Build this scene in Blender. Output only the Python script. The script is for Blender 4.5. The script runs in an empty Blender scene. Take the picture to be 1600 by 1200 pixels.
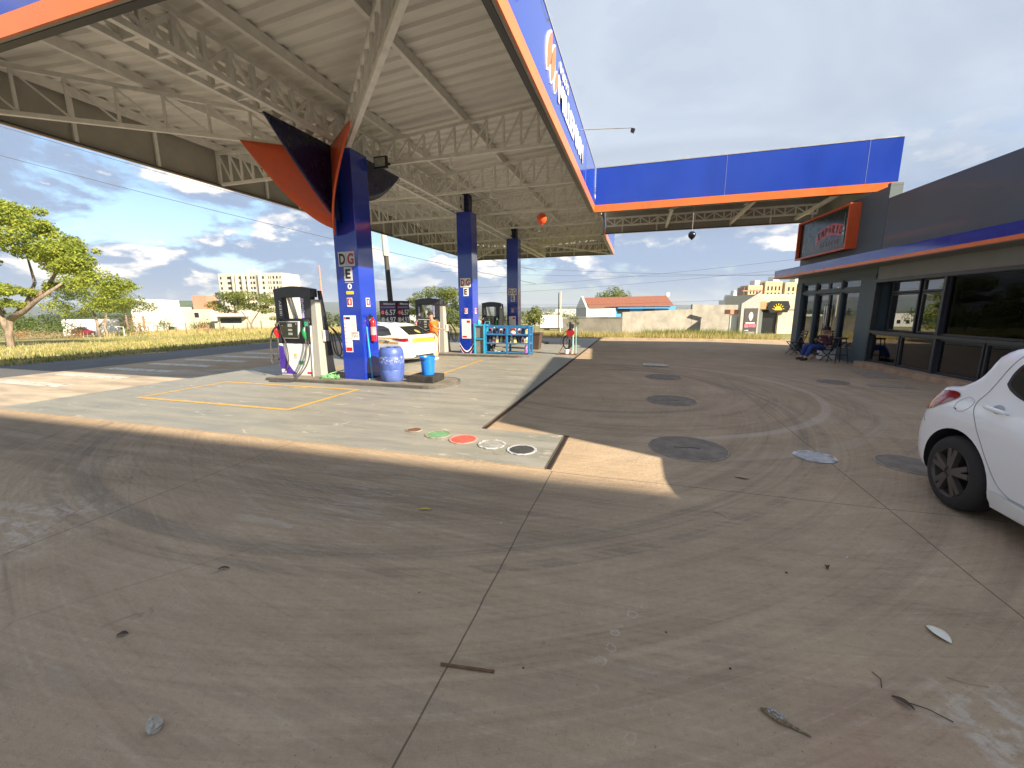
import bpy, bmesh, math, random
from mathutils import Vector as V, Matrix as MX, Quaternion
random.seed(7)
R = math.radians
scene = bpy.context.scene
COL = scene.collection

# ------------------------------------------------------------------ helpers
def tag(o, label=None, cat=None, group=None, kind=None):
    if label: o['label'] = label
    if cat: o['category'] = cat
    if group: o['group'] = group
    if kind: o['kind'] = kind
    return o

def thing(name, label, cat, loc=(0, 0, 0), rz=0.0, group=None):
    o = bpy.data.objects.new(name, None); COL.objects.link(o)
    o.empty_display_size = .2
    o.location = loc; o.rotation_euler = (0, 0, rz)
    return tag(o, label, cat, group)

def kids(o):
    return [c for c in bpy.data.objects if c.parent == o]

def copy_tree(o, parent=None, keep=True):
    c = o.copy(); COL.objects.link(c); c.parent = parent
    for ch in kids(o): copy_tree(ch, c)
    return c

class MB:
    def __init__(s): s.v = []; s.f = []; s.m = []
    def quad(s, *pts, m=0):
        n = len(s.v); s.v += [tuple(p) for p in pts]; s.f.append(tuple(range(n, n + len(pts)))); s.m.append(m)
    def box(s, x0, x1, y0, y1, z0, z1, m=0):
        n = len(s.v)
        s.v += [(x, y, z) for z in (z0, z1) for (x, y) in ((x0, y0), (x1, y0), (x1, y1), (x0, y1))]
        for f in ((0, 3, 2, 1), (4, 5, 6, 7), (0, 1, 5, 4), (1, 2, 6, 5), (2, 3, 7, 6), (3, 0, 4, 7)):
            s.f.append(tuple(n + i for i in f)); s.m.append(m)
        return s
    def hexa(s, b, t, m=0):
        n = len(s.v); s.v += [tuple(p) for p in b] + [tuple(p) for p in t]
        k = len(b)
        s.f.append(tuple(n + i for i in reversed(range(k)))); s.m.append(m)
        s.f.append(tuple(n + k + i for i in range(k))); s.m.append(m)
        for i in range(k):
            j = (i + 1) % k
            s.f.append((n + i, n + j, n + k + j, n + k + i)); s.m.append(m)
        return s
    def bar(s, p, q, w, h=None, up=(0, 0, 1), m=0):
        h = w if h is None else h
        p, q = V(p), V(q); d = (q - p).normalized(); up = V(up)
        if abs(d.dot(up)) > .98: up = V((1, 0, 0)) if abs(d.x) < .9 else V((0, 1, 0))
        a = d.cross(up).normalized(); b = a.cross(d).normalized()
        c = [(-1, -1), (1, -1), (1, 1), (-1, 1)]
        s.hexa([p + a * (i * w / 2) + b * (j * h / 2) for i, j in c], [q + a * (i * w / 2) + b * (j * h / 2) for i, j in c], m)
        return s
    def tube(s, pts, r, seg=8, m=0, cap=True):
        pts = [V(p) for p in pts]; k = len(pts)
        rs = r if isinstance(r, (list, tuple)) else [r] * k
        n = len(s.v); pa = None
        for i, p in enumerate(pts):
            d = (pts[min(i + 1, k - 1)] - pts[max(i - 1, 0)])
            d = d.normalized() if d.length > 1e-9 else V((0, 0, 1))
            if pa is None:
                a = d.cross(V((0, 0, 1)) if abs(d.z) < .9 else V((1, 0, 0))).normalized()
            else:
                a = (pa - d * pa.dot(d)).normalized()
            pa = a; b = d.cross(a)
            for t in range(seg):
                an = 2 * math.pi * t / seg
                s.v.append(tuple(p + (a * math.cos(an) + b * math.sin(an)) * rs[i]))
        for i in range(k - 1):
            for t in range(seg):
                u = (t + 1) % seg
                s.f.append((n + i * seg + t, n + i * seg + u, n + (i + 1) * seg + u, n + (i + 1) * seg + t)); s.m.append(m)
        if cap:
            s.f.append(tuple(n + t for t in reversed(range(seg)))); s.m.append(m)
            s.f.append(tuple(n + (k - 1) * seg + t for t in range(seg))); s.m.append(m)
        return s
    def lathe(s, prof, c=(0, 0, 0), seg=24, axis='z', m=0, close=True):
        n = len(s.v); k = len(prof)
        for (r, h) in prof:
            for t in range(seg):
                a = 2 * math.pi * t / seg
                x, y = r * math.cos(a), r * math.sin(a)
                p = (x, y, h) if axis == 'z' else ((x, h, y) if axis == 'y' else (h, x, y))
                s.v.append((p[0] + c[0], p[1] + c[1], p[2] + c[2]))
        fl = axis == 'y'
        for i in range(k - 1):
            for t in range(seg):
                u = (t + 1) % seg
                f = (n + i * seg + t, n + i * seg + u, n + (i + 1) * seg + u, n + (i + 1) * seg + t)
                s.f.append(f[::-1] if fl else f); s.m.append(m)
        if close:
            for i, rev in ((0, True), (k - 1, False)):
                if prof[i][0] > 1e-5:
                    f = tuple(n + i * seg + t for t in range(seg))
                    s.f.append(f[::-1] if rev != fl else f); s.m.append(m)
        return s
    def prism(s, poly, org, ax, ay, th, m=0):
        """polygon (2-D) in plane org+u*ax+v*ay extruded by vector th"""
        org, ax, ay, th = V(org), V(ax), V(ay), V(th)
        b = [org + ax * u + ay * w for u, w in poly]
        s.hexa(b, [p + th for p in b], m); return s
    def grid(s, rows, m=0, flip=False):
        n = len(s.v); k = len(rows[0])
        for r in rows: s.v += [tuple(p) for p in r]
        for i in range(len(rows) - 1):
            for j in range(k - 1):
                f = (n + i * k + j, n + i * k + j + 1, n + (i + 1) * k + j + 1, n + (i + 1) * k + j)
                s.f.append(f[::-1] if flip else f); s.m.append(m)
        return s
    def build(s, name, mat, parent=None, off=None, smooth=False, bevel=0, loc=None, recalc=True, merge=False):
        me = bpy.data.meshes.new(name); me.from_pydata(s.v, [], s.f); me.update()
        mats = mat if isinstance(mat, (list, tuple)) else [mat]
        for x in mats: me.materials.append(x)
        if len(mats) > 1: me.polygons.foreach_set('material_index', s.m)
        if recalc or bevel or merge:
            bm = bmesh.new(); bm.from_mesh(me)
            if merge: bmesh.ops.remove_doubles(bm, verts=bm.verts, dist=1e-5)
            if recalc: bmesh.ops.recalc_face_normals(bm, faces=bm.faces)
            if bevel:
                ed = [e for e in bm.edges if len(e.link_faces) == 2 and e.calc_face_angle(0) > .6]
                bmesh.ops.bevel(bm, geom=ed, offset=bevel, segments=2, profile=.6, affect='EDGES', clamp_overlap=True)
            bm.to_mesh(me); bm.free()
        if smooth:
            me.polygons.foreach_set('use_smooth', [True] * len(me.polygons))
            if smooth != 'all':
                me.set_sharp_from_angle(angle=R(38))
        o = bpy.data.objects.new(name, me); COL.objects.link(o)
        if parent: o.parent = parent
        if off is not None: o.location = off
        if loc is not None: o.location = loc
        return o

def wb(parent):           # offset for parts given in world coordinates under an unrotated thing
    return tuple(-c for c in parent.location)

_tc = [None]
def text(s, P, right, up, w, h, mat, parent=None, name='lettering', ext=.004, off=None, bold=0.0, italic=0.0):
    cu = bpy.data.curves.new('txt', 'FONT'); cu.body = s; cu.extrude = .01; cu.resolution_u = 3
    if bold: cu.offset = bold
    if italic: cu.shear = italic
    ob = bpy.data.objects.new('txt', cu); COL.objects.link(ob)
    bpy.context.view_layer.update()
    me = bpy.data.meshes.new_from_object(ob.evaluated_get(bpy.context.evaluated_depsgraph_get()))
    bpy.data.objects.remove(ob); bpy.data.curves.remove(cu)
    xs = [v.co.x for v in me.vertices]; ys = [v.co.y for v in me.vertices]
    x0, x1, y0, y1 = min(xs), max(xs), min(ys), max(ys)
    P, right, up = V(P), V(right).normalized(), V(up).normalized(); nn = right.cross(up)
    for v in me.vertices:
        u = (v.co.x - x0) / (x1 - x0) * w; q = (v.co.y - y0) / (y1 - y0) * h
        v.co = P + right * u + up * q + nn * (ext if v.co.z > 0 else 0.0005)
    me.materials.clear(); me.materials.append(mat); me.update()
    o = bpy.data.objects.new(name, me); COL.objects.link(o)
    if parent: o.parent = parent
    if off is not None: o.location = off
    return o

def join(objs, name):
    """merge freshly made mesh objects (same parent) into the first"""
    bm = bmesh.new(); mats = []
    for o in objs:
        idx = []
        for mt in o.data.materials:
            if mt not in mats: mats.append(mt)
            idx.append(mats.index(mt))
        n0 = len(bm.faces); me = o.data
        bm.from_mesh(me); bm.faces.ensure_lookup_table()
        for f in bm.faces[n0:]: f.material_index = idx[f.material_index] if idx else 0
    me = bpy.data.meshes.new(name); bm.to_mesh(me); bm.free()
    for mt in mats: me.materials.append(mt)
    o0 = objs[0]; o = bpy.data.objects.new(name, me); COL.objects.link(o)
    o.parent = o0.parent; o.location = o0.location
    for x in objs: bpy.data.objects.remove(x)
    return o

# ------------------------------------------------------------------ materials
class NT:
    def __init__(s, mat):
        mat.use_nodes = True; s.t = mat.node_tree; s.n = s.t.nodes; s.l = s.t.links
        s.n.clear(); s.out = s.n.new('ShaderNodeOutputMaterial')
    def node(s, typ, **k):
        nd = s.n.new(typ)
        for a, b in k.items(): setattr(nd, a, b)
        return nd
    def set(s, sock, val):
        if isinstance(val, bpy.types.NodeSocket): s.l.new(val, sock)
        elif val is not None:
            if hasattr(sock, 'default_value'):
                try: sock.default_value = val
                except Exception: sock.default_value = (*val, 1)
    def math(s, op, a, b=None, c=None, clamp=False):
        nd = s.node('ShaderNodeMath', operation=op, use_clamp=clamp)
        s.set(nd.inputs[0], a)
        if b is not None: s.set(nd.inputs[1], b)
        if c is not None: s.set(nd.inputs[2], c)
        return nd.outputs[0]
    def vmath(s, op, a, b=None, out=0):
        nd = s.node('ShaderNodeVectorMath', operation=op); s.set(nd.inputs[0], a)
        if b is not None: s.set(nd.inputs[1], b)
        return nd.outputs[out]
    def noise(s, vec, scale=5, detail=4, rough=.55, dist=0):
        nd = s.node('ShaderNodeTexNoise'); s.set(nd.inputs['Vector'], vec)
        for k, x in (('Scale', scale), ('Detail', detail), ('Roughness', rough), ('Distortion', dist)): nd.inputs[k].default_value = x
        return nd.outputs['Fac']
    def vor(s, vec, scale=5, feature='F1'):
        nd = s.node('ShaderNodeTexVoronoi', feature=feature); s.set(nd.inputs['Vector'], vec); nd.inputs['Scale'].default_value = scale
        return nd.outputs['Distance']
    def step(s, x, a, b, lo=0.0, hi=1.0):
        nd = s.node('ShaderNodeMapRange', interpolation_type='SMOOTHSTEP'); s.set(nd.inputs[0], x)
        nd.inputs[1].default_value = a; nd.inputs[2].default_value = b; nd.inputs[3].default_value = lo; nd.inputs[4].default_value = hi
        return nd.outputs[0]
    def mix(s, fac, a, b, bt='MIX'):
        nd = s.node('ShaderNodeMix', data_type='RGBA', blend_type=bt); s.set(nd.inputs[0], fac)
        s.set(nd.inputs[6], (*a, 1) if isinstance(a, tuple) else a); s.set(nd.inputs[7], (*b, 1) if isinstance(b, tuple) else b)
        return nd.outputs[2]
    def coord(s, which='Object', scale=None):
        tc = s.node('ShaderNodeTexCoord').outputs[which]
        if scale:
            mp = s.node('ShaderNodeMapping'); s.l.new(tc, mp.inputs[0]); mp.inputs['Scale'].default_value = scale; return mp.outputs[0]
        return tc
    def sep(s, v):
        nd = s.node('ShaderNodeSeparateXYZ'); s.set(nd.inputs[0], v); return nd.outputs
    def comb(s, x=0, y=0, z=0):
        nd = s.node('ShaderNodeCombineXYZ')
        for i, q in enumerate((x, y, z)): s.set(nd.inputs[i], q)
        return nd.outputs[0]
    def bump(s, h, strength=.3, dist=.02):
        nd = s.node('ShaderNodeBump'); nd.inputs['Strength'].default_value = strength; nd.inputs['Distance'].default_value = dist
        s.l.new(h, nd.inputs['Height']); return nd.outputs[0]
    def bsdf(s, color, rough=.6, metal=0, normal=None, coat=0, spec=None, emit=None, es=0, sub=0):
        p = s.node('ShaderNodeBsdfPrincipled')
        s.set(p.inputs['Base Color'], (*color, 1) if isinstance(color, tuple) else color)
        s.set(p.inputs['Roughness'], rough); s.set(p.inputs['Metallic'], metal)
        if normal is not None: s.l.new(normal, p.inputs['Normal'])
        if coat: p.inputs['Coat Weight'].default_value = coat; p.inputs['Coat Roughness'].default_value = .05
        if spec is not None: p.inputs['Specular IOR Level'].default_value = spec
        if emit: p.inputs['Emission Color'].default_value = (*emit, 1); p.inputs['Emission Strength'].default_value = es
        s.l.new(p.outputs[0], s.out.inputs[0]); return p

def M(name, col, rough=.6, metal=0, var=.12, scale=6, bump=0, coat=0, spec=None, dirt=0, stretch=None):
    m = bpy.data.materials.new(name); t = NT(m)
    co = t.coord('Object', stretch)
    n = t.noise(co, scale, 5, .6)
    lo = tuple(c * (1 - var) for c in col); hi = tuple(min(1, c * (1 + var)) for c in col)
    c = t.mix(t.step(n, .3, .7), lo, hi)
    if dirt:
        d = t.noise(co, scale * .35, 6, .7, .6)
        c = t.mix(t.math('MULTIPLY', t.step(d, .5, .75), dirt), c, tuple(x * .45 + .02 for x in col))
    r = t.step(n, .2, .8, max(.03, rough - .08), min(1, rough + .08))
    nm = t.bump(t.noise(co, scale * 5, 3), bump, .01) if bump else None
    t.bsdf(c, r, metal, nm, coat, spec)
    return m

m_white = M('white_paint', (.78, .78, .76), .35, var=.03, coat=.2)
m_blue = M('royal_blue_panel', (.010, .046, .37), .2, var=.10, scale=1.0, coat=.35, dirt=.12, stretch=(1, 1, .35))
m_cblue = M('column_blue', (.008, .034, .36), .12, var=.06, scale=1.5, coat=.6)
m_navy = M('navy_panel', (.006, .008, .055), .3, var=.1)
m_orange = M('orange_panel', (.72, .165, .035), .32, var=.06, scale=1.5, coat=.15, dirt=.08)
m_orange2 = M('burnt_orange_panel', (.62, .085, .015), .4, var=.06)
m_truss = M('grey_truss_paint', (.74, .72, .68), .5, var=.08, dirt=.25)
m_back = M('olive_grey_back_panel', (.33, .315, .27), .6, var=.1, scale=1.5, dirt=.3)
m_lip = M('dark_edge_strip', (.045, .04, .042), .4)
m_black = M('black_plastic', (.012, .012, .014), .35)
m_rubber = M('black_rubber', (.014, .013, .013), .7, bump=.2, scale=20)
m_steel = M('brushed_steel', (.55, .54, .5), .35, metal=.6, var=.1, stretch=(1, 1, .1))
m_grey = M('mid_grey_paint', (.3, .3, .29), .5)
m_red = M('red_enamel', (.62, .012, .016), .25, coat=.3)
m_green = M('green_enamel', (.01, .22, .06), .3)
m_yel = M('yellow_print', (.75, .55, .02), .5)
m_purp = M('purple_print', (.07, .03, .33), .3)
m_cyan = M('cyan_paint', (.03, .36, .58), .4, dirt=.2)
m_rackblue = M('rack_blue_paint', (.02, .16, .38), .4, dirt=.3)
m_paper = M('white_sticker', (.8, .8, .78), .4, var=.02)
m_lgrey = M('letter_grey', (.5, .5, .5), .4)
m_dred = M('dark_red_print', (.35, .012, .015), .4)
m_ink = M('black_print', (.012, .012, .012), .5)
m_chrome = M('chrome', (.75, .75, .75), .12, metal=1, var=.02)
m_rust = M('rusty_iron', (.14, .075, .045), .8, var=.3, scale=15)
m_wood = M('weathered_wood', (.2, .14, .09), .8, var=.3, scale=4, stretch=(1, 1, .15), bump=.3)

def glass_mat(name, tint=(.75, .8, .8), ior=1.55, boost=1.0, rough=.0):
    m = bpy.data.materials.new(name); t = NT(m)
    fr = t.node('ShaderNodeFresnel'); fr.inputs[0].default_value = ior
    gl = t.node('ShaderNodeBsdfGlossy'); gl.inputs['Roughness'].default_value = rough; gl.inputs[0].default_value = (1, 1, 1, 1)
    tr = t.node('ShaderNodeBsdfTransparent'); tr.inputs[0].default_value = (*tint, 1)
    mx = t.node('ShaderNodeMixShader')
    t.l.new(t.math('MULTIPLY', fr.outputs[0], boost, clamp=True), mx.inputs[0])
    t.l.new(tr.outputs[0], mx.inputs[1]); t.l.new(gl.outputs[0], mx.inputs[2]); t.l.new(mx.outputs[0], t.out.inputs[0])
    return m
m_glass = glass_mat('shop_glass', (.60, .64, .63), 1.52, 1.9)
m_dglass = M('dark_glass', (.012, .014, .016), .06, var=.02, coat=.5)

# ------------------------------------------------------------------ camera, world, sun
cam_d = bpy.data.cameras.new('camera'); cam = bpy.data.objects.new('camera', cam_d); COL.objects.link(cam)
F = 636.0
yv = V((198, 118, -F)).normalized(); xv = V((2105, -104, F)); xv = (xv - yv * xv.dot(yv)).normalized(); zv = xv.cross(yv)
cam.matrix_world = MX.Translation((0, 0, 1.7)) @ MX((xv, yv, zv)).to_4x4()
cam_d.sensor_fit = 'HORIZONTAL'; cam_d.sensor_width = 36; cam_d.lens = 36 * F / 1600
cam_d.clip_start = .05; cam_d.clip_end = 8000
scene.camera = cam

sun_dir = V((-1.79, .72, -1)).normalized()
sd = bpy.data.lights.new('sun', 'SUN'); sd.energy = 3.7; sd.angle = R(.5); sd.color = (1, .86, .66)
so = bpy.data.objects.new('sun', sd); COL.objects.link(so); so.location = (20, -10, 30)
so.rotation_mode = 'QUATERNION'; so.rotation_quaternion = sun_dir.to_track_quat('-Z', 'Y')

w = bpy.data.worlds.new('World'); scene.world = w; w.use_nodes = True
class WT(NT):
    def __init__(s, wd):
        s.t = wd.node_tree; s.n = s.t.nodes; s.l = s.t.links; s.n.clear(); s.out = s.n.new('ShaderNodeOutputWorld')
t = WT(w)
sky = t.node('ShaderNodeTexSky', sky_type='NISHITA', sun_disc=False)
sky.sun_elevation = math.asin(-sun_dir.z); sky.sun_rotation = math.atan2(-sun_dir.x, -sun_dir.y)
sky.air_density = 1.0; sky.dust_density = 1.2; sky.ozone_density = 2.0
d = t.coord('Generated'); dx, dy, dz = t.sep(d)
q1 = t.comb(dx, dy, t.math('MULTIPLY', dz, 1.9))
q1 = t.comb(dx, dy, t.math('MULTIPLY', dz, 2.3))
n1 = t.noise(q1, 4.3, 10, .57, .2)
n2 = t.noise(t.vmath('ADD', q1, (.030, -.012, .055)), 4.3, 10, .57, .2)
big = t.noise(q1, 1.15, 3, .5)
zz = t.math('ADD', t.math('MAXIMUM', dz, 0.0), .25)
pv = t.comb(t.math('DIVIDE', dx, zz), t.math('DIVIDE', dy, zz), 0)
# right-hand part of the sky is a thin even overcast, the left is broken cloud
az = t.math('ADD', t.math('MULTIPLY', dx, .96), t.math('MULTIPLY', dy, .29))
over = t.math('MULTIPLY', t.step(az, -.34, .16), t.step(dz, .10, .33))
mask0 = t.math('ADD', n1, t.math('MULTIPLY', t.math('SUBTRACT', big, .47), .55))
mask = t.step(mask0, .42, .50)
mask = t.math('MAXIMUM', mask, t.math('MULTIPLY', over, .95))
lit = t.math('MULTIPLY', t.step(t.math('SUBTRACT', n1, n2), .015, .10), t.step(t.noise(q1, 2.0, 4, .6), .38, .56))
thick = t.step(mask0, .50, .66)
white = (.50, .465, .41); grey = (.132, .172, .240)
cl = t.mix(lit, grey, white)
band = t.math('MULTIPLY', t.step(dz, .12, .18), t.step(dz, .26, .34, 1, 0))
cl = t.mix(t.math('MULTIPLY', t.math('MULTIPLY', thick, band), .92), cl, (.105, .138, .20))
veil = t.mix(t.step(t.noise(t.vmath('MULTIPLY', pv, (1, 1.3, 1)), 1.1, 6, .55, .8), .36, .70), (.180, .207, .248), (.234, .264, .304))
cl = t.mix(over, cl, veil)
fin = t.mix(mask, sky.outputs[0], t.vmath('MULTIPLY', cl, (15.6, 15.6, 15.6)))
# low pale band
fin = t.mix(t.step(dz, .0, .12, .75, .0), fin, (2.5, 2.85, 3.4))
bg = t.node('ShaderNodeBackground'); t.l.new(fin, bg.inputs[0]); bg.inputs[1].default_value = .055
t.l.new(bg.outputs[0], t.out.inputs[0])
scene.view_settings.view_transform = 'Standard'; scene.view_settings.look = 'None'
scene.view_settings.gamma = 1; scene.view_settings.exposure = 1.86
scene.cycles.use_denoising = True
scene.cycles.max_bounces = 8
# ------------------------------------------------------------------ ground
def T(x, y):
    dd = math.hypot(max(0, -20 - x), max(0, y - 24)); return -.03 * min(dd, 150)

# forecourt concrete
m_conc = bpy.data.materials.new('worn_concrete'); t = NT(m_conc)
P = t.coord('Object'); X, Y, Z = t.sep(P)
def polar(cx, cy, fr, ft):
    q = t.vmath('SUBTRACT', P, (cx, cy, 0)); qx, qy, _ = t.sep(q)
    r = t.vmath('LENGTH', q, out=1); a = t.math('ARCTAN2', qy, qx)
    return r, a, t.comb(t.math('MULTIPLY', r, fr), t.math('MULTIPLY', a, ft), 0)
big = t.noise(P, .30, 5, .6, .4)
med = t.noise(P, 1.5, 7, .65, .3)
fine = t.noise(P, 26, 5, .7)
speck = t.noise(P, 120, 2, .6)
r1, a1, v1 = polar(-3.2, 7.6, 4.2, 1.3)
r2, a2, v2 = polar(-.5, 9.3, 3.6, 1.0)
s1 = t.noise(v1, 1.0, 6, .68, .3)
s2 = t.noise(v2, 1.0, 6, .66, .3)
v3 = t.vmath('MULTIPLY', P, (.35, 3.4, 1)); s3 = t.noise(v3, 1.3, 7, .68, .5)
v4 = t.vmath('MULTIPLY', P, (1.4, 14, 1)); s4 = t.noise(v4, 1.0, 5, .6, .4)
c = t.mix(t.step(big, .32, .68), (.435, .325, .208), (.50, .382, .258))
c = t.mix(t.step(med, .35, .72), t.mix(.45, c, (.31, .23, .155)), c)
dark = (.235, .178, .125)
near1 = t.step(t.math('ABSOLUTE', t.math('SUBTRACT', r1, 5.65)), .15, 2.6, 1.0, .0)
c = t.mix(t.math('MULTIPLY', t.step(s1, .50, .70), t.math('MULTIPLY_ADD', near1, .42, .12)), c, dark)
near2 = t.step(t.math('ABSOLUTE', t.math('SUBTRACT', r2, 3.6)), .2, 3.4, .62, .08)
c = t.mix(t.math('MULTIPLY', t.step(s2, .47, .70), near2), c, dark)
c = t.mix(t.math('MULTIPLY', t.step(s3, .50, .72), .36), c, (.25, .188, .13))
c = t.mix(t.math('MULTIPLY', t.step(s4, .54, .75), .32), c, (.52, .43, .33))
# driven band parallel to the pump slab edge (dark) and beside the drain
yb = t.step(t.math('ABSOLUTE', t.math('SUBTRACT', Y, 3.1)), .1, 1.0, 1, 0)
yb = t.math('MULTIPLY', yb, t.step(X, -1.0, .4, 1, .25))
c = t.mix(t.math('MULTIPLY', yb, t.step(s3, .3, .62, .1, .6)), c, (.20, .155, .115))
# distinct narrow tyre marks
def ring(r, rad, wd, amt, col, brk):
    global c
    k = t.step(t.math('ABSOLUTE', t.math('SUBTRACT', r, rad)), wd * .5, wd, 1, 0)
    c = t.mix(t.math('MULTIPLY', t.math('MULTIPLY', k, t.step(brk, .38, .6)), amt), c, col)
ring(r1, 5.55, .12, .5, (.16, .138, .115), s1)
ring(r1, 5.80, .07, .4, (.16, .138, .115), s4)
ring(r1, 6.7, .10, .22, (.17, .145, .12), s4)
ring(r1, 7.1, .07, .2, (.17, .145, .12), med)
ring(r2, 3.86, .09, .55, (.52, .43, .34), t.step(a2, -1.9, -.9))
ring(r2, 2.5, .12, .4, (.17, .15, .125), s2)
ring(r2, 4.6, .10, .35, (.50, .42, .32), s2)
# pale dried spills and a reddish dusty corner
def blot(cx, cy, rad, noise, a, b, amt, col):
    global c
    q = t.vmath('LENGTH', t.vmath('SUBTRACT', P, (cx, cy, 0)), out=1)
    k = t.math('MULTIPLY', t.step(q, rad * .25, rad, 1, 0), t.step(noise, a, b))
    c = t.mix(t.math('MULTIPLY', k, amt), c, col)
blot(-2.6, 3.0, 1.7, t.noise(v4, 1.4, 7, .75, 1.2), .50, .66, .5, (.50, .46, .42))
blot(-4.75, 1.55, 1.0, t.noise(t.vmath('MULTIPLY', P, (4, 9, 1)), 1.0, 7, .75, .8), .46, .62, .6, (.62, .56, .48))
blot(1.05, 1.65, .55, med, .42, .62, .5, (.36, .215, .155))
blot(1.55, 1.85, .42, t.noise(P, 7, 7, .75, .8), .45, .62, .65, (.58, .52, .45))
blot(-2.6, .9, 1.3, med, .42, .66, .4, (.31, .20, .14))
# ringed water marks
vm = t.vor(t.vmath('MULTIPLY', P, (1, 1, 0)), 7.0)
wob = t.math('ADD', vm, t.math('MULTIPLY', t.math('SUBTRACT', t.noise(P, 30, 3), .5), .25))
rg = t.step(t.math('ABSOLUTE', t.math('SUBTRACT', wob, .18)), .01, .035, 1, 0)
ql = t.vmath('LENGTH', t.vmath('MULTIPLY', t.vmath('SUBTRACT', P, (.02, 1.85, 0)), (3.2, 1, 1)), out=1)
c = t.mix(t.math('MULTIPLY', t.math('MULTIPLY', rg, t.step(ql, .3, .6, 1, 0)), .4), c, (.58, .54, .49))
# hairline cracks
ck = t.vor(t.vmath('ADD', P, t.vmath('MULTIPLY', t.node('ShaderNodeTexNoise').outputs['Color'], (.35, .35, 0))), .42, 'DISTANCE_TO_EDGE')
ckm = t.math('MULTIPLY', t.step(ck, .0015, .006, 1, 0), t.step(t.noise(P, .22, 3), .53, .6))
c = t.mix(t.math('MULTIPLY', ckm, .22), c, (.10, .08, .06))
# oil specks, sand grain
ol = t.noise(P, 3.3, 4, .6, 1.0)
r5, a5, v5 = polar(-3.2, 7.6, 34.0, 2.2)
r6, a6, v6 = polar(-.5, 9.3, 30.0, 2.0)
fs = t.math('MULTIPLY', t.math('ADD', t.noise(v5, 1.0, 4, .7, .5), t.noise(v6, 1.0, 4, .7, .5)), .5)
c = t.mix(t.math('MULTIPLY', t.step(fs, .50, .66), .42), c, t.mix(1.0, c, (.60, .57, .54), 'MULTIPLY'))
c = t.mix(t.math('MULTIPLY', t.step(fs, .48, .36), .30), c, (.56, .46, .345))
gr = t.noise(P, 210, 2, .7)
c = t.mix(t.math('MULTIPLY', t.step(gr, .55, .68), .40), c, t.mix(1.0, c, (.55, .52, .5), 'MULTIPLY'))
c = t.mix(t.math('MULTIPLY', t.step(ol, .66, .74), .4), c, (.14, .118, .095))
c = t.mix(t.math('MULTIPLY', t.step(fine, .35, .75), .30), c, t.mix(1.0, c, (.62, .6, .58), 'MULTIPLY'))
c = t.mix(t.math('MULTIPLY', t.step(speck, .62, .72), .3), c, (.58, .50, .40))
c = t.mix(t.math('MULTIPLY', t.step(t.noise(P, 60, 2), .66, .72), .5), c, (.12, .10, .08))
# saw-cut joints
wb_ = t.math('MULTIPLY', t.math('SUBTRACT', t.noise(P, .9, 3), .5), .05)
def joint(ax, pos, lo, hi, wd=.0062):
    global c
    a, b = (X, Y) if ax == 'x' else (Y, X)
    k = t.step(t.math('ABSOLUTE', t.math('SUBTRACT', t.math('ADD', a, wb_), pos)), wd * .5, wd, 1, 0)
    k = t.math('MULTIPLY', k, t.math('MULTIPLY', t.math('GREATER_THAN', b, lo), t.math('LESS_THAN', b, hi)))
    c = t.mix(t.math('MULTIPLY', k, .72), c, (.05, .042, .035))
joint('x', -.805, -20, 4.05); joint('x', -4.25, -20, 4.05); joint('x', 2.12, -20, 11.6); joint('x', -7.7, -20, 4.05, .006)
joint('y', 4.03, -.85, 6); joint('y', -.6, -20, 6); joint('y', 12.2, -2, 7, .006); joint('y', 18.0, -2, 7, .006)
hgt = t.math('ADD', fine, t.math('MULTIPLY', med, .6))
t.bsdf(c, t.step(s3, .3, .7, .72, .92), 0, t.bump(hgt, .5, .014), spec=.22)

g = MB(); g.quad((-16, -30, 0), (9.5, -30, 0), (9.5, 23.9, 0), (-16, 23.9, 0))
tag(g.build('forecourt_paving', m_conc), kind='structure')

# painted pump slab (raised lip)
m_slab = bpy.data.materials.new('painted_pump_slab'); t = NT(m_slab)
P = t.coord('Object'); X, Y, Z = t.sep(P)
st = t.noise(t.vmath('MULTIPLY', P, (.5, 3.2, 1)), 1.2, 6, .66, .4)
st2 = t.noise(t.vmath('MULTIPLY', P, (1.5, 11, 1)), 1.2, 5, .6, .4)
c = t.mix(t.step(st, .3, .7), (.215, .213, .183), (.29, .282, .242))
c = t.mix(t.math('MULTIPLY', t.step(st2, .52, .74), .45), c, (.16, .155, .135))
c = t.mix(t.math('MULTIPLY', t.step(t.noise(P, .5, 5, .6), .45, .7), .4), c, (.33, .30, .245))
fl = t.noise(t.vmath('MULTIPLY', P, (1.3, 3.2, 1)), 1.5, 8, .72, .9)
c = t.mix(t.math('MULTIPLY', t.step(fl, .605, .63), .8), c, (.46, .42, .34))
c = t.mix(t.math('MULTIPLY', t.step(t.noise(P, 2.1, 5, .7, 1.5), .64, .7), .5), c, (.07, .07, .065))
c = t.mix(t.math('MULTIPLY', t.step(t.noise(P, 50, 3), .6, .75), .35), c, (.09, .088, .08))
ed = t.step(t.math('ADD', Y, t.math('MULTIPLY', t.noise(P, 8, 4), .05)), 4.085, 4.105, 1, 0)
c = t.mix(t.math('MULTIPLY', ed, .8), c, (.40, .29, .19))
t.bsdf(c, t.step(st, .3, .7, .42, .65), 0, t.bump(t.noise(P, 30, 4, .7), .25, .01))
s = MB()
s.box(-10.95, -2.085, 4.06, 24.2, -.05, .014)
s.box(-2.085, -.885, 4.06, 5.27, -.05, .014)
tag(s.build('pump_slab', m_slab), kind='structure')
m_drain = M('drain_slot', (.012, .010, .009), .8)
m_iron = M('iron_edge', (.09, .055, .035), .7, var=.3)
s = MB(); s.box(-2.072, -2.028, 5.30, 23.85, -.05, .004)
s.box(-.878, -.832, 4.08, 5.30, -.05, .004); s.box(-2.09, -.86, 5.282, 5.298, -.05, .004)
tag(s.build('drain_channel', m_drain), kind='structure')
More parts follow.
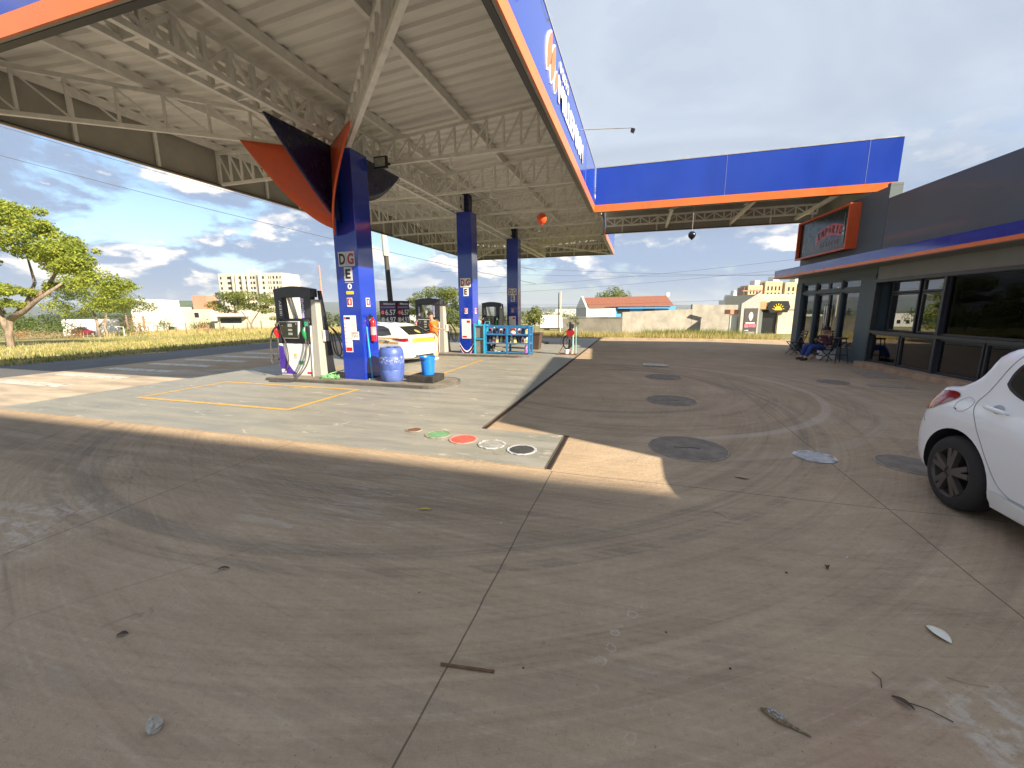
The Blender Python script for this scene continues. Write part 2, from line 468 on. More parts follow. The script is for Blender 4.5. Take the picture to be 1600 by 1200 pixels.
s = MB(); s.box(-2.084, -2.074, 5.3, 23.85, -.04, .020); s.box(-2.027, -2.012, 5.3, 23.85, -.04, .008)
s.box(-.884, -.879, 4.06, 5.28, -.04, .02); s.box(-.831, -.815, 4.08, 5.3, -.04, .007)
tag(s.build('drain_edge_strip', m_iron), kind='structure')

# painted lines
def paint_mat(name, col, wear=.5, base=(.2, .19, .165)):
    m = bpy.data.materials.new(name); t = NT(m); P = t.coord('Object')
    n = t.noise(P, 7, 7, .75, .5)
    cc = t.mix(t.step(n, wear - .06, wear + .06), base, col)
    t.bsdf(cc, .6); return m
m_yline = paint_mat('worn_yellow_line', (.62, .36, .06), .42)
m_wline = paint_mat('worn_white_line', (.60, .56, .48), .46, (.25, .22, .18))
z = .018
def rect_line(x0, x1, y0, y1, wd=.085):
    m = MB()
    m.quad((x0, y0, z), (x1, y0, z), (x1, y0 + wd, z), (x0, y0 + wd, z))
    m.quad((x0, y1 - wd, z), (x1, y1 - wd, z), (x1, y1, z), (x0, y1, z))
    m.quad((x0, y0 + wd, z), (x0 + wd, y0 + wd, z), (x0 + wd, y1 - wd, z), (x0, y1 - wd, z))
    m.quad((x1 - wd, y0 + wd, z), (x1, y0 + wd, z), (x1, y1 - wd, z), (x1 - wd, y1 - wd, z))
    tag(m.build('yellow_bay_line', m_yline), kind='structure')
rect_line(-9.48, -5.66, 5.36, 7.28)
rect_line(-8.6, -4.9, 9.7, 12.75)

# road and crossing
m_asph = bpy.data.materials.new('asphalt'); t = NT(m_asph); P = t.coord('Object')
n = t.noise(P, .35, 5, .6); f = t.noise(P, 60, 3, .7)
c = t.mix(t.step(n, .3, .7), (.075, .075, .076), (.115, .113, .11))
c = t.mix(t.math('MULTIPLY', t.step(f, .5, .7), .4), c, (.11, .108, .10))
t.bsdf(c, .8, 0, t.bump(f, .4, .01))
rows = []
ys = [-60, -20, 0, 10, 20, 24, 30, 40, 60, 100, 180, 260]
for yy in ys: rows.append([(xx, yy, T(xx, yy) - .006 - (.0 if xx > -14 else .03)) for xx in (-20.2, -17.5, -14.2, -13.4)])
g = MB().grid(rows); tag(g.build('road', m_asph, recalc=True), kind='structure')
g = MB()
for k, yy in enumerate((3.4, 4.55, 5.7, 6.85, 8.0, 9.15, 10.3, 11.45, 12.6)):
    g.quad((-15.4, yy, .004), (-12.7, yy, .004), (-12.7, yy + .34, .004), (-15.4, yy + .34, .004))
tag(g.build('crossing_stripes', m_wline), kind='structure')
m_tan = M('tan_driveway', (.40, .33, .245), .85, var=.25, scale=1.2, dirt=.25, stretch=(.5, 2, 1))
g = MB(); g.quad((-15.9, -30, .001), (-11.0, -30, .001), (-11.0, 9.3, .001), (-15.9, 7.2, .001))
tag(g.build('driveway', m_tan), kind='structure')

# terrain in one sheet to the horizon
m_ter = bpy.data.materials.new('dry_field'); t = NT(m_ter); P = t.coord('Object'); X, Y, Z = t.sep(P)
a = t.noise(P, .05, 6, .6, .5); b = t.noise(P, .5, 6, .7, .4); f = t.noise(P, 8, 4, .7)
c = t.mix(t.step(a, .42, .58), (.21, .21, .055), (.38, .31, .13))
c = t.mix(t.math('MULTIPLY', t.step(b, .45, .65), .6), c, (.14, .17, .04))
c = t.mix(t.math('MULTIPLY', t.step(t.noise(P, .16, 6, .7, 1), .6, .68), .7), c, (.36, .24, .14))
c = t.mix(t.math('MULTIPLY', f, .4), c, (.06, .07, .02))
dist = t.vmath('LENGTH', P, out=1)
far = t.mix(t.step(t.noise(P, .012, 6, .7), .4, .6), (.05, .075, .03), (.13, .125, .06))
c = t.mix(t.step(dist, 150, 420), c, far)
t.bsdf(c, .9, 0, t.bump(f, .5, .05))
rad = [3, 8, 12, 16, 20, 23, 26, 30, 35, 41, 48, 57, 68, 82, 100, 125, 155, 190, 240, 330, 500, 800, 1300, 2200, 3600, 6000]
rows = []
NS = 144
for r in rad:
    row = []
    for k in range(NS + 1):
        an = 2 * math.pi * k / NS; x, y = r * math.cos(an), r * math.sin(an)
        inside = x > -20.1 and y < 24 and r < 60
        row.append((x, y, T(x, y) - (.35 if inside and (x > -19 and y < 23) else .03)))
    rows.append(row)
g = MB(); g.v.append((0, 0, -.4)); n0 = 1
g.grid(rows)
for k in range(NS): g.f.append((0, n0 + k, n0 + k + 1)); g.m.append(0)
g.v = [tuple(p) for p in g.v]
tag(g.build('ground', m_ter, smooth='all', merge=True), kind='structure')
# hills on the horizon
m_hill = M('distant_hill', (.05, .07, .05), .95, var=.25, scale=.01)
rows = [[], [], [], []]
for k in range(161):
    an = R(20) + R(175) * k / 160
    hh = 26 + 15 * math.sin(an * 3.1 + .6) + 9 * math.sin(an * 9.3) + 4 * math.sin(an * 23 + 1) + 3 * math.sin(an * 47)
    hh = max(10, hh) * (.62 if an > 2.35 else .95)
    for i, (rr, q) in enumerate(((1900, -8), (2150, hh * .55), (2450, hh), (2900, -8))):
        rows[i].append((rr * math.cos(an), rr * math.sin(an), q if q == -8 else q))
tag(MB().grid(rows).build('hills', m_hill, smooth='all'), kind='structure')
m_hill2 = M('wooded_hill', (.045, .07, .035), .95, var=.3, scale=.05)
rows = []
for i in range(9):
    v = i / 8; row = []
    for k in range(25):
        u = k / 24 * 2 - 1
        row.append((-560 + u * 78 + v * 60, 330 + u * 60 + v * 80, -5 + 27 * max(0, 1 - u * u) ** .8 * math.sin(math.pi * v) ** .7 * .72))
    rows.append(row)
tag(MB().grid(rows).build('hill', m_hill2, smooth='all'), kind='structure')

# kerb of bare earth between the paving and the dry grass behind it
m_earth = M('bare_earth', (.36, .26, .16), .95, var=.2, scale=2, bump=.4)
rows = []
for i, yy in enumerate((23.88, 24.1, 24.4, 24.75)):
    rows.append([(-16 + 27 * k / 60, yy + .10 * math.sin(k * 1.7) * (i > 1), [.0, .07, .06, -.03][i] + .012 * math.sin(k * 2.9 + i)) for k in range(61)])
tag(MB().grid(rows).build('verge', m_earth, smooth='all'), kind='structure')

# grass (uncountable): blades as thin triangles
def leafmat(name, cols, rough=.6, trans=.35):
    m = bpy.data.materials.new(name); t = NT(m)
    gi = t.node('ShaderNodeNewGeometry').outputs['Random Per Island']
    P = t.coord('Object'); n = t.noise(P, .8, 4, .6)
    f = t.math('FRACT', t.math('ADD', t.math('MULTIPLY', gi, .6), t.math('MULTIPLY', t.step(n, .3, .7), .7)))
    cr = t.node('ShaderNodeValToRGB'); el = cr.color_ramp.elements
    for i, cc in enumerate(cols):
        e = el[i] if i < 2 else el.new(.5)
        e.position = i / (len(cols) - 1); e.color = (*cc, 1)
    t.l.new(f, cr.inputs[0])
    p = t.node('ShaderNodeBsdfPrincipled'); t.l.new(cr.outputs[0], p.inputs['Base Color']); p.inputs['Roughness'].default_value = rough
    p.inputs['Specular IOR Level'].default_value = .25
    tl = t.node('ShaderNodeBsdfTranslucent'); t.l.new(cr.outputs[0], tl.inputs[0])
    mx = t.node('ShaderNodeMixShader'); mx.inputs[0].default_value = trans
    t.l.new(p.outputs[0], mx.inputs[1]); t.l.new(tl.outputs[0], mx.inputs[2]); t.l.new(mx.outputs[0], t.out.inputs[0])
    return m
m_dry = leafmat('dry_grass_blades', [(.46, .35, .13), (.58, .46, .22), (.36, .30, .09), (.26, .26, .07)])
m_grn = leafmat('green_grass_blades', [(.17, .21, .04), (.25, .26, .06), (.34, .31, .09), (.12, .16, .03)])
def blades(g, x, y, h, n, sp, wd):
    zb = T(x, y) - .05
    for _ in range(n):
        a = random.uniform(0, 6.28); bx, by = x + random.gauss(0, sp), y + random.gauss(0, sp)
        l = random.uniform(.5, 1) * h; lean = random.uniform(.1, .5) * l; a2 = random.uniform(0, 6.28)
        ca, sa = math.cos(a) * wd, math.sin(a) * wd
        g.quad((bx - ca, by - sa, zb), (bx + ca, by + sa, zb), (bx + math.cos(a2) * lean, by + math.sin(a2) * lean, zb + l))
g1 = MB(); g2 = MB()
for _ in range(1500):
    x = random.uniform(-9, 7.6); y = 24.5 + abs(random.gauss(0, 3.6))
    if y > 33 + max(0, x) : continue
    blades(g1 if random.random() < .8 else g2, x, y, random.uniform(.25, .6), 9, .18, .014)
for _ in range(520):
    x = random.uniform(.5, 6.5); y = random.uniform(28.5, 33)
    blades(g2, x, y, random.uniform(.3, .75), 9, .2, .02)
for _ in range(5200):
    x = -20.3 - abs(random.gauss(0, 16)); y = random.uniform(2, 44)
    if y < 4 and x > -24: continue
    gsel = g1 if (random.random() < .62 - .25 * math.sin(x * .21) * math.sin(y * .17)) else g2
    blades(gsel, x, y, random.uniform(.08, .30), 7, .3, .02)
for _ in range(1000):
    y = random.uniform(4, 30); x = -20.3 + random.gauss(0, .22)
    blades(g2 if random.random() < .3 else g1, x, y, random.uniform(.08, .22), 8, .16, .02)
for _ in range(1500):
    a = random.uniform(0, 1); x = -75 + 45 * a + random.gauss(0, 4); y = 46 - 10 * a + random.gauss(0, 3)
    blades(g1, x, y, random.uniform(.4, .9), 6, .4, .04)
tag(g1.build('dry_grass', m_dry, recalc=False), 'dry yellow grass on the verge and the field', kind='stuff')
tag(g2.build('green_grass', m_grn, recalc=False), 'green weeds growing among the dry grass', kind='stuff')
# ------------------------------------------------------------------ canopy
ZB, ZT, OR = 5.13, 6.60, .24
XL, XR, YN, YF = -11.45, -1.70, 3.74, 28.1
SX = -6.4
def roofz(x): return 5.70 + abs(x - SX) * .068
canopy = thing('station_canopy', 'big fuel station canopy with corrugated roof, blue fascia and white lettering', 'canopy', (SX, 16, 0))
co = wb(canopy)
m_seam = M('panel_seam', (.16, .20, .5), .4)
def fascia(parent, off, p, q, out, lip=True, seams=(), name='fascia'):
    """blue panel from p to q (2-D), facing out (2-D normal); children: orange strip, grey inner lining, seams, edge strip"""
    p, q, o2 = V((*p, 0)), V((*q, 0)), V((*out, 0))
    def slab(a, b, d0, d1, z0, z1):
        return MB().hexa([V((*(a + o2 * d0).xy, z0)), V((*(b + o2 * d0).xy, z0)), V((*(b + o2 * d1).xy, z0)), V((*(a + o2 * d1).xy, z0))],
                         [V((*(a + o2 * d0).xy, z1)), V((*(b + o2 * d0).xy, z1)), V((*(b + o2 * d1).xy, z1)), V((*(a + o2 * d1).xy, z1))])
    f = slab(p, q, -.02, .0, ZB + OR, ZT).build(name, m_blue, parent, off)
    slab(p, q, -.02, .012, ZB, ZB + OR - .002).build('orange_strip', m_orange, f)
    slab(p, q, -.06, -.024, ZB + .004, ZT - .03).build('inner_lining', m_back, f)
    slab(p, q, -.16, -.062, ZB - .006, ZB + .03).build('edge_strip', m_lip, f)
    slab(p, q, -.10, .012, ZT, ZT + .03).build('top_cap', m_steel, f)
    d = (q - p).normalized()
    for sdist in seams:
        a = p + d * (sdist - .007); b = p + d * (sdist + .007)
        slab(a, b, .001, .006, ZB + OR, ZT).build('seam', m_seam, f)
    return f
YL0, YL1, XLE = 15.8, 20.5, 7.2
f_near = fascia(canopy, co, (XL, YN), (XR, YN), (0, -1), seams=(3.2, 6.5))
f_r1 = fascia(canopy, co, (XR, YN), (XR, YL0), (1, 0), seams=(9.4,))
f_r2 = fascia(canopy, co, (XR, YL1), (XR, YF), (1, 0))
f_left = fascia(canopy, co, (XL, YF), (XL, YN), (-1, 0))
f_far = fascia(canopy, co, (XR, YF), (XL, YF), (0, 1))
# lettering and emblem on the right-hand fascia
WHT = M('white_letters', (.82, .82, .82), .3, var=.02)
yy0 = 7.35
lt = text('MILLENIUM', (XR + .004, 8.68, 5.66), (0, 1, 0), (0, 0, 1), 3.65, .48, WHT, f_r1, 'lettering', .015, bold=.022)
text('POSTO', (XR + .004, 8.82, 6.24), (0, 1, 0), (0, 0, 1), 1.0, .2, WHT, f_r1, 'lettering', .015, bold=.02)
def leaf_poly(cx, cy, L, wd, n=14):
    pts = []
    for k in range(n + 1): u = k / n; pts.append((cx - L / 2 + u * L, cy + wd * math.sin(math.pi * u) ** .8))
    for k in range(n, -1, -1):
        u = k / n
        if 0 < k < n: pts.append((cx - L / 2 + u * L, cy - wd * math.sin(math.pi * u) ** .8))
    return pts
def rot2(pts, a, c):
    return [(c[0] + (x - c[0]) * math.cos(a) - (y - c[1]) * math.sin(a), c[1] + (x - c[0]) * math.sin(a) + (y - c[1]) * math.cos(a)) for x, y in pts]
for (cx, cy, L, wd) in ((7.78, 6.09, .80, .135), (8.09, 6.03, .80, .135), (8.36, 5.86, .48, .085)):
    a = R(64)
    m = MB(); m.prism(rot2(leaf_poly(cx, cy, L * 1.12, wd * 1.42), a, (cx, cy)), (XR + .002, 0, 0), (0, 1, 0), (0, 0, 1), (.02, 0, 0))
    e = m.build('emblem', WHT, f_r1)
    m = MB(); m.prism(rot2(leaf_poly(cx, cy, L, wd), a, (cx, cy)), (XR + .021, 0, 0), (0, 1, 0), (0, 0, 1), (.012, 0, 0))
    m.build('emblem', m_orange, f_r1)
# roof sheet, ribs running across
def roof_sheet(parent, off, x0, xm, x1, y0, y1, zf, name='roof_sheet'):
    m = MB(); per = .30; y = y0; rows = []
    ys = []
    while y < y1:
        for fr, h in ((0, 0), (.30, 0), (.42, .045), (.88, .045)):
            if y + fr * per < y1: ys.append((y + fr * per, h))
        y += per
    for yy, h in ys: rows.append([(x, yy, zf(x) + h) for x in (x0, xm, x1)])
    return m.grid(rows).build(name, m_truss_roof, parent, off)
m_truss_roof = M('roof_sheet_grey', (.70, .68, .635), .55, var=.12, scale=.8, dirt=.2, stretch=(.4, 3, 1))
roof_sheet(canopy, co, XL + .07, SX, XR - .07, YN + .07, YF - .07, lambda x: roofz(x) + .16)
# purlins along the length, under the ribs
for x in (-11.25, -9.15, -7.05, -5.75, -3.95, -1.9):
    zt = roofz(x) + .158
    MB().box(x - .04, x + .04, YN + .08, YF - .08, zt - .17, zt).build('purlin', m_truss, canopy, co)
def truss(parent, off, p, q, zb0, zb1, zt0, zt1, n, w=.07, web=.045, double=0.0, zig=1, name='truss'):
    p, q = V((*p, 0)), V((*q, 0)); d = (q - p); L = d.length; nn = V((-d.y, d.x, 0)).normalized()
    m = MB()
    offs = (-double / 2, double / 2) if double else (0,)
    for o in offs:
        P0, Q0 = p + nn * o, q + nn * o
        B = lambda u: P0 + (Q0 - P0) * u + V((0, 0, zb0 + (zb1 - zb0) * u))
        Tt = lambda u: P0 + (Q0 - P0) * u + V((0, 0, zt0 + (zt1 - zt0) * u))
        m.bar(B(0), B(1), w, w); m.bar(Tt(0), Tt(1), w, w)
        for k in range(n + 1):
            u = min(1, max(0, k / n)); m.bar(B(u) + V((0, 0, w / 2)), Tt(u) - V((0, 0, w / 2)), web, web)
            if k < n:
                u2 = (k + 1) / n
                if zig == 1: m.bar(B(u) + V((0, 0, w / 2)), Tt(u2) - V((0, 0, w / 2)), web * .85, web * .85)
                elif zig == -1: m.bar(Tt(u) - V((0, 0, w / 2)), B(u2) + V((0, 0, w / 2)), web * .85, web * .85)
                elif k % 2: m.bar(B(u) + V((0, 0, w / 2)), Tt(u2) - V((0, 0, w / 2)), web * .85, web * .85)
                else: m.bar(Tt(u) - V((0, 0, w / 2)), B(u2) + V((0, 0, w / 2)), web * .85, web * .85)
    if double:
        for k in range(n + 1):
            u = k / n; a = p + d * u
            m.bar(a - nn * double / 2 + V((0, 0, zb0)), a + nn * double / 2 + V((0, 0, zb0)), .04)
    return m.build(name, m_truss, parent, off)
zs = ZB + .04
truss(canopy, co, (SX, YN + .12), (SX, YF - .12), zs, zs, 5.66, 5.66, 60, .085, .07, double=.40, zig=0, name='spine_truss')
for yt in (9.3, 12.05, 15.0, 17.75, 20.6, 23.3, 25.9):
    truss(canopy, co, (SX + .26, yt), (XR - .14, yt), zs, zs, 5.66, roofz(XR) - .06, 11)
    truss(canopy, co, (SX - .26, yt), (XL + .14, yt), zs, zs, 5.66, roofz(XL) - .06, 12)
truss(canopy, co, (SX + .25, 8.1), (XR - .15, YN + .15), zs, zs, 5.66, roofz(XR) - .08, 14, .09, .05, name='corner_truss')
truss(canopy, co, (SX - .25, 8.1), (XL + .15, YN + .9), zs, zs, 5.66, roofz(XL) - .08, 8, .075, .042, name='corner_truss')
truss(canopy, co, (SX + .25, 21.2), (XR - .15, YF - .15), zs, zs, 5.66, roofz(XR) - .08, 14, name='corner_truss')
truss(canopy, co, (SX - .25, 21.2), (XL + .15, YF - .15), zs, zs, 5.66, roofz(XL) - .08, 14, name='corner_truss')
for k in range(16):      # posts behind the fascia
    y = YN + .9 + k * 1.55
    if y < YF - .3:
        MB().box(XL + .07, XL + .13, y - .035, y + .035, ZB + .03, roofz(XL) + .1).build('fascia_post', m_truss, canopy, co)
        if not (YL0 - .3 < y < YL1 + .3):
            MB().box(XR - .13, XR - .07, y - .035, y + .035, ZB + .04, roofz(XR) + .1).build('fascia_post', m_truss, canopy, co)
for k in range(6):
    x = XL + .8 + k * 1.6
    MB().box(x - .035, x + .035, YF - .13, YF - .07, ZB + .03, 5.8).build('fascia_post', m_truss, canopy, co)
for (x, y) in ((-4.3, 9.3), (-4.3, 12.05), (-4.2, 15), (-8.5, 12.05), (-8.4, 15), (-4.2, 17.75), (-8.2, 17.75)):   # lamp sockets below the chords
    m = MB(); m.tube([(x, y, zs - .03), (x, y, zs - .13)], .02, 6); m.lathe([(.0, -.1), (.045, -.1), (.05, -.02), (.03, .0)], (x, y, zs - .13), 10)
    m.build('lamp_socket', m_white, canopy, co)

# link canopy towards the shop
link = thing('link_canopy', 'long blue link canopy with orange lower strip reaching from the pump roof to the shop', 'canopy', (3, 18, 0))
lo = wb(link)
fascia(link, lo, (XR + .03, YL0), (XLE, YL0), (0, -1), seams=(4.2, 8.05))
fascia(link, lo, (XLE, YL1), (XR + .03, YL1), (0, 1))
fascia(link, lo, (XLE, YL0 + .02), (XLE, YL1 - .02), (1, 0))
m = MB(); rows = []
x = XR + .1
while x < XLE - .15:
    for fr, h in ((0, 0), (.1, 0), (.13, .045), (.27, .045)): rows.append([(x + fr, yy, 6.17 + h) for yy in (YL0 + .08, YL1 - .08)])
    x += .30
m.grid(rows).build('roof_sheet', m_truss_roof, link, lo)
truss(link, lo, (XR + .1, YL0 + .55), (XLE - .6, YL0 + .55), zs + .08, zs + .08, 5.72, 5.72, 22, zig=0)
truss(link, lo, (XR + .1, YL1 - .55), (XLE - .6, YL1 - .55), zs + .22, zs + .22, 5.72, 5.72, 22, zig=0)
for x in (1.0, 3.6, 6.0): MB().bar((x, YL0 + .1, zs + .12), (x - .0, YL1 - .1, zs + .12), .09, .12).build('cross_beam', m_truss, link, lo)
for x in (.9, 3.3): MB().bar((x, YL0 + .55, 5.15), (x + .9, YL0 + 2.2, 5.75), .12, .05).build('brace', m_truss, link, lo)
for k in range(6):
    x = -.9 + k * 1.5
    MB().box(x - .03, x + .03, YL1 - .12, YL1 - .066, ZB + .04, 5.85).build('fascia_post', m_truss, link, lo)

# ------------------------------------------------------------------ islands
m_kerb = M('island_concrete', (.20, .175, .14), .8, var=.25, scale=3, dirt=.4, bump=.3)
m_kedge = M('painted_kerb', (.085, .08, .072), .7, var=.3, scale=4)
def island(x0, x1, y0, y1, label):
    r = (y1 - y0) / 2; pts = [(x0, y0)]
    for k in range(13):
        a = -math.pi / 2 + math.pi * k / 12; pts.append((x1 - r * .8 + r * .8 * math.cos(a), (y0 + y1) / 2 + r * math.sin(a)))
    pts.append((x0, y1))
    o = thing('pump_island', label, 'kerb island', ((x0 + x1) / 2, (y0 + y1) / 2, 0)); of = wb(o)
    m = MB(); m.prism(pts, (0, 0, .0), (1, 0, 0), (0, 1, 0), (0, 0, .076)); m.build('kerb', m_kedge, o, of, bevel=.012)
    ins = [((x - (x0 + x1) / 2) * .985 + (x0 + x1) / 2, (y - (y0 + y1) / 2) * .88 + (y0 + y1) / 2) for x, y in pts]
    m = MB(); m.prism(ins, (0, 0, .05), (1, 0, 0), (0, 1, 0), (0, 0, .031)); m.build('top_slab', m_kerb, o, of)
island(-8.72, -3.86, 7.68, 9.0, 'low dark concrete pump island with rounded end under the blue drum')
island(-8.3, -3.62, 13.72, 15.0, 'low concrete pump island under the blue bottle rack')
island(-8.0, -4.2, 19.2, 20.6, 'far low concrete pump island under the dark blue last column')

# ------------------------------------------------------------------ columns
def plaque(parent, off, x0, x1, z0, z1, y, mat, name, th=.006):
    return MB().box(x0, x1, y - th, y, z0, z1).build(name, mat, parent, off)
def column(x0, x1, y0, y1, label, d_col, g_col, e_z, o_sign, trim=False):
    c = thing('canopy_column', label, 'column', ((x0 + x1) / 2, (y0 + y1) / 2, .08)); of = wb(c)
    MB().box(x0, x1, y0, y1, .08, ZB - .0).build('shaft', m_cblue, c, of, bevel=.012)
    MB().box(x0 + .12, x1 - .12, y0 + .12, y1 - .12, ZB, 5.75).build('stub', m_truss if not trim else m_navy, c, of)
    wd = x1 - x0; k = wd / .60; yf = y0
    dx0 = x0 + .09 * k; s = .215 * k
    zt = 3.0
    if trim: zt = e_z
    backm = m_lgrey if not trim else m_paper
    pl = plaque(c, of, dx0, dx0 + s, zt - .32, zt, yf, backm, 'letter_plate')
    text('D', (dx0 + .03, yf - .006, zt - .28), (1, 0, 0), (0, 0, 1), s - .06, .24, d_col, pl, 'letter', .006, bold=.03)
    pl = plaque(c, of, dx0 + s + .008, dx0 + 2 * s + .008, zt - .32, zt, yf, backm, 'letter_plate')
    text('G', (dx0 + s + .033, yf - .006, zt - .28), (1, 0, 0), (0, 0, 1), s - .05, .24, g_col, pl, 'letter', .006, bold=.03)
    ze = zt - .34
    pl = plaque(c, of, dx0 + .13 * k, dx0 + .13 * k + s, ze - .30, ze, yf, m_lgrey if not trim else m_paper, 'letter_plate')
    text('E', (dx0 + .17 * k, yf - .006, ze - .25), (1, 0, 0), (0, 0, 1), s - .085, .21, m_ink, pl, 'letter', .006, bold=.03)
    zq = ze - .33
    if o_sign:
        pl = plaque(c, of, dx0 + .14 * k, dx0 + .36 * k, zq - .30, zq, yf, m_cblue, 'round_sticker')
        text('O', (dx0 + .20 * k, yf - .006, zq - .16), (1, 0, 0), (0, 0, 1), .11, .13, WHT, pl, 'letter', .004, bold=.05)
        MB().box(dx0 + .15 * k, dx0 + .35 * k, yf - .009, yf - .0062, zq - .27, zq - .20).build('yellow_stripe', m_yel, pl)
        MB().box(dx0 + .14 * k, dx0 + .36 * k, yf - .009, yf - .0062, zq - .012, zq).build('rim', m_lgrey, pl)
    # fire-equipment sign, front and side
    zf = 1.98 if not trim else 1.75
    pl = plaque(c, of, x0 + .24 * k, x0 + .38 * k, zf - .2, zf, yf, m_paper, 'fire_sign')
    m = MB(); m.box(x0 + .25 * k, x0 + .37 * k, yf - .009, yf - .0062, zf - .165, zf - .012); m.build('red_field', m_red, pl)
    m = MB(); m.tube([(x0 + .31 * k, yf - .012, zf - .14), (x0 + .31 * k, yf - .012, zf - .06)], .017, 6); m.bar((x0 + .31 * k, yf - .012, zf - .06), (x0 + .335 * k, yf - .012, zf - .03), .012)
    m.build('symbol', m_paper, pl)
    xs = x1
    pl = MB().box(xs, xs + .006, y0 + .2, y0 + .34, zf - .2, zf).build('fire_sign', m_paper, c, of)
    MB().box(xs + .006, xs + .009, y0 + .21, y0 + .33, zf - .165, zf - .012).build('red_field', m_red, pl)
    MB().box(xs + .009, xs + .012, y0 + .255, y0 + .285, zf - .14, zf - .05).build('symbol', m_paper, pl)
    # notice board
    zb = 1.58 if not trim else 1.35
    if not trim:
        pl = plaque(c, of, x0 + .11, x0 + .30, zb - .85, zb, yf, m_paper, 'notice')
        m = MB()
        for q in range(7): m.box(x0 + .165, x0 + .29, yf - .0075, yf - .0062, zb - .20 - q * .085, zb - .185 - q * .085)
        m.build('print_lines', m_lgrey, pl)
        m = MB()
        for q in range(7): m.box(x0 + .125, x0 + .145, yf - .0075, yf - .0062, zb - .21 - q * .085, zb - .185 - q * .085)
        m.box(x0 + .12, x0 + .29, yf - .0075, yf - .0062, zb - .83, zb - .74); m.box(x0 + .12, x0 + .15, yf - .0075, yf - .0062, zb - .09, zb - .03)
        m.build('red_print', m_red, pl)
        MB().box(x0 + .16, x0 + .285, yf - .0075, yf - .0062, zb - .09, zb - .035).build('blue_print', m_navy, pl)
        pl = plaque(c, of, x0 + .302, x0 + .44, zb - .45, zb + .0, yf, m_paper, 'notice')
        m = MB()
        for q in range(9): m.box(x0 + .315, x0 + .43, yf - .0075, yf - .0062, zb - .06 - q * .036, zb - .05 - q * .036)
        m.build('print_lines', m_lgrey, pl)
        pl = plaque(c, of, x0 + .30, x0 + .50, zb - .56, zb - .37, yf - .008, m_paper, 'phone_notice')
        text('151', (x0 + .325, yf - .0142, zb - .51), (1, 0, 0), (0, 0, 1), .09, .09, m_ink, pl, 'number', .002)
        m = MB(); m.box(x0 + .43, x0 + .485, yf - .0155, yf - .0142, zb - .48, zb - .46); m.box(x0 + .31, x0 + .49, yf - .0155, yf - .0142, zb - .41, zb - .39); m.build('red_print', m_red, pl)
    else:
        pl = plaque(c, of, x0 + .10, x0 + .47, zb - .72, zb, yf, m_paper, 'notice')
        m = MB()
        for q in range(8): m.box(x0 + .16, x0 + .44, yf - .0075, yf - .0062, zb - .18 - q * .058, zb - .168 - q * .058)
        m.build('print_lines', m_lgrey, pl)
        m = MB(); m.box(x0 + .30, x0 + .44, yf - .0075, yf - .0062, zb - .14, zb - .05); m.box(x0 + .12, x0 + .30, yf - .0075, yf - .0062, zb - .69, zb - .62); m.build('red_print', m_red, pl)
        # white and navy chevrons curving round the foot
        for dz, mt, th in ((.0, WHT, .05), (-.055, m_navy, .05), (-.11, m_orange2, .03), (-.15, WHT, .03)):
            m = MB()
            pts = [(x0 + wd * q / 12, .42 + dz - .30 * math.sin(math.pi * q / 12)) for q in range(13)]
            for a, b in zip(pts, pts[1:]): m.quad((a[0], yf - .004, a[1]), (b[0], yf - .004, b[1]), (b[0], yf - .004, b[1] + th), (a[0], yf - .004, a[1] + th))
            m.build('chevron', mt, c, of)
    return c, of
col1, cof = column(-6.68, -6.08, 8.05, 8.63, 'nearest blue column with black D, red G and black E plates and spreading orange and navy petals', m_ink, m_dred, 0, True)
column(-6.42, -5.86, 14.2, 14.76, 'blue middle column with red D and G plates and white chevrons round its foot', m_dred, m_dred, 2.83, False, True)
column(-6.42, -5.84, 20.1, 20.66, 'dark blue farthest column standing behind the bottle rack', m_dred, m_dred, 2.72, False, True)
# petals on the nearest column: gussets with a concave outer edge hung under the trusses
def petal(base, tip, z0, mat, bow=.28, side=0.0):
    b, tp = V((*base, 0)), V((*tip, 0)); d = (tp - b); L = d.length; d.normalize(); nn = V((-d.y, d.x, 0))
    rows = []
    n = 16
    for i in range(n + 1):
        u = i / n
        zc = z0 + (ZB - z0) * (u ** 1.55)           # concave outer edge
        row = []
        for j in range(7):
            q = j / 6
            zz_ = ZB * q + zc * (1 - q)
            row.append(b + d * (L * u) + nn * (side * math.sin(math.pi * u) * (1 - q) ** 1.2) + V((0, 0, zz_)))
        rows.append(row)
    m = MB().grid(rows)
    o = m.build('petal', mat, col1, cof, smooth='all')
    md = o.modifiers.new('thick', 'SOLIDIFY'); md.thickness = .04; md.offset = 0
    return o
petal((-6.60, 8.10), (-7.95, 7.05), 3.5, m_orange2, side=-.12)
petal((-6.42, 8.04), (-6.45, 6.25), 3.62, m_navy, side=.08)
petal((-6.60, 8.02), (-5.25, 7.02), 3.35, m_orange2, side=-.18)
petal((-6.20, 8.63), (-6.2, 10.15), 4.2, m_navy)
# floodlight on the truss beside the column
fl = thing('floodlight', 'square black floodlight fixed to the truss beside the nearest column', 'floodlight', (-5.95, 8.95, 5.08)); fo = wb(fl)
MB().box(-6.06, -5.72, 8.86, 8.94, 4.94, 5.20).build('housing', m_black, fl, fo, bevel=.01)
MB().box(-6.03, -5.75, 8.852, 8.859, 4.975, 5.165).build('lens', M('floodlight_lens', (.35, .38, .30), .25), fl, fo)
MB().bar((-5.89, 8.94, 5.08), (-5.89, 9.25, 5.14), .05).build('bracket', m_black, fl, fo)
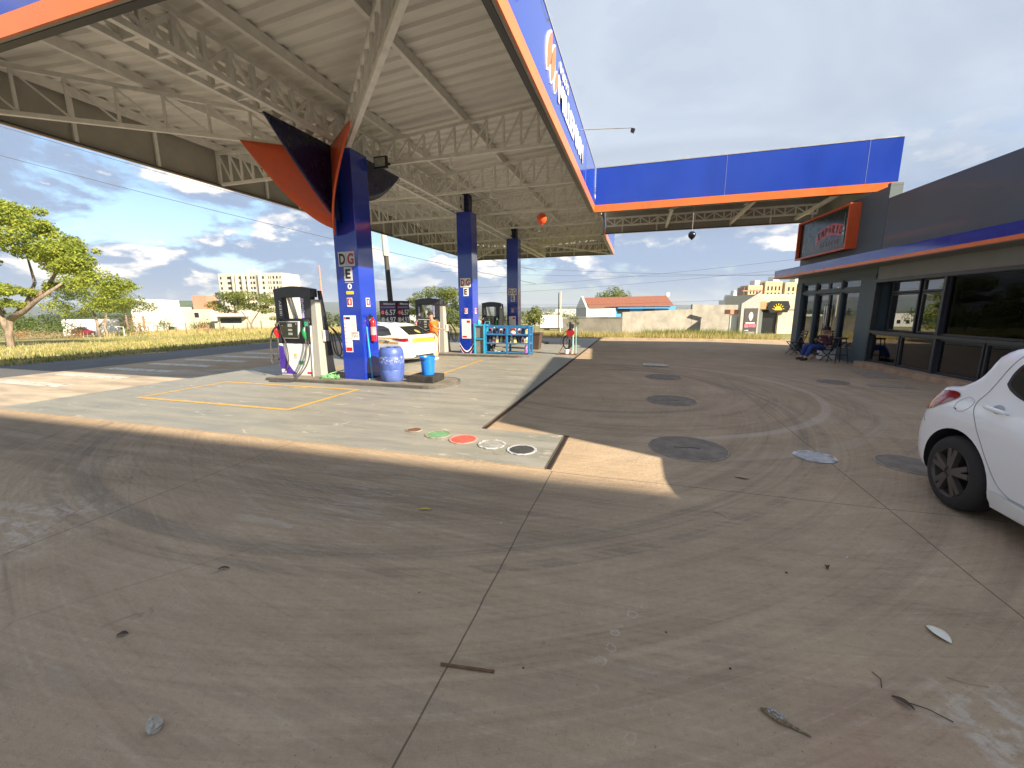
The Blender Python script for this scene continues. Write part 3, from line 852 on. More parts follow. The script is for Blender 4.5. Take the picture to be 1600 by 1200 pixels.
# lamp arm standing out from the lettered fascia
la = thing('lamp_arm', 'thin pole lamp arm reaching out from the lettered fascia against the sky', 'lamp', (XR, 11.7, 6.3)); fo = wb(la)
MB().tube([(XR + .0, 11.7, 6.31), (-.75, 11.85, 6.29), (-.38, 11.9, 6.275)], .013, 8).build('pole', m_steel, la, fo)
m = MB(); m.hexa([(-.42, 11.84, 6.19), (-.34, 11.84, 6.15), (-.34, 11.96, 6.15), (-.42, 11.96, 6.19)], [(-.40, 11.84, 6.26), (-.30, 11.84, 6.23), (-.30, 11.96, 6.23), (-.40, 11.96, 6.26)]); m.build('lamp_head', m_black, la, fo, bevel=.01)
# second arm just at the top of the picture
la = thing('lamp_arm', 'bent blue and grey lamp arm over the top of the lettered fascia near the emblem', 'lamp', (XR, 7.2, 6.6)); fo = wb(la)
MB().tube([(XR + .02, 6.6, 6.7), (XR + .25, 7.1, 6.62), (XR + .48, 7.45, 6.72)], .022, 8).build('pole', m_blue, la, fo)
MB().tube([(XR + .48, 7.45, 6.72), (XR + .85, 7.5, 7.05)], .02, 8).build('arm', m_steel, la, fo)

# balloons
def balloon(x, y, z, mat, label, zt):
    m = MB(); r = .16 if 'orange' in label else .125
    pr = [(0.004, -r * 1.25), (.03, -r * 1.17)] + [(r * math.cos(a) * (1 if a > 0 else 1 - .12 * math.sin(-a)), r * 1.06 * math.sin(a)) for a in [R(-75 + 15 * k) for k in range(11)]] + [(.001, r * 1.07)]
    o = thing('balloon', label, 'balloon', (x, y, z)); of = wb(o)
    m.lathe(pr, (x, y, z), 24); m.build('skin', mat, o, of, smooth='all')
    MB().tube([(x, y, z + r), (x + .01, y, zt)], .004, 5).build('string', m_white, o, of)
balloon(-3.0, 13.0, 4.45, M('orange_balloon', (.85, .10, .02), .25, var=.03), 'shiny orange balloon hanging under the pump canopy roof', 5.6)
balloon(1.64, 15.95, 4.18, M('navy_balloon', (.008, .012, .03), .25, var=.03), 'dark navy balloon hanging below the link canopy', 5.13)
# ------------------------------------------------------------------ fuel pumps
m_cab = M('pump_white_panel', (.74, .74, .72), .3, var=.03, coat=.3)
m_pgrey = M('pump_grey_column', (.33, .325, .30), .45, var=.06, stretch=(1, 1, .2))
m_dgrey = M('pump_dark_grey', (.035, .037, .045), .35)
m_scr = M('pump_screen', (.02, .025, .024), .12, var=.4, scale=3, coat=.5)
m_hose = M('grey_black_hose', (.06, .06, .062), .4, var=.2)
def bez(a, b, c, d, n=16):
    a, b, c, d = V(a), V(b), V(c), V(d); r = []
    for k in range(n + 1):
        u = k / n; r.append(a * (1 - u) ** 3 + b * 3 * u * (1 - u) ** 2 + c * 3 * u * u * (1 - u) + d * u ** 3)
    return r
def chain(*segs):
    r = []
    for sgm in segs: r += sgm if not r else sgm[1:]
    return r
def nozzle(parent, x, y, z, mat, dirx=1):
    nz = MB()
    nz.tube([(x, y, z + .17), (x, y - .03, z + .08), (x, y - .03, z), (x, y + .0, z - .10)], [.03, .045, .05, .028], 10)
    o = nz.build('nozzle', mat, parent, smooth=True)
    m = MB(); m.tube([(x, y, z + .15), (x + .05 * dirx, y + .02, z + .26), (x + .10 * dirx, y + .08, z + .30)], .013, 8); m.build('spout', m_chrome, o)
    m = MB(); m.tube([(x - .03, y - .05, z + .06), (x - .055, y - .10, z - .01), (x - .02, y - .07, z - .09)], .008, 6); m.build('trigger', m_black, o)
    return o
def make_pump(label, loc):
    p = thing('fuel_pump', label, 'fuel pump', loc, 0, 'fuel pumps under the canopy')
    # lower cabinet
    cb = MB().box(-.63, .36, -.27, .27, 0, .80).build('cabinet', m_cab, p, bevel=.02)
    m = MB()
    sw = [(-.63, .0)] + [(-.63 + .32 * (1 - q / 10) ** 1.8 + .0, .0 + .80 * q / 10) for q in range(0, 11)]
    m.prism([(-.629, .03), (-.12, .03)] + [(-.12 - .36 * math.sin(q / 10 * math.pi / 2), .03 + .70 * (q / 10) ** 1.4) for q in range(1, 11)] + [(-.629, .76)], (0, -.2702, 0), (1, 0, 0), (0, 0, 1), (0, -.004, 0))
    m.build('purple_swoosh', m_purp, cb)
    MB().box(-.60, -.47, -.278, -.2745, .06, .15).build('sticker', m_paper, cb)
    pl = MB().box(-.06, .12, -.2755, -.2705, .27, .38).build('sticker', M('pale_green_sticker', (.35, .5, .38), .5), cb)
    m = MB(); m.box(-.03, .02, -.2775, -.2757, .29, .36); m.box(.04, .09, -.2775, -.2757, .29, .36); m.build('print', m_green, pl)
    pl = MB().box(-.18, -.09, -.2755, -.2705, .43, .56).build('sticker', m_lgrey, cb)
    MB().box(-.17, -.10, -.2775, -.2757, .50, .55).build('print', m_yel, pl)
    MB().box(.17, .30, -.2755, -.2705, .05, .10).build('red_label', m_red, cb)
    m = MB(); m.box(-.60, .35, -.2745, -.2705, .0, .028); m.build('foot_strip', m_lgrey, cb)
    # black waist with screen
    wst = MB().box(-.60, .36, -.24, .24, .80, 1.42).build('waist', m_black, p, bevel=.015)
    m = MB(); m.prism([(-.46, .93), (.02, .93), (.06, 1.36), (-.54, 1.36)], (0, -.235, 0), (1, 0, 0), (0, 0, 1), (0, -.055, 0)); fr = m.build('screen_frame', m_lgrey, wst, bevel=.012)
    m = MB(); m.prism([(-.44, .952), (.0, .952), (.036, 1.338), (-.512, 1.338)], (0, -.291, 0), (1, 0, 0), (0, 0, 1), (0, -.006, 0)); m.build('screen', m_scr, wst)
    m = MB()
    for q, (a, b) in enumerate(((1.22, 1.30), (1.12, 1.17), (1.02, 1.08))): m.box(-.26, -.14, -.3005, -.298, a, b)
    m.box(-.45, -.40, -.3005, -.298, 1.24, 1.255); m.box(-.03, .0, -.3005, -.298, 1.28, 1.31)
    m.build('display_digits', M('lcd_grey', (.30, .32, .30), .3), wst)
    # holsters
    for x in (-.60, .20):
        m = MB(); m.box(x - .02 if x < 0 else x, (x + .09) if x < 0 else x + .13, -.275, -.235, .84, 1.40); m.build('holster', m_dgrey, wst, bevel=.01)
    MB().box(.215, .315, -.282, -.2755, 1.24, 1.35).build('green_label', M('green_label', (.02, .38, .20), .3), wst)
    # portal frame with open window
    pf = MB()
    pf.hexa([(-.66, -.22, .86), (-.40, -.22, 1.40), (-.40, -.06, 1.40), (-.66, -.06, .86)], [(-.66, -.22, 1.98), (-.44, -.22, 1.98), (-.44, -.06, 1.98), (-.66, -.06, 1.98)])
    pf.box(.20, .40, -.22, -.06, 1.42, 1.98)
    pts = [(-.66 + 1.10 * q / 14, 2.14 + .07 * math.sin(math.pi * q / 14)) for q in range(15)]
    poly = [(-.64, 1.94)] + pts + [(.44, 1.94)]
    pf.prism(poly, (0, -.24, 0), (1, 0, 0), (0, 0, 1), (0, .22, 0))
    fr = pf.build('portal', m_dgrey, p, bevel=.012)
    m = MB()      # white printed strips on the posts
    for q in range(3): m.box(-.52 + .035 * (q % 2), -.50 + .035 * (q % 2), -.2235, -.2205, 1.83 - q * .03, 1.86 - q * .03)
    for q in range(6): m.box(-.53, -.46, -.2235, -.2205, 1.50 + q * .045, 1.515 + q * .045 + .012 * (q % 2))
    m.build('print', m_paper, fr)
    m = MB()
    m.bar((-.36, -.10, 1.95), (-.21, -.10, 1.42), .03, .06); m.bar((-.29, -.08, 1.95), (-.15, -.08, 1.42), .02, .05)
    m.build('mast', m_steel, p)
    pb = MB().box(.09, .20, -.20, -.17, 1.42, 1.95).build('side_banner', m_purp, p)
    m = MB()
    rr = random.Random(3)
    for q in range(10): m.box(.10 + rr.random() * .03, .16 + rr.random() * .03, -.2035, -.2005, 1.45 + q * .048, 1.475 + q * .048)
    m.build('print', m_paper, pb)
    # grey side column
    gc = MB()
    gc.hexa([(.38, -.31, 0), (.60, -.31, 0), (.62, .20, 0), (.38, .20, 0)], [(.40, -.22, 1.88), (.54, -.22, 1.88), (.54, .0, 1.88), (.40, .0, 1.88)])
    gco = gc.build('side_column', m_pgrey, p, bevel=.015)
    m = MB(); m.hexa([(.365, -.318, .0), (.378, -.318, .0), (.378, .2, 0), (.365, .2, 0)], [(.365, -.275, 1.25), (.378, -.275, 1.25), (.378, .2, 1.25), (.365, .2, 1.25)]); m.build('trim', m_paper, gco)
    m = MB(); m.box(.585, .645, -.14, .02, .86, 1.14); m.build('meter_box', m_lgrey, gco, bevel=.008)
    m = MB(); m.hexa([(.56, .0, .5), (.645, .0, .5), (.645, .12, .5), (.56, .12, .5)], [(.44, -.02, 2.10), (.50, -.02, 2.10), (.50, .06, 2.10), (.44, .06, 2.10)]); m.build('back_panel', m_dgrey, gco)
    # nozzles and hoses
    nozzle(p, -.60, -.30, 1.06, m_red, 1); nozzle(p, .235, -.31, 1.04, m_green, 1)
    for o in [c for c in kids(p) if c.name.startswith('nozzle')][1:]: pass
    h1 = chain(bez((-.60, -.30, .96), (-.50, -.36, .3), (-.85, -.40, .0), (-.80, -.36, .62)), bez((-.80, -.36, .62), (-.78, -.33, 1.1), (-.70, -.30, 1.2), (-.55, -.26, 1.12), 10), bez((-.55, -.26, 1.12), (-.30, -.32, .85), (-.22, -.34, .35), (-.45, -.30, .12), 14))
    MB().tube(h1, .015, 8).build('hose', m_hose, p, smooth=True)
    h2 = chain(bez((-.66, -.1, 1.30), (-.95, -.2, 1.2), (-.98, -.25, .7), (-.88, -.2, .42)), bez((-.88, -.2, .42), (-.83, -.2, .3), (-.78, -.2, .35), (-.66, -.1, .5), 8))
    MB().tube(h2, .014, 8).build('hose', m_hose, p, smooth=True)
    h3 = chain(bez((.235, -.31, .94), (.25, -.33, .6), (.40, -.50, .35), (.28, -.74, .06)), bez((.28, -.74, .06), (.22, -.82, -.02), (.05, -.86, -.05), (-.18, -.88, -.05)), bez((-.18, -.88, -.05), (-.62, -.92, -.05), (-.1, -.98, -.05), (.18, -.86, -.045)), bez((.18, -.86, -.045), (.42, -.78, .02), (.62, -.5, .45), (.27, -.28, .86)))
    MB().tube(h3, .016, 8).build('hose', m_hose, p, smooth=True)
    h4 = chain(bez((.62, .1, 1.22), (.80, .12, 1.05), (.92, .14, .75), (.86, .14, .55)), bez((.86, .14, .55), (.80, .14, .40), (.70, .12, .5), (.68, .1, .72)), bez((.68, .1, .72), (.66, .1, .9), (.66, .1, 1.0), (.62, .1, 1.08), 8))
    MB().tube(h4, .016, 8).build('hose', m_hose, p, smooth=True)
    MB().tube([(q.x + .03, q.y + .06, q.z - .05) for q in h4], .014, 8).build('hose', m_hose, p, smooth=True)
    return p
pump1 = make_pump('nearest white and black fuel pump with purple swoosh left of the lettered column', (-8.07, 8.45, .08)); pump1.scale = (1.05, 1, 1)
pump2 = copy_tree(pump1); pump2.location = (-7.62, 14.45, .08); pump2.scale = (.98, 1, .93); tag(pump2, 'fuel pump that the person in orange is filling at beside the white car')
pump3 = copy_tree(pump1); pump3.location = (-7.0, 19.8, .08); pump3.scale = (.90, 1, .90); tag(pump3, 'far black-framed fuel pump behind the cyan bucket stand')

# ------------------------------------------------------------------ things on the near island
# green and white water hose coil
hc = MB(); pts = []
for k in range(120):
    a = k / 120 * 2 * math.pi * 3.4; rr = .17 + .03 * math.sin(k * .9) + .02 * math.sin(k * .37)
    pts.append((-7.02 + rr * 1.15 * math.cos(a), 7.95 + rr * .62 * math.sin(a), .095 + .085 * k / 120 + .012 * math.sin(k * 1.3)))
pts += bez(pts[-1], (-6.9, 8.3, .26), (-6.75, 8.6, .30), (-6.7, 8.75, .12))[1:]
hs = hc.tube(pts, .0105, 7).build('garden_hose', M('green_hose', (.20, .48, .20), .4, var=.2), smooth=True)
tag(hs, 'pale green garden hose coiled at the foot of the nearest pump', 'hose')
# extinguisher
ex = thing('fire_extinguisher', 'red fire extinguisher hung on the right side of the nearest blue column', 'fire extinguisher', (-6.0, 8.35, 1.0)); eo = wb(ex)
m = MB(); m.lathe([(.001, .98), (.06, .98), (.066, 1.0), (.066, 1.42), (.05, 1.47), (.025, 1.50), (.025, 1.53), (.001, 1.53)], (-6.005, 8.35, 0), 20); m.build('cylinder', m_red, ex, eo, smooth=True)
MB().lathe([(.0668, 1.12), (.0672, 1.13), (.0672, 1.3), (.0668, 1.31)], (-6.005, 8.35, 0), 20, close=False).build('label_band', M('ext_label', (.72, .30, .28), .4), ex, eo)
m = MB(); m.bar((-6.005, 8.35, 1.53), (-6.005, 8.25, 1.60), .025); m.bar((-6.005, 8.35, 1.54), (-6.005, 8.22, 1.55), .02); m.tube(bez((-6.0, 8.35, 1.55), (-6.0, 8.15, 1.65), (-6.0, 8.1, 1.45), (-5.98, 8.24, 1.38)), .012, 7); m.build('valve_hose', m_black, ex, eo)
MB().box(-6.078, -6.05, 8.32, 8.38, 1.44, 1.50).build('hook', m_steel, ex, eo)
# cyan pole leaning
sp = thing('squeegee_pole', 'cyan pole leaning on the nearest column under the fire extinguisher', 'pole', (-5.98, 8.12, .08)); of = wb(sp)
MB().tube([(-5.93, 8.10, .10), (-6.045, 8.16, 1.32)], .016, 8).build('pole', m_cyan, sp, of)
m = MB(); m.box(-6.02, -5.84, 8.08, 8.12, .083, .11); m.build('squeegee_head', M('pale_green_plastic', (.35, .62, .5), .5), sp, of)
# drum
m_drum = bpy.data.materials.new('faded_blue_drum'); t = NT(m_drum); P = t.coord('Object'); X, Y, Z = t.sep(P)
n = t.noise(P, 6, 6, .7); nf = t.noise(t.vmath('MULTIPLY', P, (3, 3, 14)), 4, 4, .6)
c = t.mix(t.step(n, .3, .7), (.045, .085, .33), (.085, .14, .40))
c = t.mix(t.math('MULTIPLY', t.step(t.noise(P, 2.5, 5, .7), .5, .7), .3), c, (.16, .21, .44))
rowm = t.step(t.math('ABSOLUTE', t.math('SUBTRACT', Z, .50)), .06, .10, 1, 0)
c = t.mix(t.math('MULTIPLY', t.math('MULTIPLY', t.step(t.noise(t.vmath('MULTIPLY', P, (14, 14, 22)), 1.5, 4, .7), .54, .6), rowm), .75), c, (.55, .58, .66))
t.bsdf(c, .45, 0, t.bump(n, .1, .01))
dm = thing('plastic_drum', 'big faded blue plastic drum with worn white print beside the nearest column', 'drum', (-5.42, 8.15, .08)); of = (0, 0, 0)
prof = [(.001, .0), (.22, .0), (.245, .03), (.262, .12), (.278, .25), (.272, .27), (.28, .29), (.286, .45), (.284, .56), (.276, .58), (.281, .60), (.27, .70), (.24, .76), (.225, .78), (.215, .765), (.001, .76)]
MB().lathe(prof, (0, 0, 0), 36).build('body', m_drum, dm, smooth=True)
m = MB(); m.lathe([(.001, .76), (.04, .76), (.04, .785), (.001, .785)], (.1, .05, 0), 12); m.lathe([(.001, .76), (.04, .76), (.04, .785), (.001, .785)], (-.1, .05, 0), 12); m.build('bung', m_black, dm)
# plinth and bin
m_plinth = M('black_plinth', (.028, .026, .023), .75, var=.4, scale=6, dirt=.3)
tag(MB().box(-4.93, -4.30, 8.02, 8.58, .08, .235).build('plinth_block', m_plinth, bevel=.012), 'low black concrete block under the bright blue bin', 'block')
bn = thing('waste_bin', 'bright blue plastic bin standing on the black block', 'bin', (-4.58, 8.32, .235))
m = MB(); m.lathe([(.001, .0), (.135, .0), (.14, .02), (.165, .37), (.178, .375), (.182, .41), (.172, .415), (.155, .38), (.135, .03), (.001, .03)], (0, 0, 0), 32)
m_bin = M('bright_blue_bin', (.012, .17, .62), .35, var=.08)
m.build('bucket', m_bin, bn, smooth=True)
m = MB(); m.tube([(-.10, -.172, .33), (-.06, -.185, .345), (-.02, -.19, .345), (.02, -.185, .335)], .012, 6); m.build('handle_slot', m_black, bn)

# ------------------------------------------------------------------ bottle rack, bucket stand, planter, service stand
rk = thing('bottle_rack', 'blue metal rack of oil bottles on the second pump island', 'rack', (-4.55, 14.4, .08)); of = wb(rk)
m = MB(); x0, x1, y0, y1 = -5.38, -3.72, 14.2, 14.62
for x in (x0, (x0 + x1) / 2 - .0, x1):
    for y in (y0, y1): m.box(x - .035, x + .035, y - .03, y + .03, .08, 1.12)
for zz_ in (.13, .47, .79, 1.09):
    for y in (y0, y1): m.box(x0 + .035, (x0 + x1) / 2 - .035, y - .022, y + .022, zz_ - .022, zz_ + .022); m.box((x0 + x1) / 2 + .035, x1 - .035, y - .022, y + .022, zz_ - .022, zz_ + .022)
    for x in (x0, x1): m.box(x - .022, x + .022, y0 + .03, y1 - .03, zz_ - .022, zz_ + .022)
m.build('frame', m_rackblue, rk, of)
for zz_ in (.14, .49, .81): MB().box(x0 + .04, x1 - .04, y0 + .03, y1 - .03, zz_ - .012, zz_ + .003).build('shelf', m_grey, rk, of)
MB().box(x0 + .04, x1 - .04, y1 - .028, y1 - .024, .5, 1.07).build('back_sheet', m_rackblue, rk, of)
bcol = [(.72, .72, .70), (.03, .03, .035), (.62, .55, .12), (.55, .06, .05), (.06, .08, .2), (.68, .68, .62)]
bm_ = [M('bottle_plastic_%d' % i, c, .35) for i, c in enumerate(bcol)]
def bottle(x, y, z, mi, h, lab):
    o = thing('oil_bottle', lab, 'bottle', (x, y, z), 0, 'bottles in the blue rack')
    m = MB(); w2, d2 = .05, .035
    m.hexa([(-w2, -d2, 0), (w2, -d2, 0), (w2, d2, 0), (-w2, d2, 0)], [(-w2, -d2, h * .62), (w2, -d2, h * .62), (w2, d2, h * .62), (-w2, d2, h * .62)])
    m.hexa([(-w2, -d2, h * .62), (w2, -d2, h * .62), (w2, d2, h * .62), (-w2, d2, h * .62)], [(-.02, -.02, h * .85), (.02, -.02, h * .85), (.02, .02, h * .85), (-.02, .02, h * .85)])
    m.build('body', bm_[mi], o)
    MB().lathe([(.001, h * .85), (.02, h * .85), (.02, h), (.001, h)], (0, 0, 0), 10).build('cap', bm_[(mi + 1) % 6] if mi != 1 else m_red, o)
    MB().box(-.04, .04, -d2 - .003, -d2 - .001, h * .12, h * .48).build('label', bm_[(mi + 3) % 6], o)
cn = ['white', 'black', 'yellow', 'red', 'dark blue', 'cream']
xs_ = [-5.24, -5.10, -4.96, -4.82, -4.68, -4.42, -4.27, -4.12, -3.97, -3.84]
for r_, zz_ in enumerate((.493, .813)):
    for k, x in enumerate(xs_):
        mi = [1, 0, 5, 2, 1, 5, 2, 1, 0, 5][k] if r_ == 0 else [1, 4, 1, 0, 1, 1, 4, 0, 1, 2][k]
        if r_ == 1 and k in (5, 6): continue
        bay = 'left' if k < 5 else 'right'
        nx = k if k < 5 else k - 5
        bottle(x, 14.33 + .05 * (k % 2), zz_, mi, .22 + .02 * (k % 3), '%s oil bottle, %s from the left, %s shelf of the %s rack bay' % (cn[mi], ('first', 'second', 'third', 'fourth', 'fifth')[nx], ('middle', 'upper')[r_], bay))
ob = thing('round_container', 'round orange and white container on the upper rack shelf', 'container', (-4.36, 14.36, .813))
MB().lathe([(.001, 0), (.10, 0), (.105, .12), (.105, .2), (.001, .2)], (0, 0, 0), 16).build('body', M('orange_tub', (.75, .17, .05), .4), ob, smooth=True)
MB().lathe([(.106, .03), (.1075, .04), (.1075, .10), (.106, .11)], (0, 0, 0), 16, close=False).build('label', m_paper, ob)
pk = thing('pink_bottle', 'pink bottle standing at the right end of the lowest rack shelf', 'bottle', (-3.87, 14.36, .143))
MB().lathe([(.001, 0), (.05, 0), (.05, .2), (.02, .25), (.001, .25)], (0, 0, 0), 12).build('body', M('pink_plastic', (.6, .08, .35), .4), pk, smooth=True)
MB().lathe([(.001, .25), (.02, .25), (.02, .29), (.001, .29)], (0, 0, 0), 10).build('cap', m_paper, pk)
cl = MB(); cl.grid([[(-5.05 + .055 * i, 14.25 + .05 * j, .145 + .03 * abs(math.sin(i * .9 + j)) + .02 * (j % 2)) for i in range(9)] for j in range(5)])
tag(cl.build('white_cloth', m_paper, smooth='all'), 'crumpled white cloth lying on the lowest rack shelf', 'cloth')
# bucket stand
bs = thing('bucket_stand', 'cyan metal stand holding windscreen-washing buckets left of the bottle rack', 'stand', (-5.6, 14.35, .08)); of = wb(bs)
m = MB()
for x in (-5.80, -5.42):
    for y in (14.18, 14.5): m.box(x - .03, x + .03, y - .03, y + .03, .08, 1.20 if x < -5.6 else 1.14)
for zz_ in (.62, 1.12):
    for y in (14.18, 14.5): m.box(-5.77, -5.45, y - .02, y + .02, zz_ - .02, zz_ + .02)
    for x in (-5.80, -5.42): m.box(x - .02, x + .02, 14.21, 14.47, zz_ - .02, zz_ + .02)
m.box(-5.77, -5.45, 14.2, 14.48, 1.135, 1.15)
m.tube([(-5.40, 14.16, 1.14), (-5.36, 14.16, 1.26), (-5.20, 14.16, 1.27), (-5.19, 14.16, 1.17), (-5.38, 14.16, 1.14)], .016, 6)
m.build('frame', m_cyan, bs, of)
MB().box(-5.76, -5.46, 14.21, 14.47, .66, 1.08).build('upper_bin', M('grey_bin_panel', (.17, .17, .155), .6, dirt=.4), bs, of)
MB().box(-5.76, -5.46, 14.21, 14.47, .10, .58).build('lower_bin', M('grey_bin_panel2', (.20, .195, .175), .6, dirt=.4), bs, of)
wc = thing('watering_jug', 'white and cyan jug on top of the cyan stand', 'jug', (-5.68, 14.3, 1.152))
MB().lathe([(.001, 0), (.06, 0), (.065, .1), (.03, .15), (.03, .17), (.001, .17)], (0, 0, 0), 14).build('body', m_cyan, wc, smooth=True)
MB().tube([(.055, 0, .04), (.11, 0, .08), (.03, 0, .15)], .01, 6).build('handle', m_paper, wc)
# black air hose reel beside the stand
ah = thing('air_hose', 'dark loops of air hose hanging between the cyan stand and the blue rack', 'hose', (-5.28, 14.6, .08))
m = MB()
for k in range(4):
    m.tube([(.10 * math.cos(a) * (1 + .1 * k), .03 * k, .55 + .33 * math.sin(a) - .04 * k) for a in [2 * math.pi * q / 20 for q in range(21)]], .013, 6)
m.build('loops', m_rubber, ah, smooth=True)
m = MB(); m.tube([(0, .05, 0), (0, .05, .93)], .022, 8); m.box(-.09, .09, -.02, .12, .80, .92); m.build('post', m_grey, ah)

# ------------------------------------------------------------------ foliage helper
def leaf_cloud(g, clumps, per, size, flat=.55, seedv=1, hang=.0):
    rr = random.Random(seedv)
    for (cx, cy, cz, cr, cf) in clumps:
        k = int(per * cr * cr)
        for _ in range(k):
            while True:
                x, y, z = rr.uniform(-1, 1), rr.uniform(-1, 1), rr.uniform(-1, 1)
                q = x * x + y * y + z * z
                if .12 < q < 1: break
            rad = math.sqrt(q); s_ = cr * (1 if rad > .55 else .9)
            p = V((cx + x * s_, cy + y * s_, cz + z * s_ * cf))
            nrm = V((x * .6 + rr.uniform(-.8, .8), y * .6 + rr.uniform(-.8, .8), z * .6 + rr.uniform(-.2, 1.1))).normalized()
            a = nrm.orthogonal().normalized(); b = nrm.cross(a); an = rr.uniform(0, 6.28)
            u = a * math.cos(an) + b * math.sin(an); v_ = nrm.cross(u)
            L = size * rr.uniform(.6, 1.35); W = L * flat
            g.quad(p - u * L * .5, p - v_ * W * .5 + u * .08 * L, p + u * L * .5, p + v_ * W * .5 + u * .08 * L)
def limb(m, pts, r0, r1, seg=8):
    k = len(pts); m.tube(pts, [r0 + (r1 - r0) * (i / (k - 1)) ** .8 for i in range(k)], seg)
m_bark = M('bark', (.23, .18, .135), .9, var=.35, scale=7, bump=.5, stretch=(1, 1, .3))
m_leafA = leafmat('flamboyant_leaves', [(.30, .37, .04), (.42, .46, .07), (.20, .28, .035), (.12, .18, .03)], trans=.5)
m_leafB = leafmat('tree_leaves', [(.14, .19, .035), (.22, .25, .05), (.10, .14, .028), (.06, .09, .02)], trans=.35)
m_leafC = leafmat('bush_leaves', [(.07, .13, .022), (.13, .18, .03), (.05, .09, .018), (.03, .06, .015)], trans=.3)
m_leafD = leafmat('dry_bush_twigs', [(.30, .16, .08), (.38, .22, .11), (.22, .12, .06), (.2, .15, .07)], trans=.3)

# planter with a young tree
pt = thing('potted_tree', 'young leafy tree in a square brown planter behind the bottle rack', 'potted tree', (-4.2, 17.0, .0))
m = MB(); m.hexa([(-.22, -.22, 0), (.22, -.22, 0), (.22, .22, 0), (-.22, .22, 0)], [(-.29, -.29, .68), (.29, -.29, .68), (.29, .29, .68), (-.29, .29, .68)]); m.box(-.31, .31, -.31, .31, .66, .72); m.build('planter', M('brown_planter', (.075, .045, .03), .7), pt)
m = MB(); limb(m, [(0, 0, .68), (.02, 0, 1.0), (.0, .02, 1.4)], .025, .012); limb(m, [(.01, 0, 1.0), (.15, .05, 1.3)], .014, .006); m.build('trunk', m_bark, pt)
g = MB(); leaf_cloud(g, [(0, 0, 1.45, .34, .9), (-.16, .05, 1.2, .24, .9), (.2, 0, 1.25, .24, .9), (.05, 0, 1.7, .2, .8)], 2600, .085, seedv=5); g.build('crown', m_leafB, pt, recalc=False)
# service stand
sv = thing('service_stand', 'cluttered air and water stand with red reel, teal post and hoses beside the drain', 'service stand', (-2.45, 15.2, .014))
m = MB(); m.tube([(.16, 0, 0), (.16, 0, 1.15)], .03, 8); m.tube([(.28, 0, 0), (.27, 0, 1.05)], .018, 8); m.build('posts', M('teal_paint', (.30, .52, .50), .5), sv)
m = MB(); m.bar((-.35, -.1, .02), (.08, 0, .85), .04, .03); m.bar((-.05, .15, .02), (.1, 0, .95), .035, .03); m.box(-.4, .34, -.18, .2, 0, .04); m.build('brace', m_rust, sv)
m = MB(); m.lathe([(.04, -.05), (.15, -.05), (.15, -.035), (.07, -.03), (.07, .03), (.15, .035), (.15, .05), (.04, .05)], (.06, 0, .82), 18, axis='y'); m.build('hose_reel', m_dred, sv)
m = MB()
for k in range(5):
    m.tube([(-.04 + (.13 + .012 * k) * math.cos(a), -.10 + .03 * k, .46 + (.22 + .01 * k) * math.sin(a)) for a in [2 * math.pi * q / 18 for q in range(19)]], .013, 6)
m.tube(bez((.1, 0, .95), (-.25, 0, .9), (-.3, -.1, .5), (-.26, -.1, .35)), .013, 6); m.build('hose_loops', m_rubber, sv, smooth=True)
m = MB(); m.lathe([(.001, 0), (.08, 0), (.09, .16), (.001, .16)], (-.05, -.08, .04), 14); m.build('bucket', m_paper, sv)
m = MB(); m.box(.08, .2, -.1, -.04, .98, 1.14); m.box(.02, .09, -.06, 0, .9, 1.22); m.build('gauge_box', m_dgrey, sv)
m = MB(); m.lathe([(.001, 0), (.06, 0), (.065, .12), (.001, .12)], (.14, -.1, .04), 12); m.build('tin', M('faded_pink', (.5, .28, .22), .5), sv)
# ------------------------------------------------------------------ shop
SH = (6.43, 14.63, 0)
srz = math.atan2(.995, -.0995)
m_dwall = M('dark_slate_wall', (.068, .102, .112), .55, var=.1, scale=1.5, dirt=.12)
m_dwall2 = M('dark_panel_wall', (.082, .098, .100), .5, var=.08, scale=.9, coat=.10)
m_lint = M('grey_lintel', (.25, .26, .24), .6, var=.08, scale=2, dirt=.15)
m_frame = M('anthracite_frame', (.022, .025, .03), .35)
m_tanst = M('tan_plinth', (.36, .25, .16), .8, var=.25, scale=4, dirt=.3, bump=.3)
m_int = M('shop_interior', (.10, .10, .095), .7)
m_floor = M('shop_floor', (.16, .155, .145), .3)
shop = thing('shop_building', 'dark grey forecourt shop with glazed front, blue and orange awning and lit entrance tower', 'shop building', SH, srz)
B = lambda *a: MB().box(*a)
# tower
m = MB(); m.box(-.12, 4.62, -5.5, -.02, 2.62, 4.4); m.box(-.12, 4.62, -.34, -.0202, 4.4, 4.98); m.box(-.12, .0, -.34, -.0202, 4.98, 5.06)
tw = m.build('tower', m_dwall, shop, bevel=.01)
B(-.12, .55, -.42, .0, 0, 2.62).build('pillar', m_dwall, shop, bevel=.01)
B(4.18, 4.62, -.42, .0, 0, 2.62).build('pillar', m_dwall, shop, bevel=.01)
B(.0, 4.62, -5.5, -5.4, 0, 2.62).build('back_wall', m_dwall, shop)
B(4.5, 4.62, -5.4, -.42, 0, 2.62).build('end_wall', m_dwall, shop)
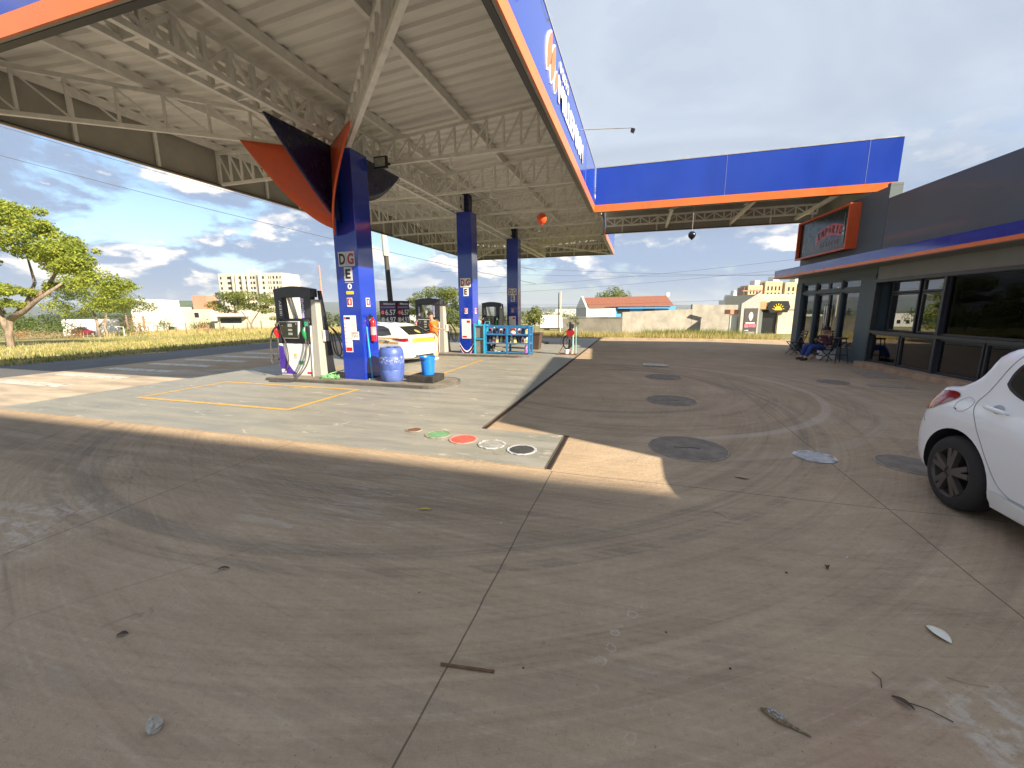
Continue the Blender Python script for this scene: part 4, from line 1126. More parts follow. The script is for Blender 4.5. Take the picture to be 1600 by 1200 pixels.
# window wing
m = MB(); m.box(-4.3, -.12, -.22, -.03, 2.86, 4.66); m.box(-12.9, -4.3, -.22, -.03, 2.86, 5.46)  # near stretch, out of view, raised to throw the forecourt shadow
m.box(-12.9, -.12, -6, -.22, 4.05, 4.2); m.box(-12.9, -.12, -6, -5.9, .0, 5.4); m.box(-12.9, -12.7, -6, -.22, 0, 5.5); m.box(-12.4, -4.4, -6, -.22, 4.2, 5.2)
m.build('upper_wall', m_dwall2, shop)
B(-12.9, -.12, -.20, -.035, 2.44, 2.86).build('lintel', m_lint, shop)
B(-12.9, 4.5, -5.4, -.42, .05, .10).build('floor', m_floor, shop)
m = MB(); m.box(-12.8, 4.4, -4.6, -4.5, .1, 2.9); m.box(-12.8, 4.4, -4.5, -.3, 2.85, 2.9); m.build('inner_wall', m_int, shop)
B(-12.9, -.12, -.06, .26, -.05, .135).build('plinth', m_tanst, shop, bevel=.01)
# frames and panes, wing
def pane(a0, a1, z0, z1, b=-.10, par=None, name='window', glass=None):
    fr = MB(); wd = .045
    fr.box(a0, a1, b - .04, b + .04, z0, z0 + wd); fr.box(a0, a1, b - .04, b + .04, z1 - wd, z1)
    fr.box(a0, a0 + wd, b - .04, b + .04, z0 + wd, z1 - wd); fr.box(a1 - wd, a1, b - .04, b + .04, z0 + wd, z1 - wd)
    f = fr.build(name, m_frame, par or shop)
    B(a0 + wd, a1 - wd, b - .004, b + .004, z0 + wd, z1 - wd).build('pane', glass or m_glass, f)
    return f
m_sash = glass_mat('sash_glass', (.5, .53, .53), 1.6, 2.6)
m_gdark = glass_mat('dark_bay_glass', (.22, .24, .25), 1.45, .12)  # dark tint puts in the darkness of the open upper bays
edges = [-.14, -2.56, -5.0, -7.6, -10.2, -12.7]
for a1, a0 in zip(edges, edges[1:]):
    mid = (a0 + a1) / 2
    if a1 > -1:      # first bay: set-back sliding sashes, the rest of the opening dark
        pane(-1.45, -.42, 1.04, 2.06, -.30, glass=m_sash); pane(-1.45, -.42, 2.08, 2.40, -.30, glass=m_sash); pane(-2.52, -1.50, 1.04, 2.06, -.33, glass=m_sash); pane(-2.52, -1.50, 2.08, 2.40, -.33, glass=m_sash)
    else: pane(a0 + .05, a1 - .05, 1.04, 2.42, glass=m_gdark)
    pane(a0 + .05, mid - .02, .14, .96); pane(mid + .02, a1 - .05, .14, .96)
m = MB()
for a in edges: m.box(a - .035, a + .035, -.16, .0, .135, 2.44)
m.box(-12.7, -.1, -.16, .03, .965, 1.035); m.box(-12.7, -.1, -.14, .015, 2.385, 2.47)
m.build('mullions', M('slate_mullion', (.035, .04, .046), .35), shop)
# entrance
def door(a0, a1):
    f = pane(a0, a1, .04, 2.16, -.16, name='door')
    return f
pane(3.22, 4.18, .04, 2.18, -.14); d1 = door(2.40, 3.20); d2 = door(1.62, 2.38); pane(.55, 1.60, .36, 2.18, -.14)
B(.55, 1.60, -.2, -.08, 0, .36).build('low_panel', m_dwall, shop)
for a in (2.46, 2.32):
    m = MB(); m.tube([(a, -.08, .7), (a, -.05, .75), (a, -.05, 1.75), (a, -.08, 1.8)], .016, 8); m.build('handle', m_chrome, d1 if a > 2.4 else d2)
m = MB(); m.box(.55, 4.18, -.2, -.04, 2.18, 2.28); m.box(3.17, 3.25, -.2, -.04, 0, 2.62); m.box(1.56, 1.64, -.2, -.04, 0, 2.62); m.box(.55, 4.18, -.2, -.04, 2.56, 2.62)
m.build('door_surround', m_dwall, shop)
for a0, a1 in ((.57, 1.55), (1.65, 2.40), (2.42, 3.16), (3.26, 4.16)): pane(a0, a1, 2.285, 2.555, -.12)
# awning
aw = MB().box(-12.9, 4.95, -.025, .72, 2.925, 3.15).build('awning', M('awning_blue', (.014, .028, .30), .12, var=.05, coat=.6), shop)
B(-12.9, 4.96, -.025, .735, 2.84, 2.922).build('orange_strip', m_orange, aw)
B(-12.88, 4.93, .0, .70, 2.825, 2.838).build('soffit', m_lint, aw)
# lit sign box
sg = MB(); sg.box(1.06, 4.34, -.02, .30, 3.48, 3.54); sg.box(1.06, 4.34, -.02, .30, 4.78, 4.84); sg.box(1.06, 1.12, -.02, .30, 3.54, 4.78); sg.box(4.28, 4.34, -.02, .30, 3.54, 4.78)
sgo = sg.build('sign_frame', m_orange2, shop, bevel=.006)
B(1.12, 4.28, .12, .20, 3.54, 4.78).build('sign_panel', M('sign_panel', (.010, .014, .014), .22, spec=.35), sgo)
m_srd = M('sign_red', (.55, .05, .035), .3)
m = MB(); yb = .203; n = 14
def arc(u): return 3.93 + .14 * math.sin(math.pi * u)
rows = [[], []]
for q in range(n + 1):
    u = q / n; a = 2.98 - 1.48 * u
    rows[0].append((a, yb, arc(u))); rows[1].append((a, yb, arc(u) + .36))
m.grid(rows)
for (a, s_) in ((2.98, 1), (1.50, -1)):
    m.quad((a + .004 * s_, yb, 3.93 + .30), (a + .12 * s_, yb, 4.14), (a + .08 * s_, yb, 3.94), (a + .17 * s_, yb, 3.76), (a + .004 * s_, yb, 3.86))
rb = m.build('ribbon', m_srd, sgo)
word = 'EMPÓRIO'
for q, ch in enumerate(word):
    u = (q + .62) / (len(word) + .24); a = 2.98 - 1.48 * u
    sl = (arc(u + .02) - arc(u - .02)) / (.04 * 1.48)
    rt = V((-1, 0, sl)).normalized(); upv = V((sl, 0, 1)).normalized()
    hh = .25 if ch != 'Ó' else .30; wd_ = .155 if ch != 'I' else .06
    P0 = V((a, yb + .002, arc(u) + .05)) - rt * wd_ / 2
    text(ch, P0, rt, upv, wd_, hh, m_ink, rb, 'letter', .004, bold=.035)
m = MB()
for q in range(7): m.box(1.68 + q * .17, 1.68 + q * .17 + .06, yb - .001, yb + .002, 3.72 + .03 * math.sin(q * .5), 3.86 + .03 * math.sin(q * .5))
m.build('worn_letters', M('sign_dull_red', (.10, .02, .018), .4), sgo)
m = MB(); m.prism([(1.36, 3.72), (1.50, 3.72), (1.50, 4.15), (1.455, 4.35), (1.455, 4.62), (1.405, 4.62), (1.405, 4.35), (1.36, 4.15)], (0, yb - .002, 0), (1, 0, 0), (0, 0, 1), (0, .012, 0)); bo = m.build('painted_bottle', M('sign_green', (.02, .16, .075), .3), sgo)
m = MB(); m.box(1.385, 1.475, yb + .0105, yb + .013, 3.95, 4.05); m.box(1.39, 1.47, yb + .0105, yb + .013, 4.1, 4.2); m.build('label', m_lgrey, bo)
B(3.93, 4.0, yb, yb + .004, 3.72, 4.0).build('white_tag', m_lgrey, sgo)
# counters inside
for k, (a, lab) in enumerate(((-1.15, 'white counter inside the shop behind the first low window, nearer the entrance tower'), (-1.95, 'white counter inside the shop behind the first low window, nearer the middle mullion'))):
    c = thing('shop_counter', lab, 'counter', (SH[0] + .6 + .1 * k, SH[1] + a, .10), srz)
    MB().box(-.3, .3, -.25, .25, 0, .62).build('body', m_white, c, bevel=.01)
    MB().box(-.32, .32, -.27, .27, .62, .66).build('top', m_lgrey, c)

# unseen block added behind and right of the camera to shade the foreground
ob = thing('shade_block', 'unseen pale block added behind the forecourt to shade the foreground', 'building', (19.5, -13, 0))
MB().box(-8.5, 8.5, -7, 7, 0, 13.68).build('wall', M('pale_render', (.5, .47, .42), .8, dirt=.2, scale=.6), ob)
for fl_ in range(4):
    for k in range(4):
        f = MB().box(-7.0 + k * 3.6, -5.0 + k * 3.6, 7.0, 7.05, 1.2 + fl_ * 3.2, 2.8 + fl_ * 3.2).build('window', m_frame, ob)
        MB().box(-6.9 + k * 3.6, -5.1 + k * 3.6, 7.052, 7.06, 1.3 + fl_ * 3.2, 2.7 + fl_ * 3.2).build('pane', m_dglass, f)

# ------------------------------------------------------------------ cars
def lerp_tab(tab, z):
    if z <= tab[0][0]: return tab[0][1]
    for (a, va), (b, vb) in zip(tab, tab[1:]):
        if z <= b:
            u = (z - a) / (b - a); return va + (vb - va) * u
    return tab[-1][1]
def smooth_tab(tab, z):
    if z <= tab[0][0]: return tab[0][1]
    for i in range(len(tab) - 1):
        (a, va), (b, vb) = tab[i], tab[i + 1]
        if z <= b:
            def sl(j):
                if j <= 0 or j >= len(tab) - 1: return None
                return (tab[j + 1][1] - tab[j - 1][1]) / (tab[j + 1][0] - tab[j - 1][0])
            h = b - a; d = (vb - va) / h; m0 = sl(i); m1 = sl(i + 1); m0 = d if m0 is None else m0; m1 = d if m1 is None else m1
            if d == 0: m0 = m1 = 0
            else:
                m0 = max(-3 * abs(d), min(3 * abs(d), m0)); m1 = max(-3 * abs(d), min(3 * abs(d), m1))
                if m0 * d < 0: m0 = 0
                if m1 * d < 0: m1 = 0
            u = (z - a) / h
            return (2 * u ** 3 - 3 * u * u + 1) * va + (u ** 3 - 2 * u * u + u) * h * m0 + (-2 * u ** 3 + 3 * u * u) * vb + (u ** 3 - u * u) * h * m1
    return tab[-1][1]
class CarShape:
    """body as stacked outlines: x from the rear bumper forwards, y to the car's right (-) / left (+)"""
    def __init__(s, xr, xf, w, rcr=.45, rcf=.6, n=2.6):
        s.xr, s.xf, s.w, s.rc_, s.rcf, s.n = xr, xf, w, rcr if isinstance(rcr, list) else [(0, rcr), (3, rcr)], rcf, n
    def rc(s, z): return lerp_tab(s.rc_, z)
    def R(s, z): return smooth_tab(s.xr, z)
    def Fr(s, z): return smooth_tab(s.xf, z)
    def W(s, z): return smooth_tab(s.w, z)
    def ycoord(s, x, z):
        w = s.W(z); d = x - s.R(z); e = s.Fr(z) - x
        if d < s.rc(z): return w * max(0, 1 - max(0, 1 - max(d, 0) / s.rc(z)) ** s.n) ** (1 / s.n)
        if e < s.rcf: return w * max(0, 1 - max(0, 1 - max(e, 0) / s.rcf) ** s.n) ** (1 / s.n)
        return w
    def wrap(s, e, z):
        w = s.W(z)
        if e <= 90:
            f = R(max(e, 0)); return V((s.R(z) + s.rc(z) * (1 - max(0, math.cos(f)) ** (2 / s.n)), w * math.sin(f) ** (2 / s.n), z))
        return V((s.R(z) + s.rc(z) + (e - 90) * .01, w, z))
    def ring(s, z, nc=14, nsd=26):
        w = s.W(z); r, f = s.R(z), s.Fr(z); pts = []
        for k in range(nc):
            a = math.pi / 2 * k / nc; pts.append((r + s.rc(z) * (1 - math.cos(a) ** (2 / s.n)), w * math.sin(a) ** (2 / s.n)))
        x0, x1 = r + s.rc(z), f - s.rcf
        for k in range(nsd + 1): pts.append((x0 + (x1 - x0) * k / nsd, w))
        for k in range(nc - 1, -1, -1):
            a = math.pi / 2 * k / nc; pts.append((f - s.rcf * (1 - math.cos(a) ** (2 / s.n)), w * math.sin(a) ** (2 / s.n)))
        full = pts + [(x, -y) for x, y in reversed(pts[1:-1])]
        return [(x, y, z) for x, y in full]
    def body(s, zs):
        m = MB(); rows = [s.ring(z) for z in zs]; k = len(rows[0])
        for r in rows: r.append(r[0])
        m.grid(rows)
        n0 = 0; m.f.append(tuple(range(k))); m.m.append(0)
        n1 = (len(rows) - 1) * (k + 1); m.f.append(tuple(n1 + i for i in range(k))); m.m.append(0)
        return m
    def side(s, x, z, off, sg):
        p = lambda x, z: V((x, s.ycoord(x, z), z))
        a = p(x, z); e = .01; tx = p(x + e, z) - p(x - e, z); tz = p(x, z + e) - p(x, z - e)
        nn = tz.cross(tx); nn = nn.normalized() if nn.length > 1e-9 else V((0, 1, 0))
        if nn.y < 0: nn = -nn
        a = a + nn * off; return V((a.x, a.y * sg, a.z))
    def rear(s, y, z, off, sg=1):
        def p(y, z):
            q = min(.999, abs(y) / s.W(z)); return V((s.R(z) + s.rc(z) * (1 - (1 - q ** s.n) ** (1 / s.n)), y, z))
        a = p(y, z); e = .01; nn = (p(y + e, z) - p(y - e, z)).cross(p(y, z + e) - p(y, z - e)).normalized()
        if nn.x > 0: nn = -nn
        return a + nn * off
    def wr(s, e, z, off, sg):
        a = s.wrap(e, z); te = s.wrap(e + .8, z) - s.wrap(e - .8, z); tz = s.wrap(e, z + .01) - s.wrap(e, z - .01)
        nn = te.cross(tz).normalized()
        if nn.dot(V((-.5, .5, 0))) < 0: nn = -nn
        a = a + nn * off; return V((a.x, a.y * sg, a.z))
def patch(fn, poly, off=.004, sg=1, rings=6, dens=.06):
    pts = []
    for (a, b), (c, d) in zip(poly, poly[1:] + poly[:1]):
        k = max(1, int(math.hypot((c - a), (d - b)) / dens)) if dens else 1
        for i in range(k): pts.append((a + (c - a) * i / k, b + (d - b) * i / k))
    cx = sum(p[0] for p in pts) / len(pts); cz = sum(p[1] for p in pts) / len(pts)
    m = MB(); rows = []
    for r in range(rings):
        f = 1 - r / rings
        row = [fn(cx + (x - cx) * f, cz + (z - cz) * f, off, sg) for x, z in pts]; row.append(row[0]); rows.append(row)
    m.grid(rows); n = len(m.v); m.v.append(tuple(fn(cx, cz, off, sg))); b0 = (rings - 1) * (len(pts) + 1)
    for i in range(len(pts)): m.f.append((b0 + i, b0 + i + 1, n)); m.m.append(0)
    return m
def seam(fn, pts, r=.004, sg=1, off=.0005, closed=False):
    q = []
    for a, b in zip(pts, pts[1:]):
        k = max(1, int(math.hypot(b[0] - a[0], b[1] - a[1]) / .03))
        for i in range(k): q.append(fn(a[0] + (b[0] - a[0]) * i / k, a[1] + (b[1] - a[1]) * i / k, off, sg))
    q.append(fn(*pts[-1], off, sg)); return MB().tube(q, r, 6)
def spline(pts, n=6):
    out = []
    for i in range(len(pts) - 1):
        p0 = pts[max(i - 1, 0)]; p1 = pts[i]; p2 = pts[i + 1]; p3 = pts[min(i + 2, len(pts) - 1)]
        for k in range(n):
            u = k / n
            out.append(tuple(.5 * ((2 * p1[j]) + (-p0[j] + p2[j]) * u + (2 * p0[j] - 5 * p1[j] + 4 * p2[j] - p3[j]) * u * u + (-p0[j] + 3 * p1[j] - 3 * p2[j] + p3[j]) * u ** 3) for j in (0, 1)))
    return out + [pts[-1]]
m_tyre = M('tyre_rubber', (.022, .019, .017), .8, var=.25, scale=10, bump=.2)
m_rimd = M('brown_black_rim', (.075, .062, .052), .45, var=.2, scale=6, dirt=.4)
m_well = M('wheel_well', (.012, .011, .011), .9)
def wheel(parent, x, y, r, wd, rimm, sg, detail=True, spokes=5):
    yo = y * sg
    prof = [(r * .66, -wd / 2), (r * .80, -wd / 2 - .006), (r * .93, -wd / 2 + .01), (r * .985, -wd / 2 + .035), (r, -wd * .2), (r, wd * .2), (r * .985, wd / 2 - .035), (r * .93, wd / 2 - .01), (r * .80, wd / 2 + .006), (r * .66, wd / 2)]
    w_ = MB().lathe(prof, (0, 0, 0), 48 if detail else 24, axis='y', close=False).build('wheel', m_tyre, parent, loc=(x, yo, r), smooth=True)
    m = MB(); o = sg * wd / 2
    m.lathe([(r * .675, -wd / 2 * sg), (r * .66, -.02 * sg), (r * .60, .0), (r * .60, o * .3), (r * .65, o * .85), (r * .685, o * 1.0), (r * .68, o * 1.04), (r * .63, o * .9), (r * .61, o * .4)], (0, 0, 0), 48 if detail else 24, axis='y', close=False)
    m.lathe([(.001, o * .2), (r * .60, o * .2)], (0, 0, 0), 32, axis='y', m=1, close=False)
    nsp = spokes
    for k in range(nsp):
        for dlt in ((-.17, .17) if detail else (0,)):
            a0 = 2 * math.pi * k / nsp + .3; a1 = a0 + dlt
            p = V((math.cos(a0 + dlt * .7) * r * .13, o * .92, math.sin(a0 + dlt * .7) * r * .13)); q = V((math.cos(a1) * r * .645, o * .88, math.sin(a1) * r * .645))
            m.bar(p, q, .042 if detail else .06, .04, up=(0, 1, 0))
    m.lathe([(.001, o * .55), (r * .17, o * .6), (r * .19, o * .85), (r * .12, o * 1.0), (.001, o * 1.01)], (0, 0, 0), 20, axis='y')
    m.build('rim', [rimm, m_well], w_)
    return w_
def cut_arches(o, xs, r, ry, half, wellmat, rad):
    """boolean the wheel arches out of the closed body"""
    o.data.materials.append(wellmat)
    for x in xs:
        for sg in (-1, 1):
            m = MB(); m.lathe([(rad, half - .26), (rad, half + .3)], (0, 0, 0), 40, axis='y') if sg > 0 else m.lathe([(rad, -half - .3), (rad, -half + .26)], (0, 0, 0), 40, axis='y')
            c = m.build('cutter', [bpy.data.materials['white_paint'], wellmat], loc=(x, 0, r))
            c.data.polygons.foreach_set('material_index', [1] * len(c.data.polygons)); c.parent = o.parent
            md = o.modifiers.new('cut', 'BOOLEAN'); md.object = c; md.operation = 'DIFFERENCE'; md.solver = 'EXACT'; md.material_mode = 'TRANSFER'
            bpy.context.view_layer.update()
            me = bpy.data.meshes.new_from_object(o.evaluated_get(bpy.context.evaluated_depsgraph_get()))
            o.modifiers.clear(); o.data = me; bpy.data.objects.remove(c)
    me = o.data; me.polygons.foreach_set('use_smooth', [True] * len(me.polygons)); me.set_sharp_from_angle(angle=R(40))
m_carw = bpy.data.materials.new('white_car_paint'); t = NT(m_carw)
d_ = t.step(t.noise(t.coord('Object'), 2.2, 6, .7, .4), .55, .8); zd = t.sep(t.coord('Object'))[2]
cc_ = t.mix(t.math('MULTIPLY', t.step(zd, .65, .15, 0, 1), t.math('MULTIPLY_ADD', d_, .22, .06)), (.86, .86, .84), (.48, .42, .35))
t.bsdf(cc_, .3, 0, None, 1.0)
m_tail = M('tail_lamp_red', (.26, .004, .009), .12, coat=.8, var=.15, scale=12)

# --- the white hatchback at the right edge
shape = CarShape(
    xr=[(.17, .16), (.24, .06), (.36, .01), (.52, .0), (.66, .02), (.80, .07), (.92, .13), (.99, .20), (1.02, .36), (1.06, .47), (1.12, .55), (1.2, .60), (1.3, .635), (1.36, .70), (1.40, .80), (1.435, 1.0), (1.46, 1.35), (1.47, 1.75)],
    xf=[(.17, 4.1), (.3, 4.26), (.5, 4.27), (.66, 4.2), (.78, 3.9), (.88, 3.5), (.95, 3.2), (1.05, 3.05), (1.2, 2.78), (1.3, 2.6), (1.4, 2.35), (1.455, 2.1), (1.47, 2.0)],
    w=[(.17, .82), (.26, .875), (.4, .893), (.6, .905), (.78, .90), (.90, .875), (.98, .85), (1.05, .825), (1.15, .795), (1.25, .765), (1.34, .725), (1.40, .67), (1.44, .56), (1.463, .36), (1.47, .2)], rcr=[(.95, .42), (1.06, .26), (1.3, .22), (1.47, .2)], rcf=.7, n=2.7)
hb = thing('parked_car', 'white hatchback with dark brown alloy wheels parked at the right edge', 'car', (3.50, 4.99, 0), -math.pi / 2)
zs_ = [.17, .2, .25, .3, .36, .42, .48, .54, .6, .66, .72, .76, .80, .84, .88, .92, .95, .97, .985, 1.0, 1.01, 1.02, 1.04, 1.06, 1.085, 1.12, 1.15, 1.2, 1.25, 1.3, 1.34, 1.37, 1.40, 1.42, 1.44, 1.455, 1.465, 1.47]
bd = shape.body(zs_).build('body', m_carw, hb, smooth=True)
WX, WR = .765, .315
cut_arches(bd, (WX, WX + 2.61), WR, 0, .905, m_well, .372)
for sg in (-1, 1):
    for x in (WX, WX + 2.61): wheel(hb, x, .80, WR, .20, m_rimd, sg)
S_, W_, RR = shape.side, shape.wr, shape.rear
for sg in (-1, 1):
    tl = patch(W_, spline([(57, .765), (74, .765), (85, .80), (91, .86), (98, .925), (99, .972), (90, .982), (74, .95), (60, .86), (57, .765)], 4)[:-1], .006, sg, 6, 0).build('tail_lamp', m_tail, hb, smooth='all')
    # glass: rear door window and front one
    wn = spline([(.995, 1.12), (1.0, 1.21), (1.05, 1.295), (1.2, 1.345), (1.5, 1.37), (1.78, 1.365)], 5) + [(1.78, 1.0)] + spline([(1.78, 1.0), (1.45, 1.005), (1.2, 1.03), (1.06, 1.075), (.995, 1.12)], 5)[1:-1]
    sh_ = patch(S_, wn, .0025, sg, 6, .05).build('window_seal', m_black, hb, smooth='all')
    wn2 = [(1.38 + (x - 1.38) * .93, 1.185 + (z_ - 1.185) * .88) for x, z_ in wn]
    patch(S_, wn2, .005, sg, 6, .05).build('window', m_dglass, sh_, smooth='all')
    fw = [(1.86, 1.0), (1.86, 1.36), (2.1, 1.34), (2.45, 1.2), (2.75, 1.03), (2.7, .985)]
    patch(S_, fw, .005, sg, 6, .06).build('window', m_dglass, hb, smooth='all')
    # door seams, handle, fuel flap
    ds = spline([(1.10, 1.385), (.99, 1.34), (.945, 1.25), (.91, 1.12), (.885, 1.03), (.85, .95), (.855, .88), (.915, .80), (.975, .715), (1.035, .635), (1.105, .535), (1.185, .43), (1.255, .37), (1.34, .335)], 5)
    dr = seam(S_, ds, .0035, sg).build('rear_door_seam', m_grey, hb)
    seam(S_, [(1.34, .335), (1.82, .335), (1.82, 1.37)], .0035, sg).build('rear_door_seam', m_grey, hb)
    hp = [S_(x, z_, .028 + .012 * math.sin(math.pi * u), sg) for x, z_, u in [(.965 + .20 * k / 8, .928 - .010 * k / 8, k / 8) for k in range(9)]]
    m = MB().tube(hp, [.010] + [.017] * 7 + [.011], 10)
    for x in (.975, 1.155): m.tube([S_(x, .924, .0, sg), S_(x, .924, .03, sg)], .012, 8)
    m.build('door_handle', m_carw, hb, smooth=True)
    patch(S_, [(1.06 + .055 * math.cos(a), .932 + .035 * math.sin(a)) for a in [2 * math.pi * k / 16 for k in range(16)]], .0015, sg, 3, 0).build('handle_shade', M('handle_shade_grey', (.42, .42, .42), .35), hb, smooth='all')  # flat grey patch, shade of the handle hollow painted in
    if sg < 0:
        seam(W_, [(110 + 7.5 * math.cos(a), .90 + .065 * math.sin(a)) for a in [2 * math.pi * k / 28 for k in range(29)]], .003, sg).build('fuel_flap', m_lgrey, hb)
        patch(W_, [(104, .848), (107.5, .842), (107.5, .851), (104, .858)], .002, sg, 2, 0).build('flap_notch', m_black, hb)
    # bumper seam and black arch lips
    seam(W_, [(0, .78), (30, .76), (60, .74), (76, .70), (84, .66)], .0025, sg).build('bumper_seam', m_grey, hb)
    sp_ = patch(S_, [(1.15, .20), (1.17, .335), (2.9, .30), (2.95, .2)], .02, sg, 3, .08); sp_.build('side_skirt', m_carw, hb, smooth='all')
rw = [(-.66, 1.04), (.66, 1.04), (.64, 1.2), (.60, 1.33), (-.60, 1.33), (-.64, 1.2)]
patch(RR, rw, .006, 1, 6, .06).build('rear_window', m_dglass, hb, smooth='all')
patch(RR, [(-.26, .5), (.26, .5), (.26, .62), (-.26, .62)], .006, 1, 3, .06).build('number_plate', m_lgrey, hb, smooth='all')
B(.1, .4, -.7, .7, .16, .19).build('underbody', m_black, hb)

# --- the white driving-school car at the second pump
sh2 = CarShape(
    xr=[(.2, .14), (.3, .04), (.5, .0), (.68, .03), (.85, .06), (.98, .10), (1.04, .16), (1.12, .34), (1.25, .62), (1.34, .88), (1.40, 1.15), (1.44, 1.6), (1.45, 1.9)],
    xf=[(.2, 3.85), (.4, 3.98), (.6, 3.95), (.74, 3.75), (.88, 3.3), (.98, 2.95), (1.12, 2.7), (1.3, 2.35), (1.40, 2.1), (1.44, 1.95), (1.45, 1.92)],
    w=[(.2, .78), (.3, .835), (.6, .855), (.85, .84), (.98, .80), (1.1, .74), (1.25, .66), (1.36, .60), (1.42, .5), (1.445, .32), (1.45, .15)], rcr=.45, rcf=.6, n=2.5)
dc_h = R(166)
hx, hy = math.cos(dc_h), math.sin(dc_h)
lx, ly = -hy, hx
base = V((-7.25, 11.15, 0)) - V((lx, ly, 0)) * .70 - V((hx, hy, 0)) * .65
dc = thing('driving_school_car', 'white hatchback with yellow lettered band stopped at the second pump', 'car', base, dc_h); dc.scale = (.9, .9, .9)
zs2 = [.2, .25, .3, .4, .5, .6, .68, .76, .85, .92, .98, 1.01, 1.04, 1.08, 1.12, 1.18, 1.25, 1.3, 1.34, 1.37, 1.40, 1.42, 1.44, 1.445, 1.45]
bd2 = sh2.body(zs2).build('body', m_carw, dc, smooth=True)
cut_arches(bd2, (.72, .72 + 2.5), .30, 0, .85, m_well, .35)
for sg in (-1, 1):
    for x in (.72, 3.22): wheel(dc, x, .755, .30, .19, m_steel, sg, False, 7)
S2, W2, R2 = sh2.side, sh2.wr, sh2.rear
m_band = M('yellow_band', (.66, .36, .03), .35, coat=.3)
for sg in (-1, 1):
    bdp = MB(); rows = [[], []]
    for k in range(41):
        x = .5 + 2.75 * k / 40
        rows[0].append(S2(x, .74, .004, sg)); rows[1].append(S2(x, .93, .004, sg))
    bdo = bdp.grid(rows).build('side_band', m_band, dc, smooth='all')
    if sg > 0:
        p0 = S2(1.75, .81, .006, sg)
        text('AUTO ESCOLA', p0, (-1, 0, 0), (0, 0, 1), .72, .055, m_ink, bdo, 'lettering', .002, bold=.01)
    tl = patch(W2, [(40, .82), (66, .80), (104, .86), (122, .90), (96, .915), (60, .93), (42, .93)], .008, sg, 5, 6).build('tail_lamp', m_tail, dc, smooth='all')
    for wn in ([(.88, 1.03), (1.12, 1.24), (1.4, 1.32), (1.75, 1.345), (1.75, .985), (1.3, .985)], [(1.82, .985), (1.82, 1.345), (2.1, 1.32), (2.5, 1.1), (2.6, .985)]):
        patch(S2, wn, .005, sg, 5, .06).build('window', m_dglass, dc, smooth='all')
    m = MB().tube([S2(x, .80, .015, sg) for x in (.93, 1.0, 1.1, 1.14)], .012, 6); m.build('door_handle', m_black, dc)
    seam(S2, spline([(1.05, 1.2), (.95, .98), (.98, .8), (1.12, .5), (1.2, .3)], 4), .004, sg).build('rear_door_seam', m_grey, dc)
rows = [[R2(-.62 + 1.24 * k / 20, .76, .004) for k in range(21)], [R2(-.62 + 1.24 * k / 20, .925, .004) for k in range(21)]]
bdo = MB().grid(rows).build('rear_band', m_band, dc, smooth='all')
rw = [(-.58, 1.03), (.58, 1.03), (.50, 1.2), (.44, 1.31), (-.44, 1.31), (-.50, 1.2)]
rwo = patch(R2, rw, .006, 1, 5, .06).build('rear_window', m_dglass, dc, smooth='all')
patch(R2, [(.05 + .09 * math.cos(a), 1.13 + .06 * math.sin(a)) for a in [2 * math.pi * k / 12 for k in range(12)]], .009, 1, 2, 0).build('sticker', M('faded_sticker', (.35, .33, .12), .4), rwo)
patch(R2, [(-.25, .44), (.25, .44), (.25, .56), (-.25, .56)], .006, 1, 3, .06).build('number_plate', m_lgrey, dc, smooth='all')
patch(R2, [(-.66, .24), (.66, .24), (.64, .34), (-.64, .34)], .006, 1, 3, .06).build('lower_bumper', m_dgrey, dc, smooth='all')

# --- far cars
m_wine = M('wine_red_paint', (.16, .014, .03), .2, coat=.8)
def simple_car(name, label, cat, loc, rz, paint):
    c = thing(name, label, cat, loc, rz)
    b = sh2.body(zs2).build('body', paint, c, smooth=True)
    cut_arches(b, (.72, 3.22), .30, 0, .85, m_well, .35)
    for sg in (-1, 1):
        for x in (.72, 3.22): wheel(c, x, .755, .30, .19, m_steel, sg, False, 7)
        for wn in ([(.88, 1.03), (1.12, 1.24), (1.4, 1.32), (1.75, 1.345), (1.75, .985), (1.3, .985)], [(1.82, .985), (1.82, 1.345), (2.1, 1.32), (2.5, 1.1), (2.6, .985)]):
            patch(S2, wn, .005, sg, 4, .1).build('window', m_dglass, c, smooth='all')
        patch(sh2.wr, [(40, .82), (66, .80), (104, .86), (60, .93)], .008, sg, 3, 6).build('tail_lamp', m_tail, c)
    return c
simple_car('far_parked_car', 'dark wine-red car on the field track beyond the road', 'car', (-88.5, 43.2, -2.16), R(28), m_wine)
# white van beyond the dry grass
vn = thing('delivery_van', 'white box van parked behind the grass strip left of the long wall', 'van', (-8.9, 46.0, -.72), R(8))
MB().box(-1.7, .65, -.9, .9, .35, 1.75).build('box', m_white, vn, bevel=.03)
m = MB(); m.prism([(.66, .3), (1.75, .3), (1.75, .8), (1.5, .95), (1.15, 1.5), (.66, 1.52)], (0, -.85, 0), (1, 0, 0), (0, 0, 1), (0, 1.7, 0)); cbn = m.build('cab', m_white, vn, bevel=.02)
m = MB(); m.prism([(.78, .95), (1.42, .95), (1.12, 1.4), (.78, 1.42)], (0, -.858, 0), (1, 0, 0), (0, 0, 1), (0, .006, 0)); m.build('window', m_dglass, cbn)
MB().box(-1.7, 1.5, -.8, .8, .25, .34).build('chassis', m_black, vn)
for x in (-1.0, 1.15):
    for y in (-.78, .78): MB().lathe([(.001, -.1), (.3, -.1), (.32, 0), (.3, .1), (.001, .1)], (x, y, .31), 18, axis='y').build('wheel', m_tyre, vn)
